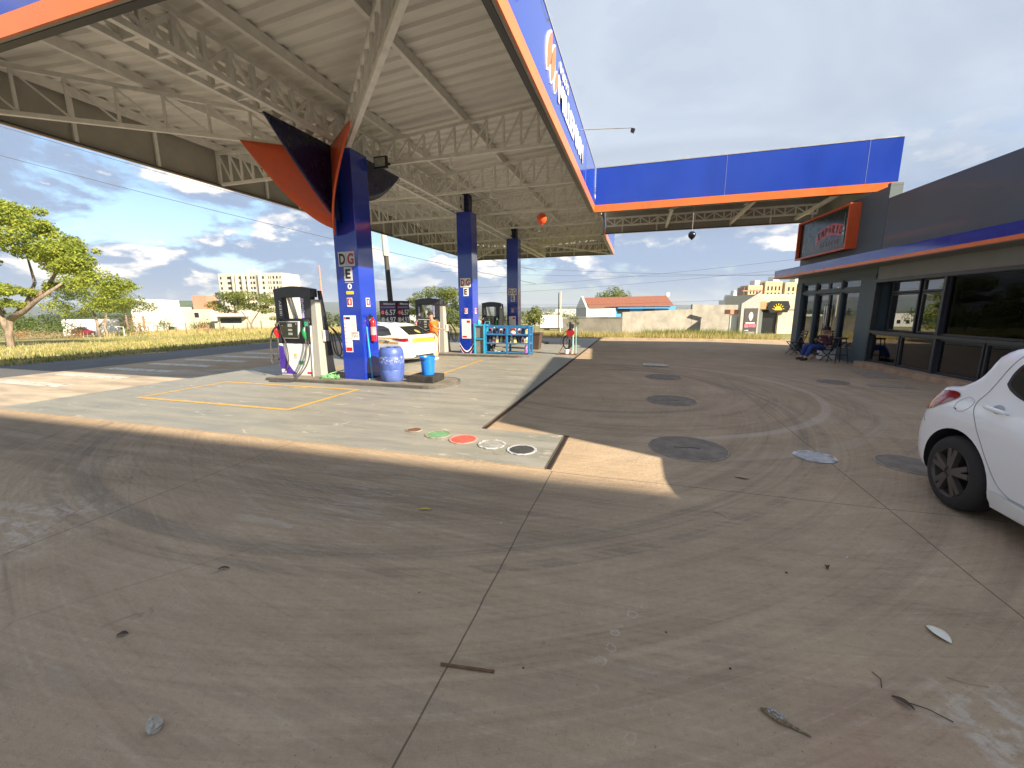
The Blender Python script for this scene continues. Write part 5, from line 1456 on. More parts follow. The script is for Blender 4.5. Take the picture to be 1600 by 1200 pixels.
# ------------------------------------------------------------------ people
m_skin = M('skin', (.42, .22, .14), .5, var=.06)
def skinned(name, chains, mat, parent=None, sub=2, extra=None):
    """chains: list of lists of (key, (x,y,z), r); equal keys are one vertex; first vertex is the root"""
    vs, idx, ed, rs = [], {}, [], []
    for ch in chains:
        prev = None
        for key, p, r in ch:
            if key not in idx: idx[key] = len(vs); vs.append(p); rs.append(r)
            if prev is not None and idx[key] != prev: ed.append((prev, idx[key]))
            prev = idx[key]
    me = bpy.data.meshes.new(name); me.from_pydata(vs, ed, []); me.update()
    o = bpy.data.objects.new(name, me); COL.objects.link(o)
    md = o.modifiers.new('skin', 'SKIN'); md.use_smooth_shade = True; md.branch_smoothing = .3
    sv_ = me.skin_vertices[0].data
    for i, r in enumerate(rs): sv_[i].radius = (r, r) if not isinstance(r, tuple) else r
    seen = set()
    roots = {idx[chains[0][0][0]]}
    for i in range(len(vs)): sv_[i].use_root = i in roots
    if sub: o.modifiers.new('sub', 'SUBSURF').levels = sub
    bpy.context.view_layer.update()
    me2 = bpy.data.meshes.new_from_object(o.evaluated_get(bpy.context.evaluated_depsgraph_get()))
    bpy.data.objects.remove(o)
    me2.materials.clear(); me2.materials.append(mat); me2.polygons.foreach_set('use_smooth', [True] * len(me2.polygons))
    o = bpy.data.objects.new(name, me2); COL.objects.link(o)
    if parent: o.parent = parent
    return o
def lerp(a, b, u): return tuple(a[i] + (b[i] - a[i]) * u for i in range(3))
def hand_chains(k, wrist, tip_dir, side_dir, curl, s=1.0):
    """palm plus four fingers and a thumb, each its own chain from the palm"""
    w_, d_, sd_ = V(wrist), V(tip_dir).normalized(), V(side_dir).normalized(); c_ = V(curl).normalized()
    palm = w_ + d_ * .085 * s; out = [[(k + 'wrist', tuple(w_), .024 * s), (k + 'palm', tuple(palm), .032 * s)]]
    for i, (sp_, L) in enumerate(((-.03, .065), (-.01, .078), (.01, .074), (.03, .058))):
        b = palm + sd_ * sp_ * s; p1 = b + d_ * L * .5 * s + c_ * .008; p2 = b + d_ * L * .85 * s + c_ * .03
        out.append([(k + 'palm', tuple(palm), .032 * s), (k + 'f%da' % i, tuple(b + d_ * .012), .010 * s), (k + 'f%db' % i, tuple(p1), .009 * s), (k + 'f%dc' % i, tuple(p2), .0075 * s)])
    b = w_ + d_ * .03 * s - sd_ * .03 * s
    out.append([(k + 'wrist', tuple(w_), .024 * s), (k + 'ta', tuple(b), .013 * s), (k + 'tb', tuple(b + d_ * .035 - sd_ * .022 + c_ * .01), .011 * s), (k + 'tc', tuple(b + d_ * .06 - sd_ * .024 + c_ * .025), .009 * s)])
    return out
def person(label, loc, rz, J, mats, short_sleeve=True, face=(-1, 0, 0), phone=False):
    root = thing('person', label, 'person', loc, rz)
    shirt, pants, shoe, hairm = mats
    ch = [[('pel', J['pel'], .135), ('spi', lerp(J['pel'], J['che'], .5), .125), ('che', J['che'], .145), ('nb', lerp(J['che'], J['nec'], .6), .10), ('nec', J['nec'], .055), ('hd0', lerp(J['nec'], J['hea'], .5), .06), ('hd1', J['hea'], .098), ('hd2', tuple(V(J['hea']) + V((0, 0, .07))), .078)]]
    fv = V(face).normalized()
    for s_ in 'lr':
        ch.append([('nb', lerp(J['che'], J['nec'], .6), .10), (s_ + 'sh', J[s_ + 'sh'], .065), (s_ + 'ua', lerp(J[s_ + 'sh'], J[s_ + 'el'], .5), .050), (s_ + 'el', J[s_ + 'el'], .042), (s_ + 'fa', lerp(J[s_ + 'el'], J[s_ + 'wr'], .4), .040), (s_ + 'wrist', J[s_ + 'wr'], .024)])
        d_ = V(J[s_ + 'wr']) - V(J[s_ + 'el']); hd = V(J.get(s_ + 'hd', d_))
        ch += hand_chains(s_, J[s_ + 'wr'], hd, hd.cross(V((0, 0, 1))) if abs(hd.normalized().z) < .9 else (0, 1, 0), J.get(s_ + 'cu', (0, 0, -1)))
        ch.append([('pel', J['pel'], .135), (s_ + 'hp', J[s_ + 'hp'], .095), (s_ + 'th', lerp(J[s_ + 'hp'], J[s_ + 'kn'], .5), .078), (s_ + 'kn', J[s_ + 'kn'], .058), (s_ + 'cf', lerp(J[s_ + 'kn'], J[s_ + 'an'], .35), .056), (s_ + 'an', J[s_ + 'an'], .036), (s_ + 'to', J[s_ + 'to'], .032)])
    body = skinned('body', ch, m_skin, root)
    # face: nose, eyes, mouth, ears belong to the head surface
    H = V(J['hea']); sdv = fv.cross(V((0, 0, 1))).normalized(); upv = sdv.cross(fv)
    m = MB(); m.tube([H + fv * .085 + upv * .03, H + fv * .105 + upv * .0, H + fv * .118 - upv * .018, H + fv * .09 - upv * .028], [.006, .011, .015, .008], 8)
    for s_ in (-1, 1): m.lathe([(.001, -.008), (.022, -.006), (.026, 0), (.018, .008), (.001, .008)], tuple(H + sdv * .094 * s_ - upv * .005), 12, axis='y')
    m.build('nose_and_ears', m_skin, body, smooth='all')
    m = MB()
    for s_ in (-1, 1): m.lathe([(.001, -.012), (.010, -.007), (.013, 0), (.010, .007), (.001, .012)], tuple(H + fv * .083 + sdv * .034 * s_ + upv * .025), 10)
    m.build('eyes', m_ink, body, smooth='all')
    m = MB(); m.bar(H + fv * .088 - sdv * .022 - upv * .05, H + fv * .088 + sdv * .022 - upv * .05, .012, .008); m.build('mouth', M('lip', (.3, .1, .08), .5), body)
    # hair cap
    m = MB(); rows = []
    for i in range(8):
        a = R(-10 + 100 * i / 7); row = []
        for k in range(21):
            an = 2 * math.pi * k / 20; d_ = fv * math.cos(an) + sdv * math.sin(an)
            lim = .0 if math.cos(an) > .35 else -.05
            rr = .112 if i else .108
            zz_ = max(math.sin(a), lim * 6 if i == 0 else -1) * .115 + (.045 if (math.cos(an) > .35 and i < 2) else .0)
            row.append(H + upv * (.035 + zz_) - fv * .008 + d_ * rr * max(.03, math.cos(a)))
        rows.append(row)
    m.grid(rows).build('hair', hairm, root, smooth='all')
    g = .017
    ch = [[('pel', tuple(V(J['pel']) + (V(J['che']) - V(J['pel'])) * .02), .135 + g), ('spi', lerp(J['pel'], J['che'], .5), .13 + g), ('che', J['che'], .148 + g), ('nb', lerp(J['che'], J['nec'], .55), .105 + g)]]
    for s_ in 'lr':
        e = lerp(J[s_ + 'sh'], J[s_ + 'el'], .72) if short_sleeve else lerp(J[s_ + 'el'], J[s_ + 'wr'], .85)
        c2 = [('nb', lerp(J['che'], J['nec'], .55), .105 + g), (s_ + 'sh', J[s_ + 'sh'], .07 + g)]
        if not short_sleeve: c2.append((s_ + 'el', J[s_ + 'el'], .045 + g))
        c2.append((s_ + 'cu', e, (.055 if short_sleeve else .03) + g)); ch.append(c2)
    skinned('shirt', ch, shirt, root)
    ch = [[('pel', J['pel'], .138 + g * .7), ('wa', lerp(J['pel'], J['che'], .25), .128 + g * .7)]]
    for s_ in 'lr':
        ch.append([('pel', J['pel'], .138 + g * .7), (s_ + 'hp', J[s_ + 'hp'], .10 + g), (s_ + 'kn', J[s_ + 'kn'], .062 + g), (s_ + 'an', lerp(J[s_ + 'kn'], J[s_ + 'an'], .9), .045 + g)])
    skinned('trousers', ch, pants, root)
    for s_ in 'lr':
        a, b = V(J[s_ + 'an']), V(J[s_ + 'to'])
        h_ = (b - a); h_.z = 0; h_.normalize(); z0 = min(a.z, b.z) - .05
        m = MB(); p0 = V((a.x, a.y, 0)) - h_ * .06
        m.tube([p0 + V((0, 0, b.z + .012)), p0 + h_ * .10 + V((0, 0, b.z + .012)), p0 + h_ * .22 + V((0, 0, b.z))], [.046, .05, .036], 10)
        m.build('shoe', shoe, root, smooth='all')
    return root
m_oshirt = M('orange_shirt', (.80, .14, .008), .8, var=.08)
m_beige = M('beige_trousers', (.55, .38, .25), .85, var=.08)
m_jeans = M('blue_jeans', (.02, .05, .22), .85, var=.2)
m_dtop = M('dark_maroon_top', (.06, .02, .03), .85, var=.2)
m_hair = M('dark_hair', (.015, .010, .008), .7)
m_shoe = M('pale_shoe', (.45, .42, .38), .7)
m_dshoe = M('dark_shoe', (.02, .02, .025), .7)
Jm = dict(pel=(0, 0, .86), che=(-.035, 0, 1.17), nec=(-.09, 0, 1.37), hea=(-.135, 0, 1.49),
          lsh=(-.03, -.18, 1.28), lel=(.16, -.25, 1.10), lwr=(.38, -.20, 1.06), rsh=(-.03, .18, 1.28), rel=(-.08, .24, 1.05), rwr=(-.24, .16, .95),
          lhp=(0, -.09, .82), lkn=(.01, -.10, .46), lan=(.04, -.10, .085), lto=(-.10, -.11, .035), rhp=(0, .09, .82), rkn=(-.03, .10, .46), ran=(.0, .10, .085), rto=(-.15, .11, .035))
person('person in orange shirt and beige trousers standing at the second pump beside the white car', (-6.60, 12.55, .0), 0, Jm, (m_oshirt, m_beige, m_shoe, m_hair), face=(-.85, -.2, -.35))
Js = dict(pel=(0, 0, .42), che=(.14, 0, .68), nec=(.17, 0, .84), hea=(.14, 0, .955),
          lsh=(.13, -.17, .77), lel=(.10, -.25, .52), lwr=(-.12, -.09, .60), rsh=(.13, .17, .77), rel=(.10, .25, .52), rwr=(-.12, .09, .60),
          lhd=(-.5, .35, .45), rhd=(-.5, -.35, .45), lcu=(0, 1, .2), rcu=(0, -1, .2),
          lhp=(-.02, -.09, .40), lkn=(-.44, -.13, .45), lan=(-.60, -.12, .085), lto=(-.74, -.14, .035), rhp=(-.02, .09, .40), rkn=(-.43, .14, .44), ran=(-.52, .14, .085), rto=(-.66, .16, .035))
ps = person('person in jeans and dark maroon top sitting outside the shop door looking at a phone', (5.78, 15.75, 0), R(21), Js, (m_dtop, m_jeans, m_dshoe, m_hair), False, face=(-.85, -.1, -.45))
ph = thing('phone', 'small dark phone held by the person sitting outside the shop', 'phone', (5.78 - .19 * math.cos(R(21)), 15.75 - .19 * math.sin(R(21)), .665), R(21))
MB().box(-.006, .006, -.04, .04, -.07, .07).build('case', m_black, ph)
MB().box(.0062, .0085, -.036, .036, -.062, .062).build('screen', m_dglass, ph)

# chairs
def folding_chair(label, loc, rz):
    c = thing('folding_chair', label, 'chair', loc, rz, 'black chairs outside the shop')
    for y in (-.19, .19):
        m = MB(); m.bar((-.22, y, .0), (.22, y * .9, .45), .03, .02); m.bar((.20, y, .0), (-.20, y * .9, .45), .03, .02); m.build('leg', m_black, c)
        MB().bar((.16, y * .92, .40), (.30, y * .92, .86), .03, .022).build('back_post', m_black, c)
    m = MB()
    for k in range(5): m.box(-.22 + k * .088, -.15 + k * .088, -.2, .2, .45, .47)
    m.build('seat', m_black, c)
    m = MB()
    for zz_ in (.62, .72, .82):
        x = .16 + .14 * (zz_ - .40) / .46; m.box(x - .012, x + .012, -.175, .175, zz_, zz_ + .05)
    m.build('backrest', m_black, c)
    m = MB(); m.box(-.13, -.11, -.19, .19, .18, .21); m.build('stretcher', m_black, c)
    return c
folding_chair('empty black folding chair standing left of the glazed shop entrance', (5.55, 17.35, 0), R(8))
ch2 = folding_chair('black chair that the person in jeans sits on', (5.84, 15.77, 0), R(21)); ch2.scale = (1, 1, .78)
bx = thing('cool_box', 'white box behind the chair of the sitting person', 'box', (6.02, 15.95, 0), R(10))
MB().box(-.2, .2, -.15, .15, .0, .30).build('body', m_white, bx, bevel=.015); MB().box(-.21, .21, -.16, .16, .302, .36).build('lid', m_lgrey, bx, bevel=.01)
st = thing('bar_stool', 'tall black metal stool beside the slate entrance pillar', 'stool', (5.98, 14.98, 0), R(12))
MB().lathe([(.001, .74), (.17, .74), (.18, .76), (.17, .785), (.001, .785)], (0, 0, 0), 20).build('seat', m_black, st, smooth=True)
for sx, sy in ((1, 1), (1, -1), (-1, 1), (-1, -1)): MB().tube([(.10 * sx, .10 * sy, .74), (.19 * sx, .19 * sy, 0)], .013, 7).build('leg', m_black, st)
m = MB(); q = .16
for a, b in (((q, q), (q, -q)), ((q, -q), (-q, -q)), ((-q, -q), (-q, q)), ((-q, q), (q, q))): m.tube([(*a, .25), (*b, .25)], .010, 6)
m.build('foot_ring', m_black, st)

# ------------------------------------------------------------------ background
cR = cam.matrix_world.to_3x3() @ V((1, 0, 0)); cF = cam.matrix_world.to_3x3() @ V((0, 0, -1)); cFh = V((cF.x, cF.y, 0)).normalized(); cRh = V((cR.x, cR.y, 0)).normalized()
def spot(tan, depth, up=None):
    """ground point at a bearing (tangent right of the view axis) and distance along it"""
    p = cRh * tan * depth + cFh * depth / .983
    return V((p.x, p.y, T(p.x, p.y) if up is None else up))
def tree(name, label, tan, depth, crowns, trunks, leaf, size=.2, per=60, seedv=1, group=None, flat=.6, zdrop=.0):
    """crowns: (dx, height, radius); trunks: lists of (dx, height, radius) in metres from the foot"""
    o0 = spot(tan, depth); o = thing(name, label, 'tree' if 'tree' in name else 'bush', o0 - V((0, 0, zdrop)), math.atan2(cRh.y, cRh.x), group)
    rr = random.Random(seedv)
    if trunks:
        m = MB()
        for tr in trunks:
            k = len(tr); m.tube([(x, rr.uniform(-.05, .05) * (h > .5) * r_ * 20 * 0 + y_, h) for x, y_, h, r_ in tr], [t_[3] for t_ in tr], 8)
        m.build('trunk', m_bark, o, smooth='all')
    g = MB(); cl = []
    for (dx, h, r_) in crowns:
        cl.append((dx, rr.uniform(-.8, .8) * r_ * 1.2, h, r_, flat))
        for _ in range(3): cl.append((dx + rr.uniform(-.8, .8) * r_, rr.uniform(-1.5, 1.5) * r_, h + rr.uniform(-.35, .35) * r_, r_ * rr.uniform(.45, .75), flat))
    leaf_cloud(g, cl, per, size, seedv=seedv)
    g.build('crown', leaf, o, recalc=False)
    return o
k = .0495  # metres per measured unit at the big tree
bt = [(24, 178, 28), (52, 162, 28), (80, 142, 27), (105, 126, 26), (128, 110, 25), (152, 92, 20), (160, 78, 14), (-4, 184, 27), (-36, 172, 32), (-64, 150, 32), (22, 140, 22), (58, 124, 22), (92, 108, 18), (-30, 118, 26), (12, 78, 15), (40, 74, 12), (-10, 62, 15), (24, 58, 11), (-30, 50, 15), (-22, 84, 20), (66, 82, 12), (40, 185, 16), (120, 132, 15), (70, 160, 16)]
tree('flamboyant_tree', 'large spreading bright green tree with pale limbs at the left edge of the field', -796 / 636, 28, [(x * k, y * k, r_ * k) for x, y, r_ in bt],
     [[(0, 0, -.3, .23), (.05, .0, .9, .19), (.3, .1, 1.9, .17), (1.4, .3, 2.9, .13), (2.9, .4, 4.0, .13), (3.9, .5, 5.3, .07)], [(.3, .1, 1.9, .2), (1.9, -.4, 2.4, .16), (3.3, -.6, 3.2, .12), (5.4, -.9, 4.2, .06)],
      [(.05, 0, 1.0, .2), (-.5, .2, 2.3, .16), (-.8, .3, 4.0, .14), (-.3, .3, 6.0, .07)], [(1.4, .3, 2.9, .14), (1.6, .9, 4.4, .09), (1.1, 1.2, 6.2, .05)], [(-.5, .2, 2.3, .16), (-2.2, .8, 4.2, .1), (-3.2, 1, 5.6, .05)]],
     m_leafA, .19, 560, 11, flat=.55)
k = .078
tree('flamboyant_tree', 'smaller bright green tree with twin pale trunks in front of the white field wall', -650 / 636, 50, [(x * k, y * k, r_ * k) for x, y, r_ in [(-34, 76, 22), (-4, 86, 26), (24, 72, 24), (-14, 58, 24), (-46, 48, 18), (16, 50, 20), (-44, 64, 16), (36, 58, 14), (-30, 38, 14), (44, 76, 14)]],
     [[(-.2, 0, -.4, .2), (-.1, 0, 1.5, .16), (-.5, .1, 3.5, .09)], [(.8, .2, -.4, .18), (.5, .2, 1.2, .14), (1.2, .2, 3.6, .08)], [(.0, 0, 1.2, .1), (.9, 0, 2.2, .08)]], m_leafA, .22, 230, 12, flat=.62)
tree('dense_tree', 'dark green tree behind the twin-trunked tree and the white house', -605 / 636, 62, [(0, 5.2, 2.2), (1.6, 4.2, 1.6), (-1.5, 4.4, 1.8)], [[(0, 0, -.5, .2), (0, 0, 4, .12)]], m_leafB, .25, 140, 13)
tree('dense_bush', 'dense dark green bush under the large tree at the far left', -745 / 636, 50, [(-2.5, 1.4, 1.9), (0, 1.9, 2.2), (2.2, 1.5, 1.8), (3.8, 1.2, 1.3)], [], m_leafC, .22, 80, 14, flat=.8)
tree('dry_bush', 'pinkish dry scrub heap at the foot of the dark green bush', -750 / 636, 46, [(-2.6, .5, .9), (-.8, .6, 1.0), (1.0, .45, .9), (2.6, .5, .9), (4.2, .35, .7)], [], m_leafD, .16, 120, 15, flat=.6)
tree('dry_bush', 'reddish brown scrub left of the white house', -598 / 636, 56, [(-.6, 1.9, 1.0), (.6, 2.4, 1.1), (0, .9, 1.1), (1.3, 1.2, .9)], [], m_leafD, .18, 90, 16, flat=.9)
tree('dense_bush', 'green bush below the reddish brown scrub', -605 / 636, 52, [(-.8, .8, .9), (.5, 1.2, .9), (1.3, .6, .8)], [], m_leafC, .16, 90, 17, flat=.9)
for i, (px, dp, hh, lab) in enumerate(((-548, 66, 2.6, 'small round tree in front of the long white wall'), (-532, 64, 1.2, 'low bush right of the small round tree'), (-500, 66, 1.5, 'yellow-green bush before the cream house'), (-485, 64, 2.3, 'leafy small tree before the brick-red garage'), (-455, 66, 1.0, 'low scrub in front of the cream house front'))):
    tree('garden_bush', lab, px / 636, dp, [(0, hh * .62, hh * .42), (.5, hh * .5, hh * .34), (-.5, hh * .45, hh * .34)], [[(0, 0, -.3, .08), (0, 0, hh * .6, .05)]], m_leafC if i % 2 else m_leafB, .2, 90, 20 + i, flat=.8)
k = .0795
tree('umbrella_tree', 'flat-topped green tree with forked trunk in front of the concrete tower block', -410 / 636, 50.6, [(x * k, y * k, r_ * k) for x, y, r_ in [(-48, 42, 13), (-22, 52, 18), (8, 55, 18), (33, 46, 14), (-6, 40, 14), (18, 38, 10), (-36, 34, 10), (36, 34, 10), (44, 22, 10), (48, 12, 8)]],
     [[(0, 0, -.4, .13), (.02, 0, .9, .11), (.25, 0, 1.4, .08), (1.0, .1, 2.4, .05), (1.4, .2, 3.2, .03)], [(.02, 0, .9, .09), (-.4, 0, 1.7, .07), (-1.1, .1, 2.6, .04)]], m_leafB, .18, 480, 31, flat=.5)
k = .0745
tree('umbrella_tree', 'wide green tree rising behind the second fuel pump', -112 / 636, 47, [(x * k, y * k, r_ * k) for x, y, r_ in [(-34, 42, 15), (-12, 58, 18), (14, 56, 18), (30, 46, 14), (-46, 28, 12), (-24, 26, 14), (18, 32, 15), (0, 42, 14), (-60, 18, 10), (36, 22, 12), (-50, 10, 10), (10, 14, 12), (-20, 10, 12), (30, 8, 10)]],
     [[(0, 0, -.4, .16), (0, 0, 1.5, .12), (-.8, 0, 3.2, .06)], [(0, 0, 1.4, .1), (1.0, .1, 3.2, .05)]], m_leafB, .19, 420, 32, flat=.55)
tree('dense_bush', 'green trees behind the price board', -190 / 636, 75, [(-5, 1.8, 1.7), (-2, 2.2, 1.9), (1, 1.9, 1.7), (4, 2.6, 2.0), (7, 2.2, 1.8)], [], m_leafC, .3, 45, 33, flat=.8)
tree('round_tree', 'round green tree showing above the red tiled roof', 159 / 636, 70, [(-1.6, 5.1, 1.5), (.0, 5.7, 1.7), (1.6, 5.2, 1.5), (0, 4.4, 1.6)], [[(0, 0, -.5, .2), (0, 0, 4.4, .12)]], m_leafB, .26, 150, 34, flat=.8)
tree('dense_bush', 'bright green bush leaning over the right end of the long wall', 340 / 636, 46, [(-.6, 2.0, .8), (.3, 2.2, .9), (.9, 1.9, .7), (-1.0, 1.7, .6)], [[(0, 0, -.5, .1), (0, 0, 1.8, .07)]], m_leafC, .17, 170, 35, flat=.8)
tree('young_tree', 'slim leafy tree in front of the white box van', 98 / 636, 30, [(0, 1.1, .35), (.35, .8, .3), (-.3, .7, .28)], [[(0, 0, -.2, .04), (0, 0, 1.0, .025)]], m_leafC, .12, 350, 36, flat=.9)
tree('low_weed', 'leafy weed growing from the middle of the long wall', 250 / 636, 33.5, [(0, .75, .16), (.08, .9, .12)], [[(0, 0, -.1, .02), (.03, 0, .75, .012)]], m_leafB, .08, 900, 37, flat=.9)['category'] = 'weed'
for i, (px, dp, r_, lab) in enumerate(((30, 62, 1.5, 'left one of two green trees beyond the third column'), (52, 70, 1.6, 'right one of two green trees beyond the third column'), (92, 85, 1.9, 'green tree right behind the white van'), (108, 78, 1.3, 'low green trees left of the white gabled house'))):
    tree('distant_tree', lab, px / 636, dp, [(0, r_ * 1.2, r_), (r_, r_, r_ * .8), (-r_, r_ * .9, r_ * .8)], [[(0, 0, -.3, .1), (0, 0, r_, .08)]], m_leafB, .3, 60, 40 + i, flat=.8)
# far woods as one mass
g = MB(); cl = []; rr = random.Random(5)
for _ in range(190):
    tn = rr.uniform(-1.35, 1.1); dp = rr.uniform(110, 330); p = spot(tn, dp); r_ = rr.uniform(2.5, 5.5) * dp / 220
    cl.append((p.x, p.y, p.z + r_ * .35, r_, .6))
leaf_cloud(g, cl, 9, 1.25, seedv=8, flat=.8)
tag(g.build('far_woods', leafmat('far_leaves', [(.045, .075, .02), (.075, .10, .028), (.05, .08, .02), (.03, .05, .015)], trans=.15), recalc=False), 'distant band of trees below the hills', kind='stuff')

# --- buildings
m_w = M('white_wash', (.60, .60, .59), .8, var=.04, dirt=.08, scale=.5); m_cream = M('cream_render', (.56, .50, .39), .8, var=.06, dirt=.1, scale=.5)
m_conc2 = M('bare_concrete_block', (.56, .51, .42), .85, var=.07, dirt=.1, scale=.15); m_brk = M('brick_pink', (.45, .22, .15), .85, var=.15, scale=3)
m_tile = bpy.data.materials.new('clay_tiles'); t = NT(m_tile); P = t.coord('Object'); X, Y, Z = t.sep(P)
wv = t.math('SINE', t.math('MULTIPLY', X, 28)); wv2 = t.math('SINE', t.math('MULTIPLY', Z, 40))
c = t.mix(t.noise(P, 3, 5, .7), (.16, .055, .035), (.31, .115, .068)); c = t.mix(t.math('MULTIPLY', t.step(wv, .2, 1), .45), c, (.12, .04, .025)); c = t.mix(t.math('MULTIPLY', t.step(t.noise(P, 12, 3), .55, .7), .5), c, (.45, .25, .15))
t.bsdf(c, .85, 0, t.bump(wv, .5, .05))
m_win = M('dark_window', (.02, .022, .025), .2)
yaw = math.atan2(cRh.y, cRh.x)
def bld(name, label, tan, depth, rz=0.0, cat='house', group=None):
    p = spot(tan, depth); return thing(name, label, cat, p, yaw + rz, group)
def wins(o, mat, rows, y=-.02):
    for (x0, x1, z0, z1) in rows:
        f = MB().box(x0, x1, y - .03, y + .05, z0, z1).build('window', m_white, o); MB().box(x0 + .06, x1 - .06, y - .045, y - .032, z0 + .06, z1 - .06).build('pane', mat, f)
o = bld('white_house', 'white two-storey house with small tower at the left end of the far row', -592 / 636, 76)
MB().box(-.4, 2.4, 0, 8, -1, 6.2).build('tower', m_w, o); MB().box(2.4, 2.9, 1, 8, -1, 4.5).build('wall', m_w, o); wins(o, m_brk, [(.5, 1.1, .6, 2.0), (1.4, 2.0, .6, 3.2), (.0, .3, 2.6, 3.4)])
o = bld('white_shed', 'long plain white walled building right of the white house', -571 / 636, 77); MB().box(.0, 5.6, 0, 7, -1, 4.6).build('wall', m_w, o); m = MB(); m.box(-.05, 5.65, -.05, 7.05, 4.6, 4.75); m.build('coping', m_lgrey, o); wins(o, m_win, [(3.6, 4.8, .4, 1.2)])
o = bld('cream_house', 'cream house with pink brick water tower and red garage front', -525 / 636, 78); MB().box(.0, 6.5, 0, 8, -1, 4.2).build('wall', m_cream, o); MB().box(1.9, 4.6, 2, 5, 4.2, 6.9).build('water_tower', m_brk, o); MB().box(4.2, 6.4, -.4, -.02, -.6, 1.6).build('garage_front', m_brk, o); wins(o, m_win, [(3.4, 4.4, 2.6, 3.7)])
o = bld('flat_roofed_house', 'pale flat-roofed house with shaded veranda behind the flat-topped tree', -462 / 636, 74); MB().box(.0, 12.5, 0, 8, -1, 4.4).build('wall', m_cream, o); MB().box(-.2, 6, -1.2, -.02, 2.6, 3.0).build('veranda_roof', m_w, o); m = MB(); m.box(.6, 4.4, -.06, -.02, .8, 2.3); m.build('veranda_shade', m_win, o); MB().box(3, 14, -5, -4.8, -1.4, 1.5).build('garden_wall', m_cream, o)  # dark sheet on the wall stands in for the veranda's shade
o = bld('white_wall', 'plain white field wall behind the twin-trunked tree', -708 / 636, 66, cat='wall'); MB().box(0, 9.2, 0, .25, -1, 2.6).build('panel', m_w, o); MB().box(-.05, 9.25, -.05, .3, 2.6, 2.7).build('coping', m_w, o)
# unfinished tower block
o = bld('tower_block', 'unfinished concrete tower block with rows of dark window holes', -452 / 636, 234, R(-6), 'apartment block')
Hh = 27
MB().box(0, 38.5, 0, 16, -2, Hh).build('wall', m_conc2, o); 
for (x0, x1) in ((9, 9.8), (11, 11.8), (15, 15.9), (18.2, 19), (25, 25.9)): MB().box(x0, x1, -1.2, -.02, -2, Hh - .5).build('fin', m_conc2, o)
MB().box(22.6, 24.6, -.06, -.01, -2, Hh - 1).build('recess_shade', m_back, o)  # flat darker strip painting the shade of a wall recess
wxs = [(1, 2), (5.4, 7.8), (10.1, 10.8), (12.4, 13.6), (16.3, 17.6), (19.3, 20.3), (21, 22.2), (26.6, 27.8), (30.2, 30.7), (31.4, 31.9), (33, 34), (35, 36), (36.8, 37.2), (37.6, 38)]
for fl_ in range(9):
    for (x0, x1) in wxs: MB().box(x0, x1, -.05, .3, 1.0 + fl_ * 2.85, 2.5 + fl_ * 2.85).build('window', m_win, o)
m = MB(); m.box(15, 19, 4, 10, Hh, Hh + 2); m.build('lift_housing', m_conc2, o); MB().tube([(17, 7, Hh + 2), (17, 7, Hh + 5.5)], .12, 6).build('mast', m_lgrey, o)
# yellow and white flats on the right
m_ylw = M('ochre_render', (.56, .42, .24), .8, var=.05); m_taupe = M('taupe_render', (.30, .20, .15), .8, var=.05)
def flats(label, tan, depth, wd, hgt, rz, group, fl_n, top=True):
    o = bld('apartment_block', label, tan, depth, rz, 'apartment block', group)
    MB().box(0, wd, 0, 5, -3, hgt * .58).build('lower_wall', m_cream, o); MB().box(0, wd, 0, 5, hgt * .58, hgt).build('upper_wall', m_ylw, o)
    MB().box(-1.0, -.02, .8, 5, -3, hgt - .6).build('stair_wall', m_taupe, o)
    for f_ in range(fl_n):
        for q in range(4):
            x = wd * (.14 + .22 * q); MB().box(x, x + wd * .09, -.06, .2, -1 + f_ * hgt / fl_n, .5 + f_ * hgt / fl_n).build('window', m_win, o)
    if top: MB().box(wd * .55, wd * .9, 1, 4, hgt, hgt + 1.8).build('roof_tank_house', m_w, o)
    return o
flats('ochre and cream block of flats left of its taller twin', 367 / 636, 150, 5.4, 14.2, R(3), 'ochre blocks of flats', 7)
flats('ochre and cream block of flats partly behind the tip of the shop awning', 393 / 636, 150, 6.4, 15.6, R(3), 'ochre blocks of flats', 7)
flats('ochre and taupe block of flats just left of the shop entrance pillar', 424 / 636, 156, 8, 15.6, R(3), 'ochre blocks of flats', 7)
for tn, wd, hg, lab in ((336, 4.2, 11, 'pale white high-rise farther left on the skyline'), (345, 5.6, 14.5, 'pale white high-rise on the skyline beside the ochre flats')):
    o = bld('high_rise', lab, tn / 636, 260, R(10), 'high-rise', 'white high-rises on the skyline'); MB().box(0, wd, 0, 8, -4, hg).build('wall', m_w, o); MB().box(wd * .3, wd * .6, 2, 5, hg, hg + 2.5).build('roof_tank', m_w, o)
    for f_ in range(6): MB().box(wd * .15, wd * .85, -.05, .1, -1 + f_ * 2.6, -.4 + f_ * 2.6).build('window_band', m_lgrey, o)
# red tiled house
o = bld('tiled_house', 'low house with long red tiled roof, white gable end and bright blue wall', 116 / 636, 60, R(7)); o.location.z = .5
MB().box(0, 4.6, 0, 5, -3, 1.35).build('front_wall', m_w, o)
m_bright = M('bright_blue_render', (.06, .28, .62), .7, var=.06)
MB().box(4.62, 14.2, .3, 5, -3, 1.5).build('side_wall', m_bright, o)
m = MB(); m.hexa([(.35, -.35, 1.42), (13.6, -.35, 1.62), (13.6, .0, 1.62), (.35, 0, 1.42)], [(.35, 2.4, 2.85), (13.6, 2.4, 3.15), (13.6, 2.9, 3.15), (.35, 2.9, 2.85)]); m.build('roof', m_tile, o)
m = MB(); m.prism([(-.4, 1.2), (5.4, 1.2), (2.5, 3.1)], (0, 0, 0), (0, 1, 0), (0, 0, 1), (.3, 0, 0)); m.box(0, .3, -.4, 5.2, -3, 1.2); m.build('gable', m_w, o)
for x in (5.0, 9.0): MB().box(x, x + 1.9, .22, .29, .5, 1.44).build('window', m_win, o)
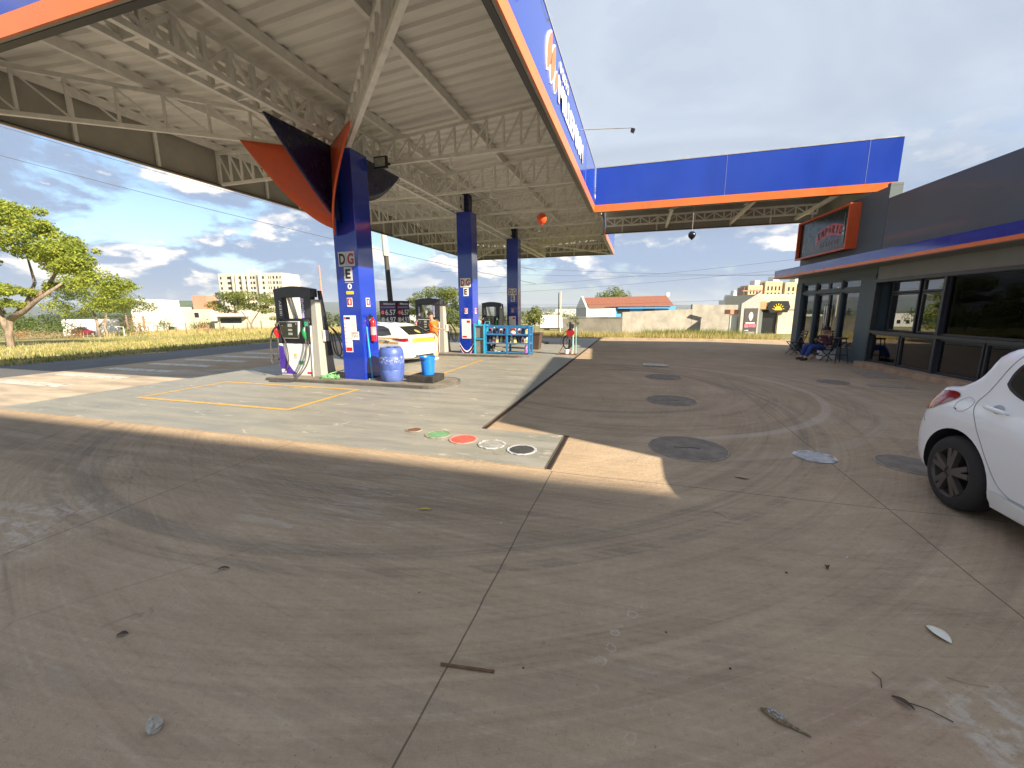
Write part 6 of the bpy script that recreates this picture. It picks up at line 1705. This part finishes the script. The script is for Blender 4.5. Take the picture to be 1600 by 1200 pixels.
MB().box(4.8, 13.4, -.3, .0, 1.2, 1.35).build('eaves_band', m_bright, o)
m = MB(); m.box(.5, 2.3, -.012, -.006, .5, .95); m.box(.6, 3.4, -.012, -.006, .15, .2); m.build('faded_painting', M('faded_blue_paint', (.42, .56, .66), .7, var=.3, scale=5), o)
MB().lathe([(.001, 0), (.3, .0), (.36, .1), (.3, .12), (.001, .05)], (13.9, 2.3, 3.3), 16, axis='y').build('dish', m_w, o)
# long rendered wall
m_wall = bpy.data.materials.new('stained_wall'); t = NT(m_wall); P = t.coord('Object')
n = t.noise(P, 1.2, 6, .65); c = t.mix(t.step(n, .3, .7), (.215, .203, .178), (.315, .297, .26)); c = t.mix(t.math('MULTIPLY', t.step(t.noise(t.vmath('MULTIPLY', P, (1, 1, .3)), 3, 5, .7), .5, .7), .45), c, (.22, .20, .16))
br = t.node('ShaderNodeTexBrick'); t.l.new(t.vmath('MULTIPLY', P, (1, 1, 1)), br.inputs[0]); br.inputs['Scale'].default_value = 1.0
t.bsdf(c, .9, 0, t.bump(n, .3, .03))
o = thing('boundary_wall', 'long stained concrete boundary wall stepping up in front of the tiled house', 'wall', (-5.9, 33.5, T(-5.9, 33.5)))
of = wb(o)
MB().hexa([(-5.9, 33.5, -1), (-1.2, 33.5, -1), (-1.2, 33.7, -1), (-5.9, 33.7, -1)], [(-5.9, 33.5, .95), (-1.2, 33.5, 1.0), (-1.2, 33.7, 1.0), (-5.9, 33.7, .95)]).build('low_panel', m_wall, o, of)
MB().box(-5.95, -1.2, 33.46, 33.74, .99, 1.07).build('coping', m_wall, o, of)
MB().hexa([(-1.2, 33.49, -1), (4.2, 36.9, -1), (4.1, 37.1, -1), (-1.3, 33.7, -1)], [(-1.2, 33.49, 1.42), (4.2, 36.9, 1.62), (4.1, 37.1, 1.62), (-1.3, 33.7, 1.42)]).build('high_panel', m_wall, o, of)
MB().hexa([(4.22, 36.92, -1), (8.1, 39.4, -1), (8.0, 39.6, -1), (4.12, 37.12, -1)], [(4.22, 36.92, 2.0), (8.1, 39.4, 1.95), (8.0, 39.6, 1.95), (4.12, 37.12, 2.0)]).build('high_panel', m_wall, o, of)
o = thing('yard_wall', 'shaded grey yard wall under the bright green bush', 'wall', (8.2, 39.6, T(8, 39)))
of = wb(o); MB().hexa([(8.2, 39.3, -1), (10.6, 41.5, -1), (10.5, 41.7, -1), (8.1, 39.5, -1)], [(8.2, 39.3, .98), (10.6, 41.5, 1.0), (10.5, 41.7, 1.0), (8.1, 39.5, .98)]).build('panel', m_wall, o, of)
# workshop with poster wall and sunny front
o = bld('corner_workshop', 'grey gable-ended workshop with a black poster beside the dark yard', 352 / 636, 31, R(0), 'building')
m_gy = M('grey_gable', (.36, .36, .34), .85, var=.1, dirt=.2)
m = MB(); m.prism([(.35, -1), (1.75, -1), (1.75, 3.25), (.35, 2.35)], (0, 0, 0), (1, 0, 0), (0, 0, 1), (0, .25, 0)); m.build('gable_wall', m_gy, o)
m = MB(); m.hexa([(1.76, .02, -1), (2.75, 1.2, -1), (2.75, 1.4, -1), (1.76, .25, -1)], [(1.76, .02, 2.0), (2.75, 1.2, 1.65), (2.75, 1.4, 1.65), (1.76, .25, 2.0)]); m.build('dark_wall', m_dwall2, o)
MB().box(.3, 1.78, -.06, .3, 3.26, 3.34).build('roof_edge', m_brk, o).rotation_euler = (0, 0, 0)
MB().box(-.2, .34, .4, .6, -1, 1.55).build('white_yard_wall', m_w, o)
MB().box(-.3, .34, .3, 1.2, 1.56, 1.9).build('lean_to_roof', m_brk, o)
pst = MB().box(.62, 1.62, -.035, -.003, -.25, 2.0).build('poster', M('poster_black', (.045, .043, .045), .5), o)
m = MB(); m.prism([(1.12 + .17 * math.cos(a) * (1 - .35 * (math.sin(a) < 0) * -math.sin(a)), 1.38 + .34 * math.sin(a)) for a in [2 * math.pi * q / 20 for q in range(20)]], (0, -.036, 0), (1, 0, 0), (0, 0, 1), (0, -.006, 0)); m.build('pale_shape', m_lgrey, pst)
m = MB(); m.box(.75, 1.45, -.042, -.036, .86, .93); m.box(.72, 1.0, -.042, -.036, .30, .36); m.build('white_print', m_paper, pst)
m = MB(); m.box(.68, .98, -.042, -.036, .55, .80); m.box(1.02, 1.28, -.042, -.036, .58, .82); m.box(1.30, 1.54, -.042, -.036, .56, .80); m.build('pink_print', M('poster_pink', (.55, .12, .2), .5), pst)
m = MB(); m.box(.68, 1.5, -.042, -.036, -.2, .22); m.build('grey_print', m_grey, pst)
o = bld('cream_shop', 'sunny cream shop with dark doorway and black sunburst sign', 398 / 636, 34, R(-4), 'building')
MB().box(.5, 4.5, 3.0, 9, -1, 3.35).build('back_wall', m_cream, o); MB().box(-.2, 4.5, 1.2, 2.98, 2.0, 3.1).build('upper_front', m_cream, o)
MB().box(-.55, -.35, .6, 2.9, -1, 2.4).build('side_wall', m_cream, o); MB().box(1.75, 4.5, 1.3, 1.5, -1, 1.98).build('front_wall', m_cream, o)
MB().box(-.34, 1.74, 1.5, 1.6, -1, 1.98).build('doorway', m_win, o); MB().box(-.6, 4.5, -1.5, 1.2, -.62, -.42).build('forecourt_step', m_cream, o)
MB().box(-.5, .55, 1.08, 1.18, 2.05, 2.7).build('orange_sign', M('orange_sign', (.60, .26, .12), .6), o)
so_ = MB(); so_.prism([(.62, 2.2), (.85, 1.75), (2.3, 1.75), (2.5, 2.2), (2.3, 2.72), (.85, 2.72)], (0, 1.0, 0), (1, 0, 0), (0, 0, 1), (0, .1, 0)); sb = so_.build('black_sign', m_black, o)
m = MB(); m.prism([(1.5 + .3 * math.cos(a), 1.95 + .36 * math.sin(a)) for a in [math.pi * q / 12 for q in range(13)]], (0, .985, 0), (1, 0, 0), (0, 0, 1), (0, .012, 0))
for q in range(7):
    a = math.pi * (q + .5) / 7; m.bar((1.5 + .36 * math.cos(a), .99, 1.95 + .42 * math.sin(a)), (1.5 + .5 * math.cos(a), .99, 1.95 + .56 * math.sin(a)), .05, .05)
m.build('sunburst', m_yel, sb)
# small far town
rr = random.Random(9)
for i, (px, dp, wd, hg, lab) in enumerate(((72, 120, 7, 3.6, 'low white building in the distance beyond the third column'), (88, 150, 9, 5.5, 'white block in the distance above the van'), (66, 230, 14, 4.6, 'far pale buildings below the hills right of the third column'), (-158, 120, 8, 3.0, 'low white building seen past the price board'), (48, 100, 6, 2.6, 'white shed seen right of the third column'))):
    o = bld('distant_building', lab, px / 636, dp, rr.uniform(-.2, .2), 'building'); MB().box(-wd / 2, wd / 2, 0, 6, -2, hg).build('wall', m_w, o)
    wins(o, m_win, [(-wd / 2 + wd * (.12 + .2 * q), -wd / 2 + wd * (.22 + .2 * q), .6, 1.6) for q in range(4)])

# --- posts, poles, wires, price board
for i in range(15):
    u = i / 14; p = V((-73 + 40 * u, 42.5 - 9.5 * u, 0)); p.z = T(p.x, p.y) - .1
    hh = 1.25 + .25 * math.sin(i * 2.3)
    o = MB().tube([(0, 0, 0), (.05 * math.sin(i * 1.9), .03, hh * .6), (.08 * math.sin(i * 1.9), .05, hh)], [.075, .07, .06], 7).build('fence_post', m_wood, loc=p)
    tag(o, 'weathered wooden fence post in the row across the dry field', 'fence post', 'fence posts across the field')
gp = thing('goal_frame', 'thin white goal frame standing in the field right of the wine-red car', 'goal', spot(-612 / 636, 50), yaw)
m = MB(); m.tube([(0, 0, -.2), (0, 0, 1.1), (-.9, .0, 1.15), (-.9, 0, 1.0)], .045, 6); m.build('frame', m_white, gp)
def pole(label, foot, top, r0, r1, mat, cat='utility pole', name='utility_pole', band=None, cross=None):
    o = thing(name, label, cat, foot); f, tp = V(foot), V(top)
    MB().tube([(0, 0, -.5), tuple((tp - f) * .5), tuple(tp - f)], [r0, (r0 + r1) / 2, r1], 10).build('mast', mat, o, smooth=True)
    if band: MB().tube([tuple((tp - f) * band), tuple((tp - f) * 1.0)], [r0 * .9 + .02, r1 + .012], 10).build('pale_top', m_conc2, o, smooth=True)
    if cross: MB().bar(tuple((tp - f) * cross - V((.8, .25, 0))), tuple((tp - f) * cross + V((.8, .25, 0))), .1).build('cross_arm', m_wood, o)
    return o
m_dpole = M('dark_pole', (.045, .042, .035), .7, var=.2)
p0 = spot(-186 / 636, 27, -.1); p1 = spot(-193.5 / 636, 27, 7.4)
pole('tall dark pole with pale top rising behind the price board', p0, p1, .20, .13, m_dpole, band=.70)
p0 = spot(73.5 / 636, 36); pole('thin dark utility pole beside the white box van', p0, (p0.x, p0.y, 3.1), .05, .04, m_dpole)
p0 = spot(76.5 / 636, 37); pole('pale slim concrete pole just right of the thin dark one', p0, (p0.x, p0.y, 3.3), .06, .05, m_conc2)
p0 = spot(-295 / 636, 120); pole('red and white lattice mast on the skyline left of the nearest column', p0, (p0.x, p0.y, 14.5), .35, .2, m_brk, 'mast', 'radio_mast')
pb = thing('price_board', 'folded dark purple price board with white digits beyond the white car', 'price sign', spot(-184 / 636, 22.5, 0), yaw)
m_pb = M('board_purple_black', (.022, .014, .040), .35)
for sgn, (xa, ya, xb, yb_) in ((0, (-.78, 0, .12, .05)), (1, (.16, .05, .72, .55))):
    d_ = V((xb - xa, yb_ - ya, 0)); L = d_.length; d_.normalize(); nn = V((d_.y, -d_.x, 0))
    m = MB(); a, b = V((xa, ya, 0)), V((xb, yb_, 0)); m.hexa([a + V((0, 0, .3)), b + V((0, 0, .3)), b - nn * .08 + V((0, 0, .3)), a - nn * .08 + V((0, 0, .3))], [a + V((0, 0, 2.2)), b + V((0, 0, 2.2)), b - nn * .08 + V((0, 0, 2.2)), a - nn * .08 + V((0, 0, 2.2))])
    f = m.build('board', m_pb, pb)
    q = lambda u, z_: a + d_ * (L * u) + nn * .004 + V((0, 0, z_))
    text('Millenium', q(.25, 1.98), d_, (0, 0, 1), L * .68, .11, WHT, f, 'lettering', .004, bold=.02)
    m = MB(); m.prism([(0, 0), (.09, .0), (.05, .12)], q(.08, 1.98), d_, (0, 0, 1), nn * .004); m.build('emblem', m_red, f)
    MB().hexa([q(.06, 1.80), q(.94, 1.80), q(.94, 1.80) + nn * .004, q(.06, 1.80) + nn * .004], [q(.06, 1.90), q(.94, 1.90), q(.94, 1.90) + nn * .004, q(.06, 1.90) + nn * .004]).build('purple_strip', M('strip_lilac', (.22, .16, .40), .4), f)
    text('6.57', q(.33, 1.42), d_, (0, 0, 1), L * .62, .30, WHT, f, 'digits', .004, bold=.015)
    text('4.97', q(.33, 1.02), d_, (0, 0, 1), L * .62, .30, WHT, f, 'digits', .004, bold=.015)
    for zz_, mt in ((1.57, m_red), (1.17, m_lgrey)):
        m = MB(); m.prism([(.12 * math.cos(t_), .15 * math.sin(t_)) for t_ in [2 * math.pi * s_ / 18 for s_ in range(18)]], q(.17, zz_), d_, (0, 0, 1), nn * .004); mk = m.build('fuel_mark', mt, f)
        text('G' if mt is m_red else 'E', q(.10, zz_ - .08) + nn * .004, d_, (0, 0, 1), .12, .16, WHT, mk, 'letter', .004, bold=.02)
m = MB(); m.box(-.7, -.6, .06, .12, -.1, .3); m.box(.0, .08, .08, .14, -.1, .3); m.build('posts', m_dgrey, pb)
m_wire = M('weathered_wire', (.09, .09, .09), .7)
def wire(label, a, b, sag, r):
    a, b = V(a), V(b); pts = []
    for k_ in range(25):
        u = k_ / 24; p = a + (b - a) * u; p.z -= sag * 4 * u * (1 - u); pts.append(p)
    tag(MB().tube(pts, r, 5).build('power_line', m_wire), label, 'cable', 'power lines across the sky')
wire('upper power line crossing the left sky under the canopy edge', (-60, 20, 19.6), (-10, 41, 5.5), .5, .02)
wire('lower power line crossing the left sky above the large tree', (-60, 20, 17.0), (-10, 41, 4.2), .5, .022)
for i, (za, zb_, lab) in enumerate(((7.4, 4.1, 'highest power line running behind the middle columns'), (6.5, 4.6, 'second power line running behind the middle columns'), (4.6, 6.6, 'power line rising to the right above the tiled roof'), (4.0, 5.9, 'lower power line rising to the right above the tiled roof'), (2.9, 3.2, 'lowest power line behind the tiled house'))):
    wire(lab, (-26, 50 + i * 1.5, za * 1.2 - 1), (24, 46 + i * 1.5, zb_ * 1.2 - .5), .6, .013)

# ------------------------------------------------------------------ covers, plates and litter on the paving
m_cov = M('dark_cover', (.215, .185, .152), .9, var=.2, scale=5, dirt=.45, spec=.15, bump=.3)
m_silver = M('worn_silver_paint', (.42, .42, .42), .55, var=.25, scale=14)
def cover(label, x, y, r, mat, z=.004, rim=None, rimw=.03, slot=False, ry=None, irregular=0.0, group=None, name='manhole_cover'):
    o = thing(name, label, 'manhole cover', (x, y, z), 0, group)
    n = 40; ry = ry or r
    ring_ = [(math.cos(2 * math.pi * q / n) * (r + irregular * math.sin(q * 2.7)), math.sin(2 * math.pi * q / n) * (ry + irregular * math.cos(q * 1.9))) for q in range(n)]
    m = MB(); m.prism(ring_, (0, 0, 0), (1, 0, 0), (0, 1, 0), (0, 0, .004)); m.build('lid', mat, o)
    if rim:
        m = MB(); rows = [[(x_ * (1 + s_), y_ * (1 + s_), h_) for x_, y_ in ring_ + ring_[:1]] for s_, h_ in ((.012, 0), (.014, .006), (rimw / r, .006), (rimw / r + .01, 0))]
        m.grid(rows).build('rim', rim, o)
    if slot:
        m = MB(); m.box(-.16, .0, -.022, -.004, .0042, .0055); m.box(.0, .14, -.004, .014, .0042, .0055); m.build('lifting_slot', m_drain, o)
    return o
m_wrim = paint_mat('worn_white_rim', (.66, .66, .64), .52, (.26, .25, .22))
m_rimb = M('rim_concrete', (.30, .25, .20), .8, var=.3, scale=12)
cover('largest dark round tank cover, nearest the painted slab corner', .66, 5.22, .44, m_cov, rim=m_rimb, rimw=.02, slot=True)
cover('middle one of three dark round tank covers in a line', .66, 7.98, .43, m_cov, rim=m_rimb, rimw=.02, slot=True)
cover('farthest one of three dark round tank covers in a line', .66, 10.75, .42, m_cov, rim=m_rimb, rimw=.02)
cover('dark round cover half hidden behind the wheel of the white hatchback', 2.92, 5.30, .29, m_cov, rim=m_rimb, rimw=.02)
cover('worn silver painted round cover on the brown concrete', 2.02, 5.29, .165, m_silver, rim=m_wrim, rimw=.045, irregular=.006)
zc = .018
m_gcap = M('green_cap', (.15, .30, .15), .6, var=.2, scale=14); m_rcap = M('red_cap', (.55, .10, .07), .6, var=.2, scale=14); m_kcap = M('black_cap', (.05, .05, .05), .6, var=.3, scale=14); m_slabc = M('slab_cap', (.28, .28, .26), .6, var=.25, scale=14)
cover('small rusty brown cap, leftmost on the painted slab', -2.98, 4.93, .10, m_rust, zc, ry=.09, rim=m_rimb, rimw=.02)
cover('green painted filler cap on the slab', -2.55, 4.83, .155, m_gcap, zc, rim=m_rimb, rimw=.02, irregular=.004)
cover('red painted filler cap on the slab', -2.13, 4.73, .16, m_rcap, zc, rim=M('red_ring', (.6, .25, .2), .6), rimw=.025, irregular=.004)
cover('white ringed filler cap on the slab', -1.70, 4.64, .145, m_slabc, zc, rim=m_wrim, rimw=.03, irregular=.006)
cover('black filler cap with worn ring on the slab', -1.28, 4.55, .15, m_kcap, zc, rim=m_silver, rimw=.03, irregular=.006)
m = MB()
for (x, y, r_) in ((-1.66, 4.40, .07), (-1.50, 4.38, .07), (-2.9, 4.68, .08)):
    m.grid([[(x + (r_ + s_) * math.cos(2 * math.pi * q / 24), y + (r_ * .8 + s_) * math.sin(2 * math.pi * q / 24), .0165) for q in range(25)] for s_ in (0, .012)])
tag(m.build('painted_rings', m_rimb), kind='structure')
def plate(label, pts, mat, z=.004):
    o = thing('cover_plate', label, 'cover plate', (sum(p[0] for p in pts) / len(pts), sum(p[1] for p in pts) / len(pts), z)); of = (-o.location.x, -o.location.y, 0)
    m = MB(); m.prism(pts, (0, 0, 0), (1, 0, 0), (0, 1, 0), (0, 0, .005)); m.build('plate', mat, o, of)
plate('large dark square plate on the paving by the tan shop step', [(5.45, 12.0), (6.1, 11.9), (6.15, 12.9), (5.5, 13.0)], m_rimb)
o = cover('small dark oval cover left of the square plate by the shop', 4.36, 11.0, .30, m_cov, rim=m_rimb, rimw=.02)
plate('narrow worn plate on the paving beside the small dark oval cover', [(4.9, 10.6), (5.7, 10.5), (5.7, 10.8), (4.95, 10.9)], m_rimb, .003)
lb = thing('steel_bars', 'low grey steel bar frame lying on the far paving behind the tank covers', 'bar frame', (.55, 12.9, 0))
m = MB(); m.tube([(-.32, .1, .03), (.22, .1, .03), (.36, -.12, .03), (.36, -.13, .0)], .022, 8); m.tube([(-.33, -.16, .03), (.33, -.16, .03)], .026, 8); m.tube([(-.32, .1, .03), (-.33, -.16, .03)], .02, 8); m.build('bars', m_steel, lb, smooth=True)
# litter
def stick(name, label, cat, pts, r, mat, seg=6):
    o = MB().tube(pts, r, seg).build(name, mat); c0 = V(pts[0]); 
    for v_ in o.data.vertices: v_.co -= c0
    o.location = c0; return tag(o, label, cat)
stick('iron_rod', 'short rusty rod lying across the paving joint', 'rod', [(-.838, 1.52, .008), (-.575, 1.555, .008)], .007, m_rust)
st_ = MB(); rr = random.Random(4)
m = MB(); m.lathe([(.001, .0), (.022, .002), (.030, .014), (.030, .028), (.020, .042), (.010, .056), (.001, .058)], (0, 0, 0), 11)
m.v = [(x * (1 + .25 * rr.uniform(-1, 1)), y * (1.0 + .2 * rr.uniform(-1, 1)), z_ * (1 + .15 * rr.uniform(-1, 1))) for x, y, z_ in m.v]
tag(m.build('stone', M('pale_stone', (.46, .43, .38), .85, var=.3, scale=40, bump=.4), loc=(-1.83, .90, 0)), 'pale grey stone on the lower left paving', 'stone')
def leaf(label, x, y, L, W_, rz, mat, lift=.012, name='leaf'):
    m = MB(); rows = []
    for i in range(9):
        u = i / 8; wd = W_ * math.sin(math.pi * (.06 + .9 * u)) ** .9
        rows.append([((u - .5) * L, wd * s_, lift * (math.sin(u * 3.1) * .8 + .4 * abs(s_)) + .003) for s_ in (-1, -.4, 0, .4, 1)])
    o = m.grid(rows).build(name, mat, loc=(x, y, .001), smooth='all'); o.rotation_euler = (0, 0, rz)
    md = o.modifiers.new('t', 'SOLIDIFY'); md.thickness = .0015
    return tag(o, label, 'leaf')
m_lw = M('pale_dead_leaf', (.74, .71, .60), .7, var=.1); m_lt = M('tan_leaf', (.42, .30, .18), .7); m_lb = M('brown_leaf', (.07, .045, .03), .8); m_ly = M('yellow_leaf', (.50, .44, .06), .7)
leaf('pale whitish dead leaf on the right paving', 1.59, 2.44, .12, .034, R(-72), m_lw)
leaf('tan curled leaf on the paving below the largest tank cover', 1.08, 4.40, .13, .03, R(-12), m_lt)
leaf('yellow withered sprig on the paving below the painted slab', -1.68, 2.89, .12, .012, R(15), m_ly)
leaf('dark brown leaf at the lower right', 1.18, 1.92, .075, .013, R(-40), m_lb)
leaf('dark folded leaf right of the paving centre', 1.27, 2.93, .04, .013, R(80), m_lb, .02)
leaf('small brown seed pod left of the paving centre', -2.57, 1.78, .07, .010, R(25), m_lb)
leaf('small brown leaf on the left paving', -2.55, 1.20, .05, .014, R(35), m_lb)
stick('twig', 'thin dark twig near the lower right leaf', 'twig', [(1.20, 1.93, .005), (1.26, 1.91, .012), (1.33, 1.88, .004)], .0022, m_lb)
stick('twig', 'short thin twig above the dark leaf at the lower right', 'twig', [(1.136, 2.07, .004), (1.15, 2.03, .01), (1.134, 1.985, .004)], .002, m_lb)
stick('twig', 'tiny twig below the pale whitish leaf', 'twig', [(1.45, 2.14, .004), (1.53, 2.12, .008), (1.60, 2.13, .004)], .002, m_lt)
stick('twig', 'pale twig near the far end of the right paving', 'twig', [(.69, 3.56, .004), (.74, 3.53, .012), (.77, 3.48, .004)], .004, m_lt)
# crushed pod
cp = thing('crushed_pod', 'crushed silvery brown seed pod with a long tail on the lower right paving', 'seed pod', (.63, 1.69, .0), R(-26)); cp.scale = (.62, .7, .7)
m = MB(); m.tube([(-.09, 0, .012), (-.04, .004, .018), (.03, -.003, .018), (.09, .0, .01), (.20, .01, .005)], [.006, .022, .024, .012, .003], 9)
m.v = [(x, y * 1.2 + .004 * math.sin(i * 2.1), max(.001, z_ * .8)) for i, (x, y, z_) in enumerate(m.v)]; m.build('husk', M('pod_husk', (.20, .15, .09), .9, var=.5, scale=60), cp, smooth='all')
m = MB(); rr = random.Random(6)
for _ in range(26):
    x, y = rr.uniform(-.05, .05), rr.uniform(-.022, .022); m.box(x, x + .012, y, y + .004, .028, .036)
m.build('foil_flakes', m_silver, cp)
for i, (x, y, s_) in enumerate(((-.98, 2.86, .009), (-.45, 1.62, .005), (-.30, 2.5, .006), (.22, 2.05, .005), (1.45, 3.1, .009), (.5, 1.9, .006), (-.6, .98, .004), (-1.2, 1.95, .005), (.1, 1.12, .004), (1.0, 2.8, .008))):
    m = MB(); m.lathe([(.001, 0), (s_, .002), (s_ * .8, s_ * .9), (.001, s_ * 1.1)], (0, 0, 0), 7)
    lab = ['pebble below the pale spill left of the long joint', 'pebble right of the rusty rod', 'pebble right of the long joint, midway', 'pebble beside the ringed water marks', 'pebble before the white hatchback wheel', 'pebble near the dark folded leaf', 'pebble at the bottom edge by the joint', 'pebble left of the joint above the rod', 'pebble near the crushed pod', 'pebble below the largest tank cover'][i]
    tag(m.build('pebble', m_lb if i % 2 else m_lgrey, loc=(x, y, 0), smooth='all'), lab, 'pebble', 'pebbles on the paving')
# ------------------------------------------------------------------ air
m_haze = bpy.data.materials.new('haze_air'); t = NT(m_haze)
vp = t.node('ShaderNodeVolumePrincipled'); vp.inputs['Color'].default_value = (.78, .86, .96, 1); vp.inputs['Density'].default_value = .00022; vp.inputs['Anisotropy'].default_value = .1
t.l.new(vp.outputs[0], t.out.inputs['Volume'])
tag(MB().box(-3100, 3100, -3100, 3100, -9.5, 62).build('haze', m_haze), kind='stuff')
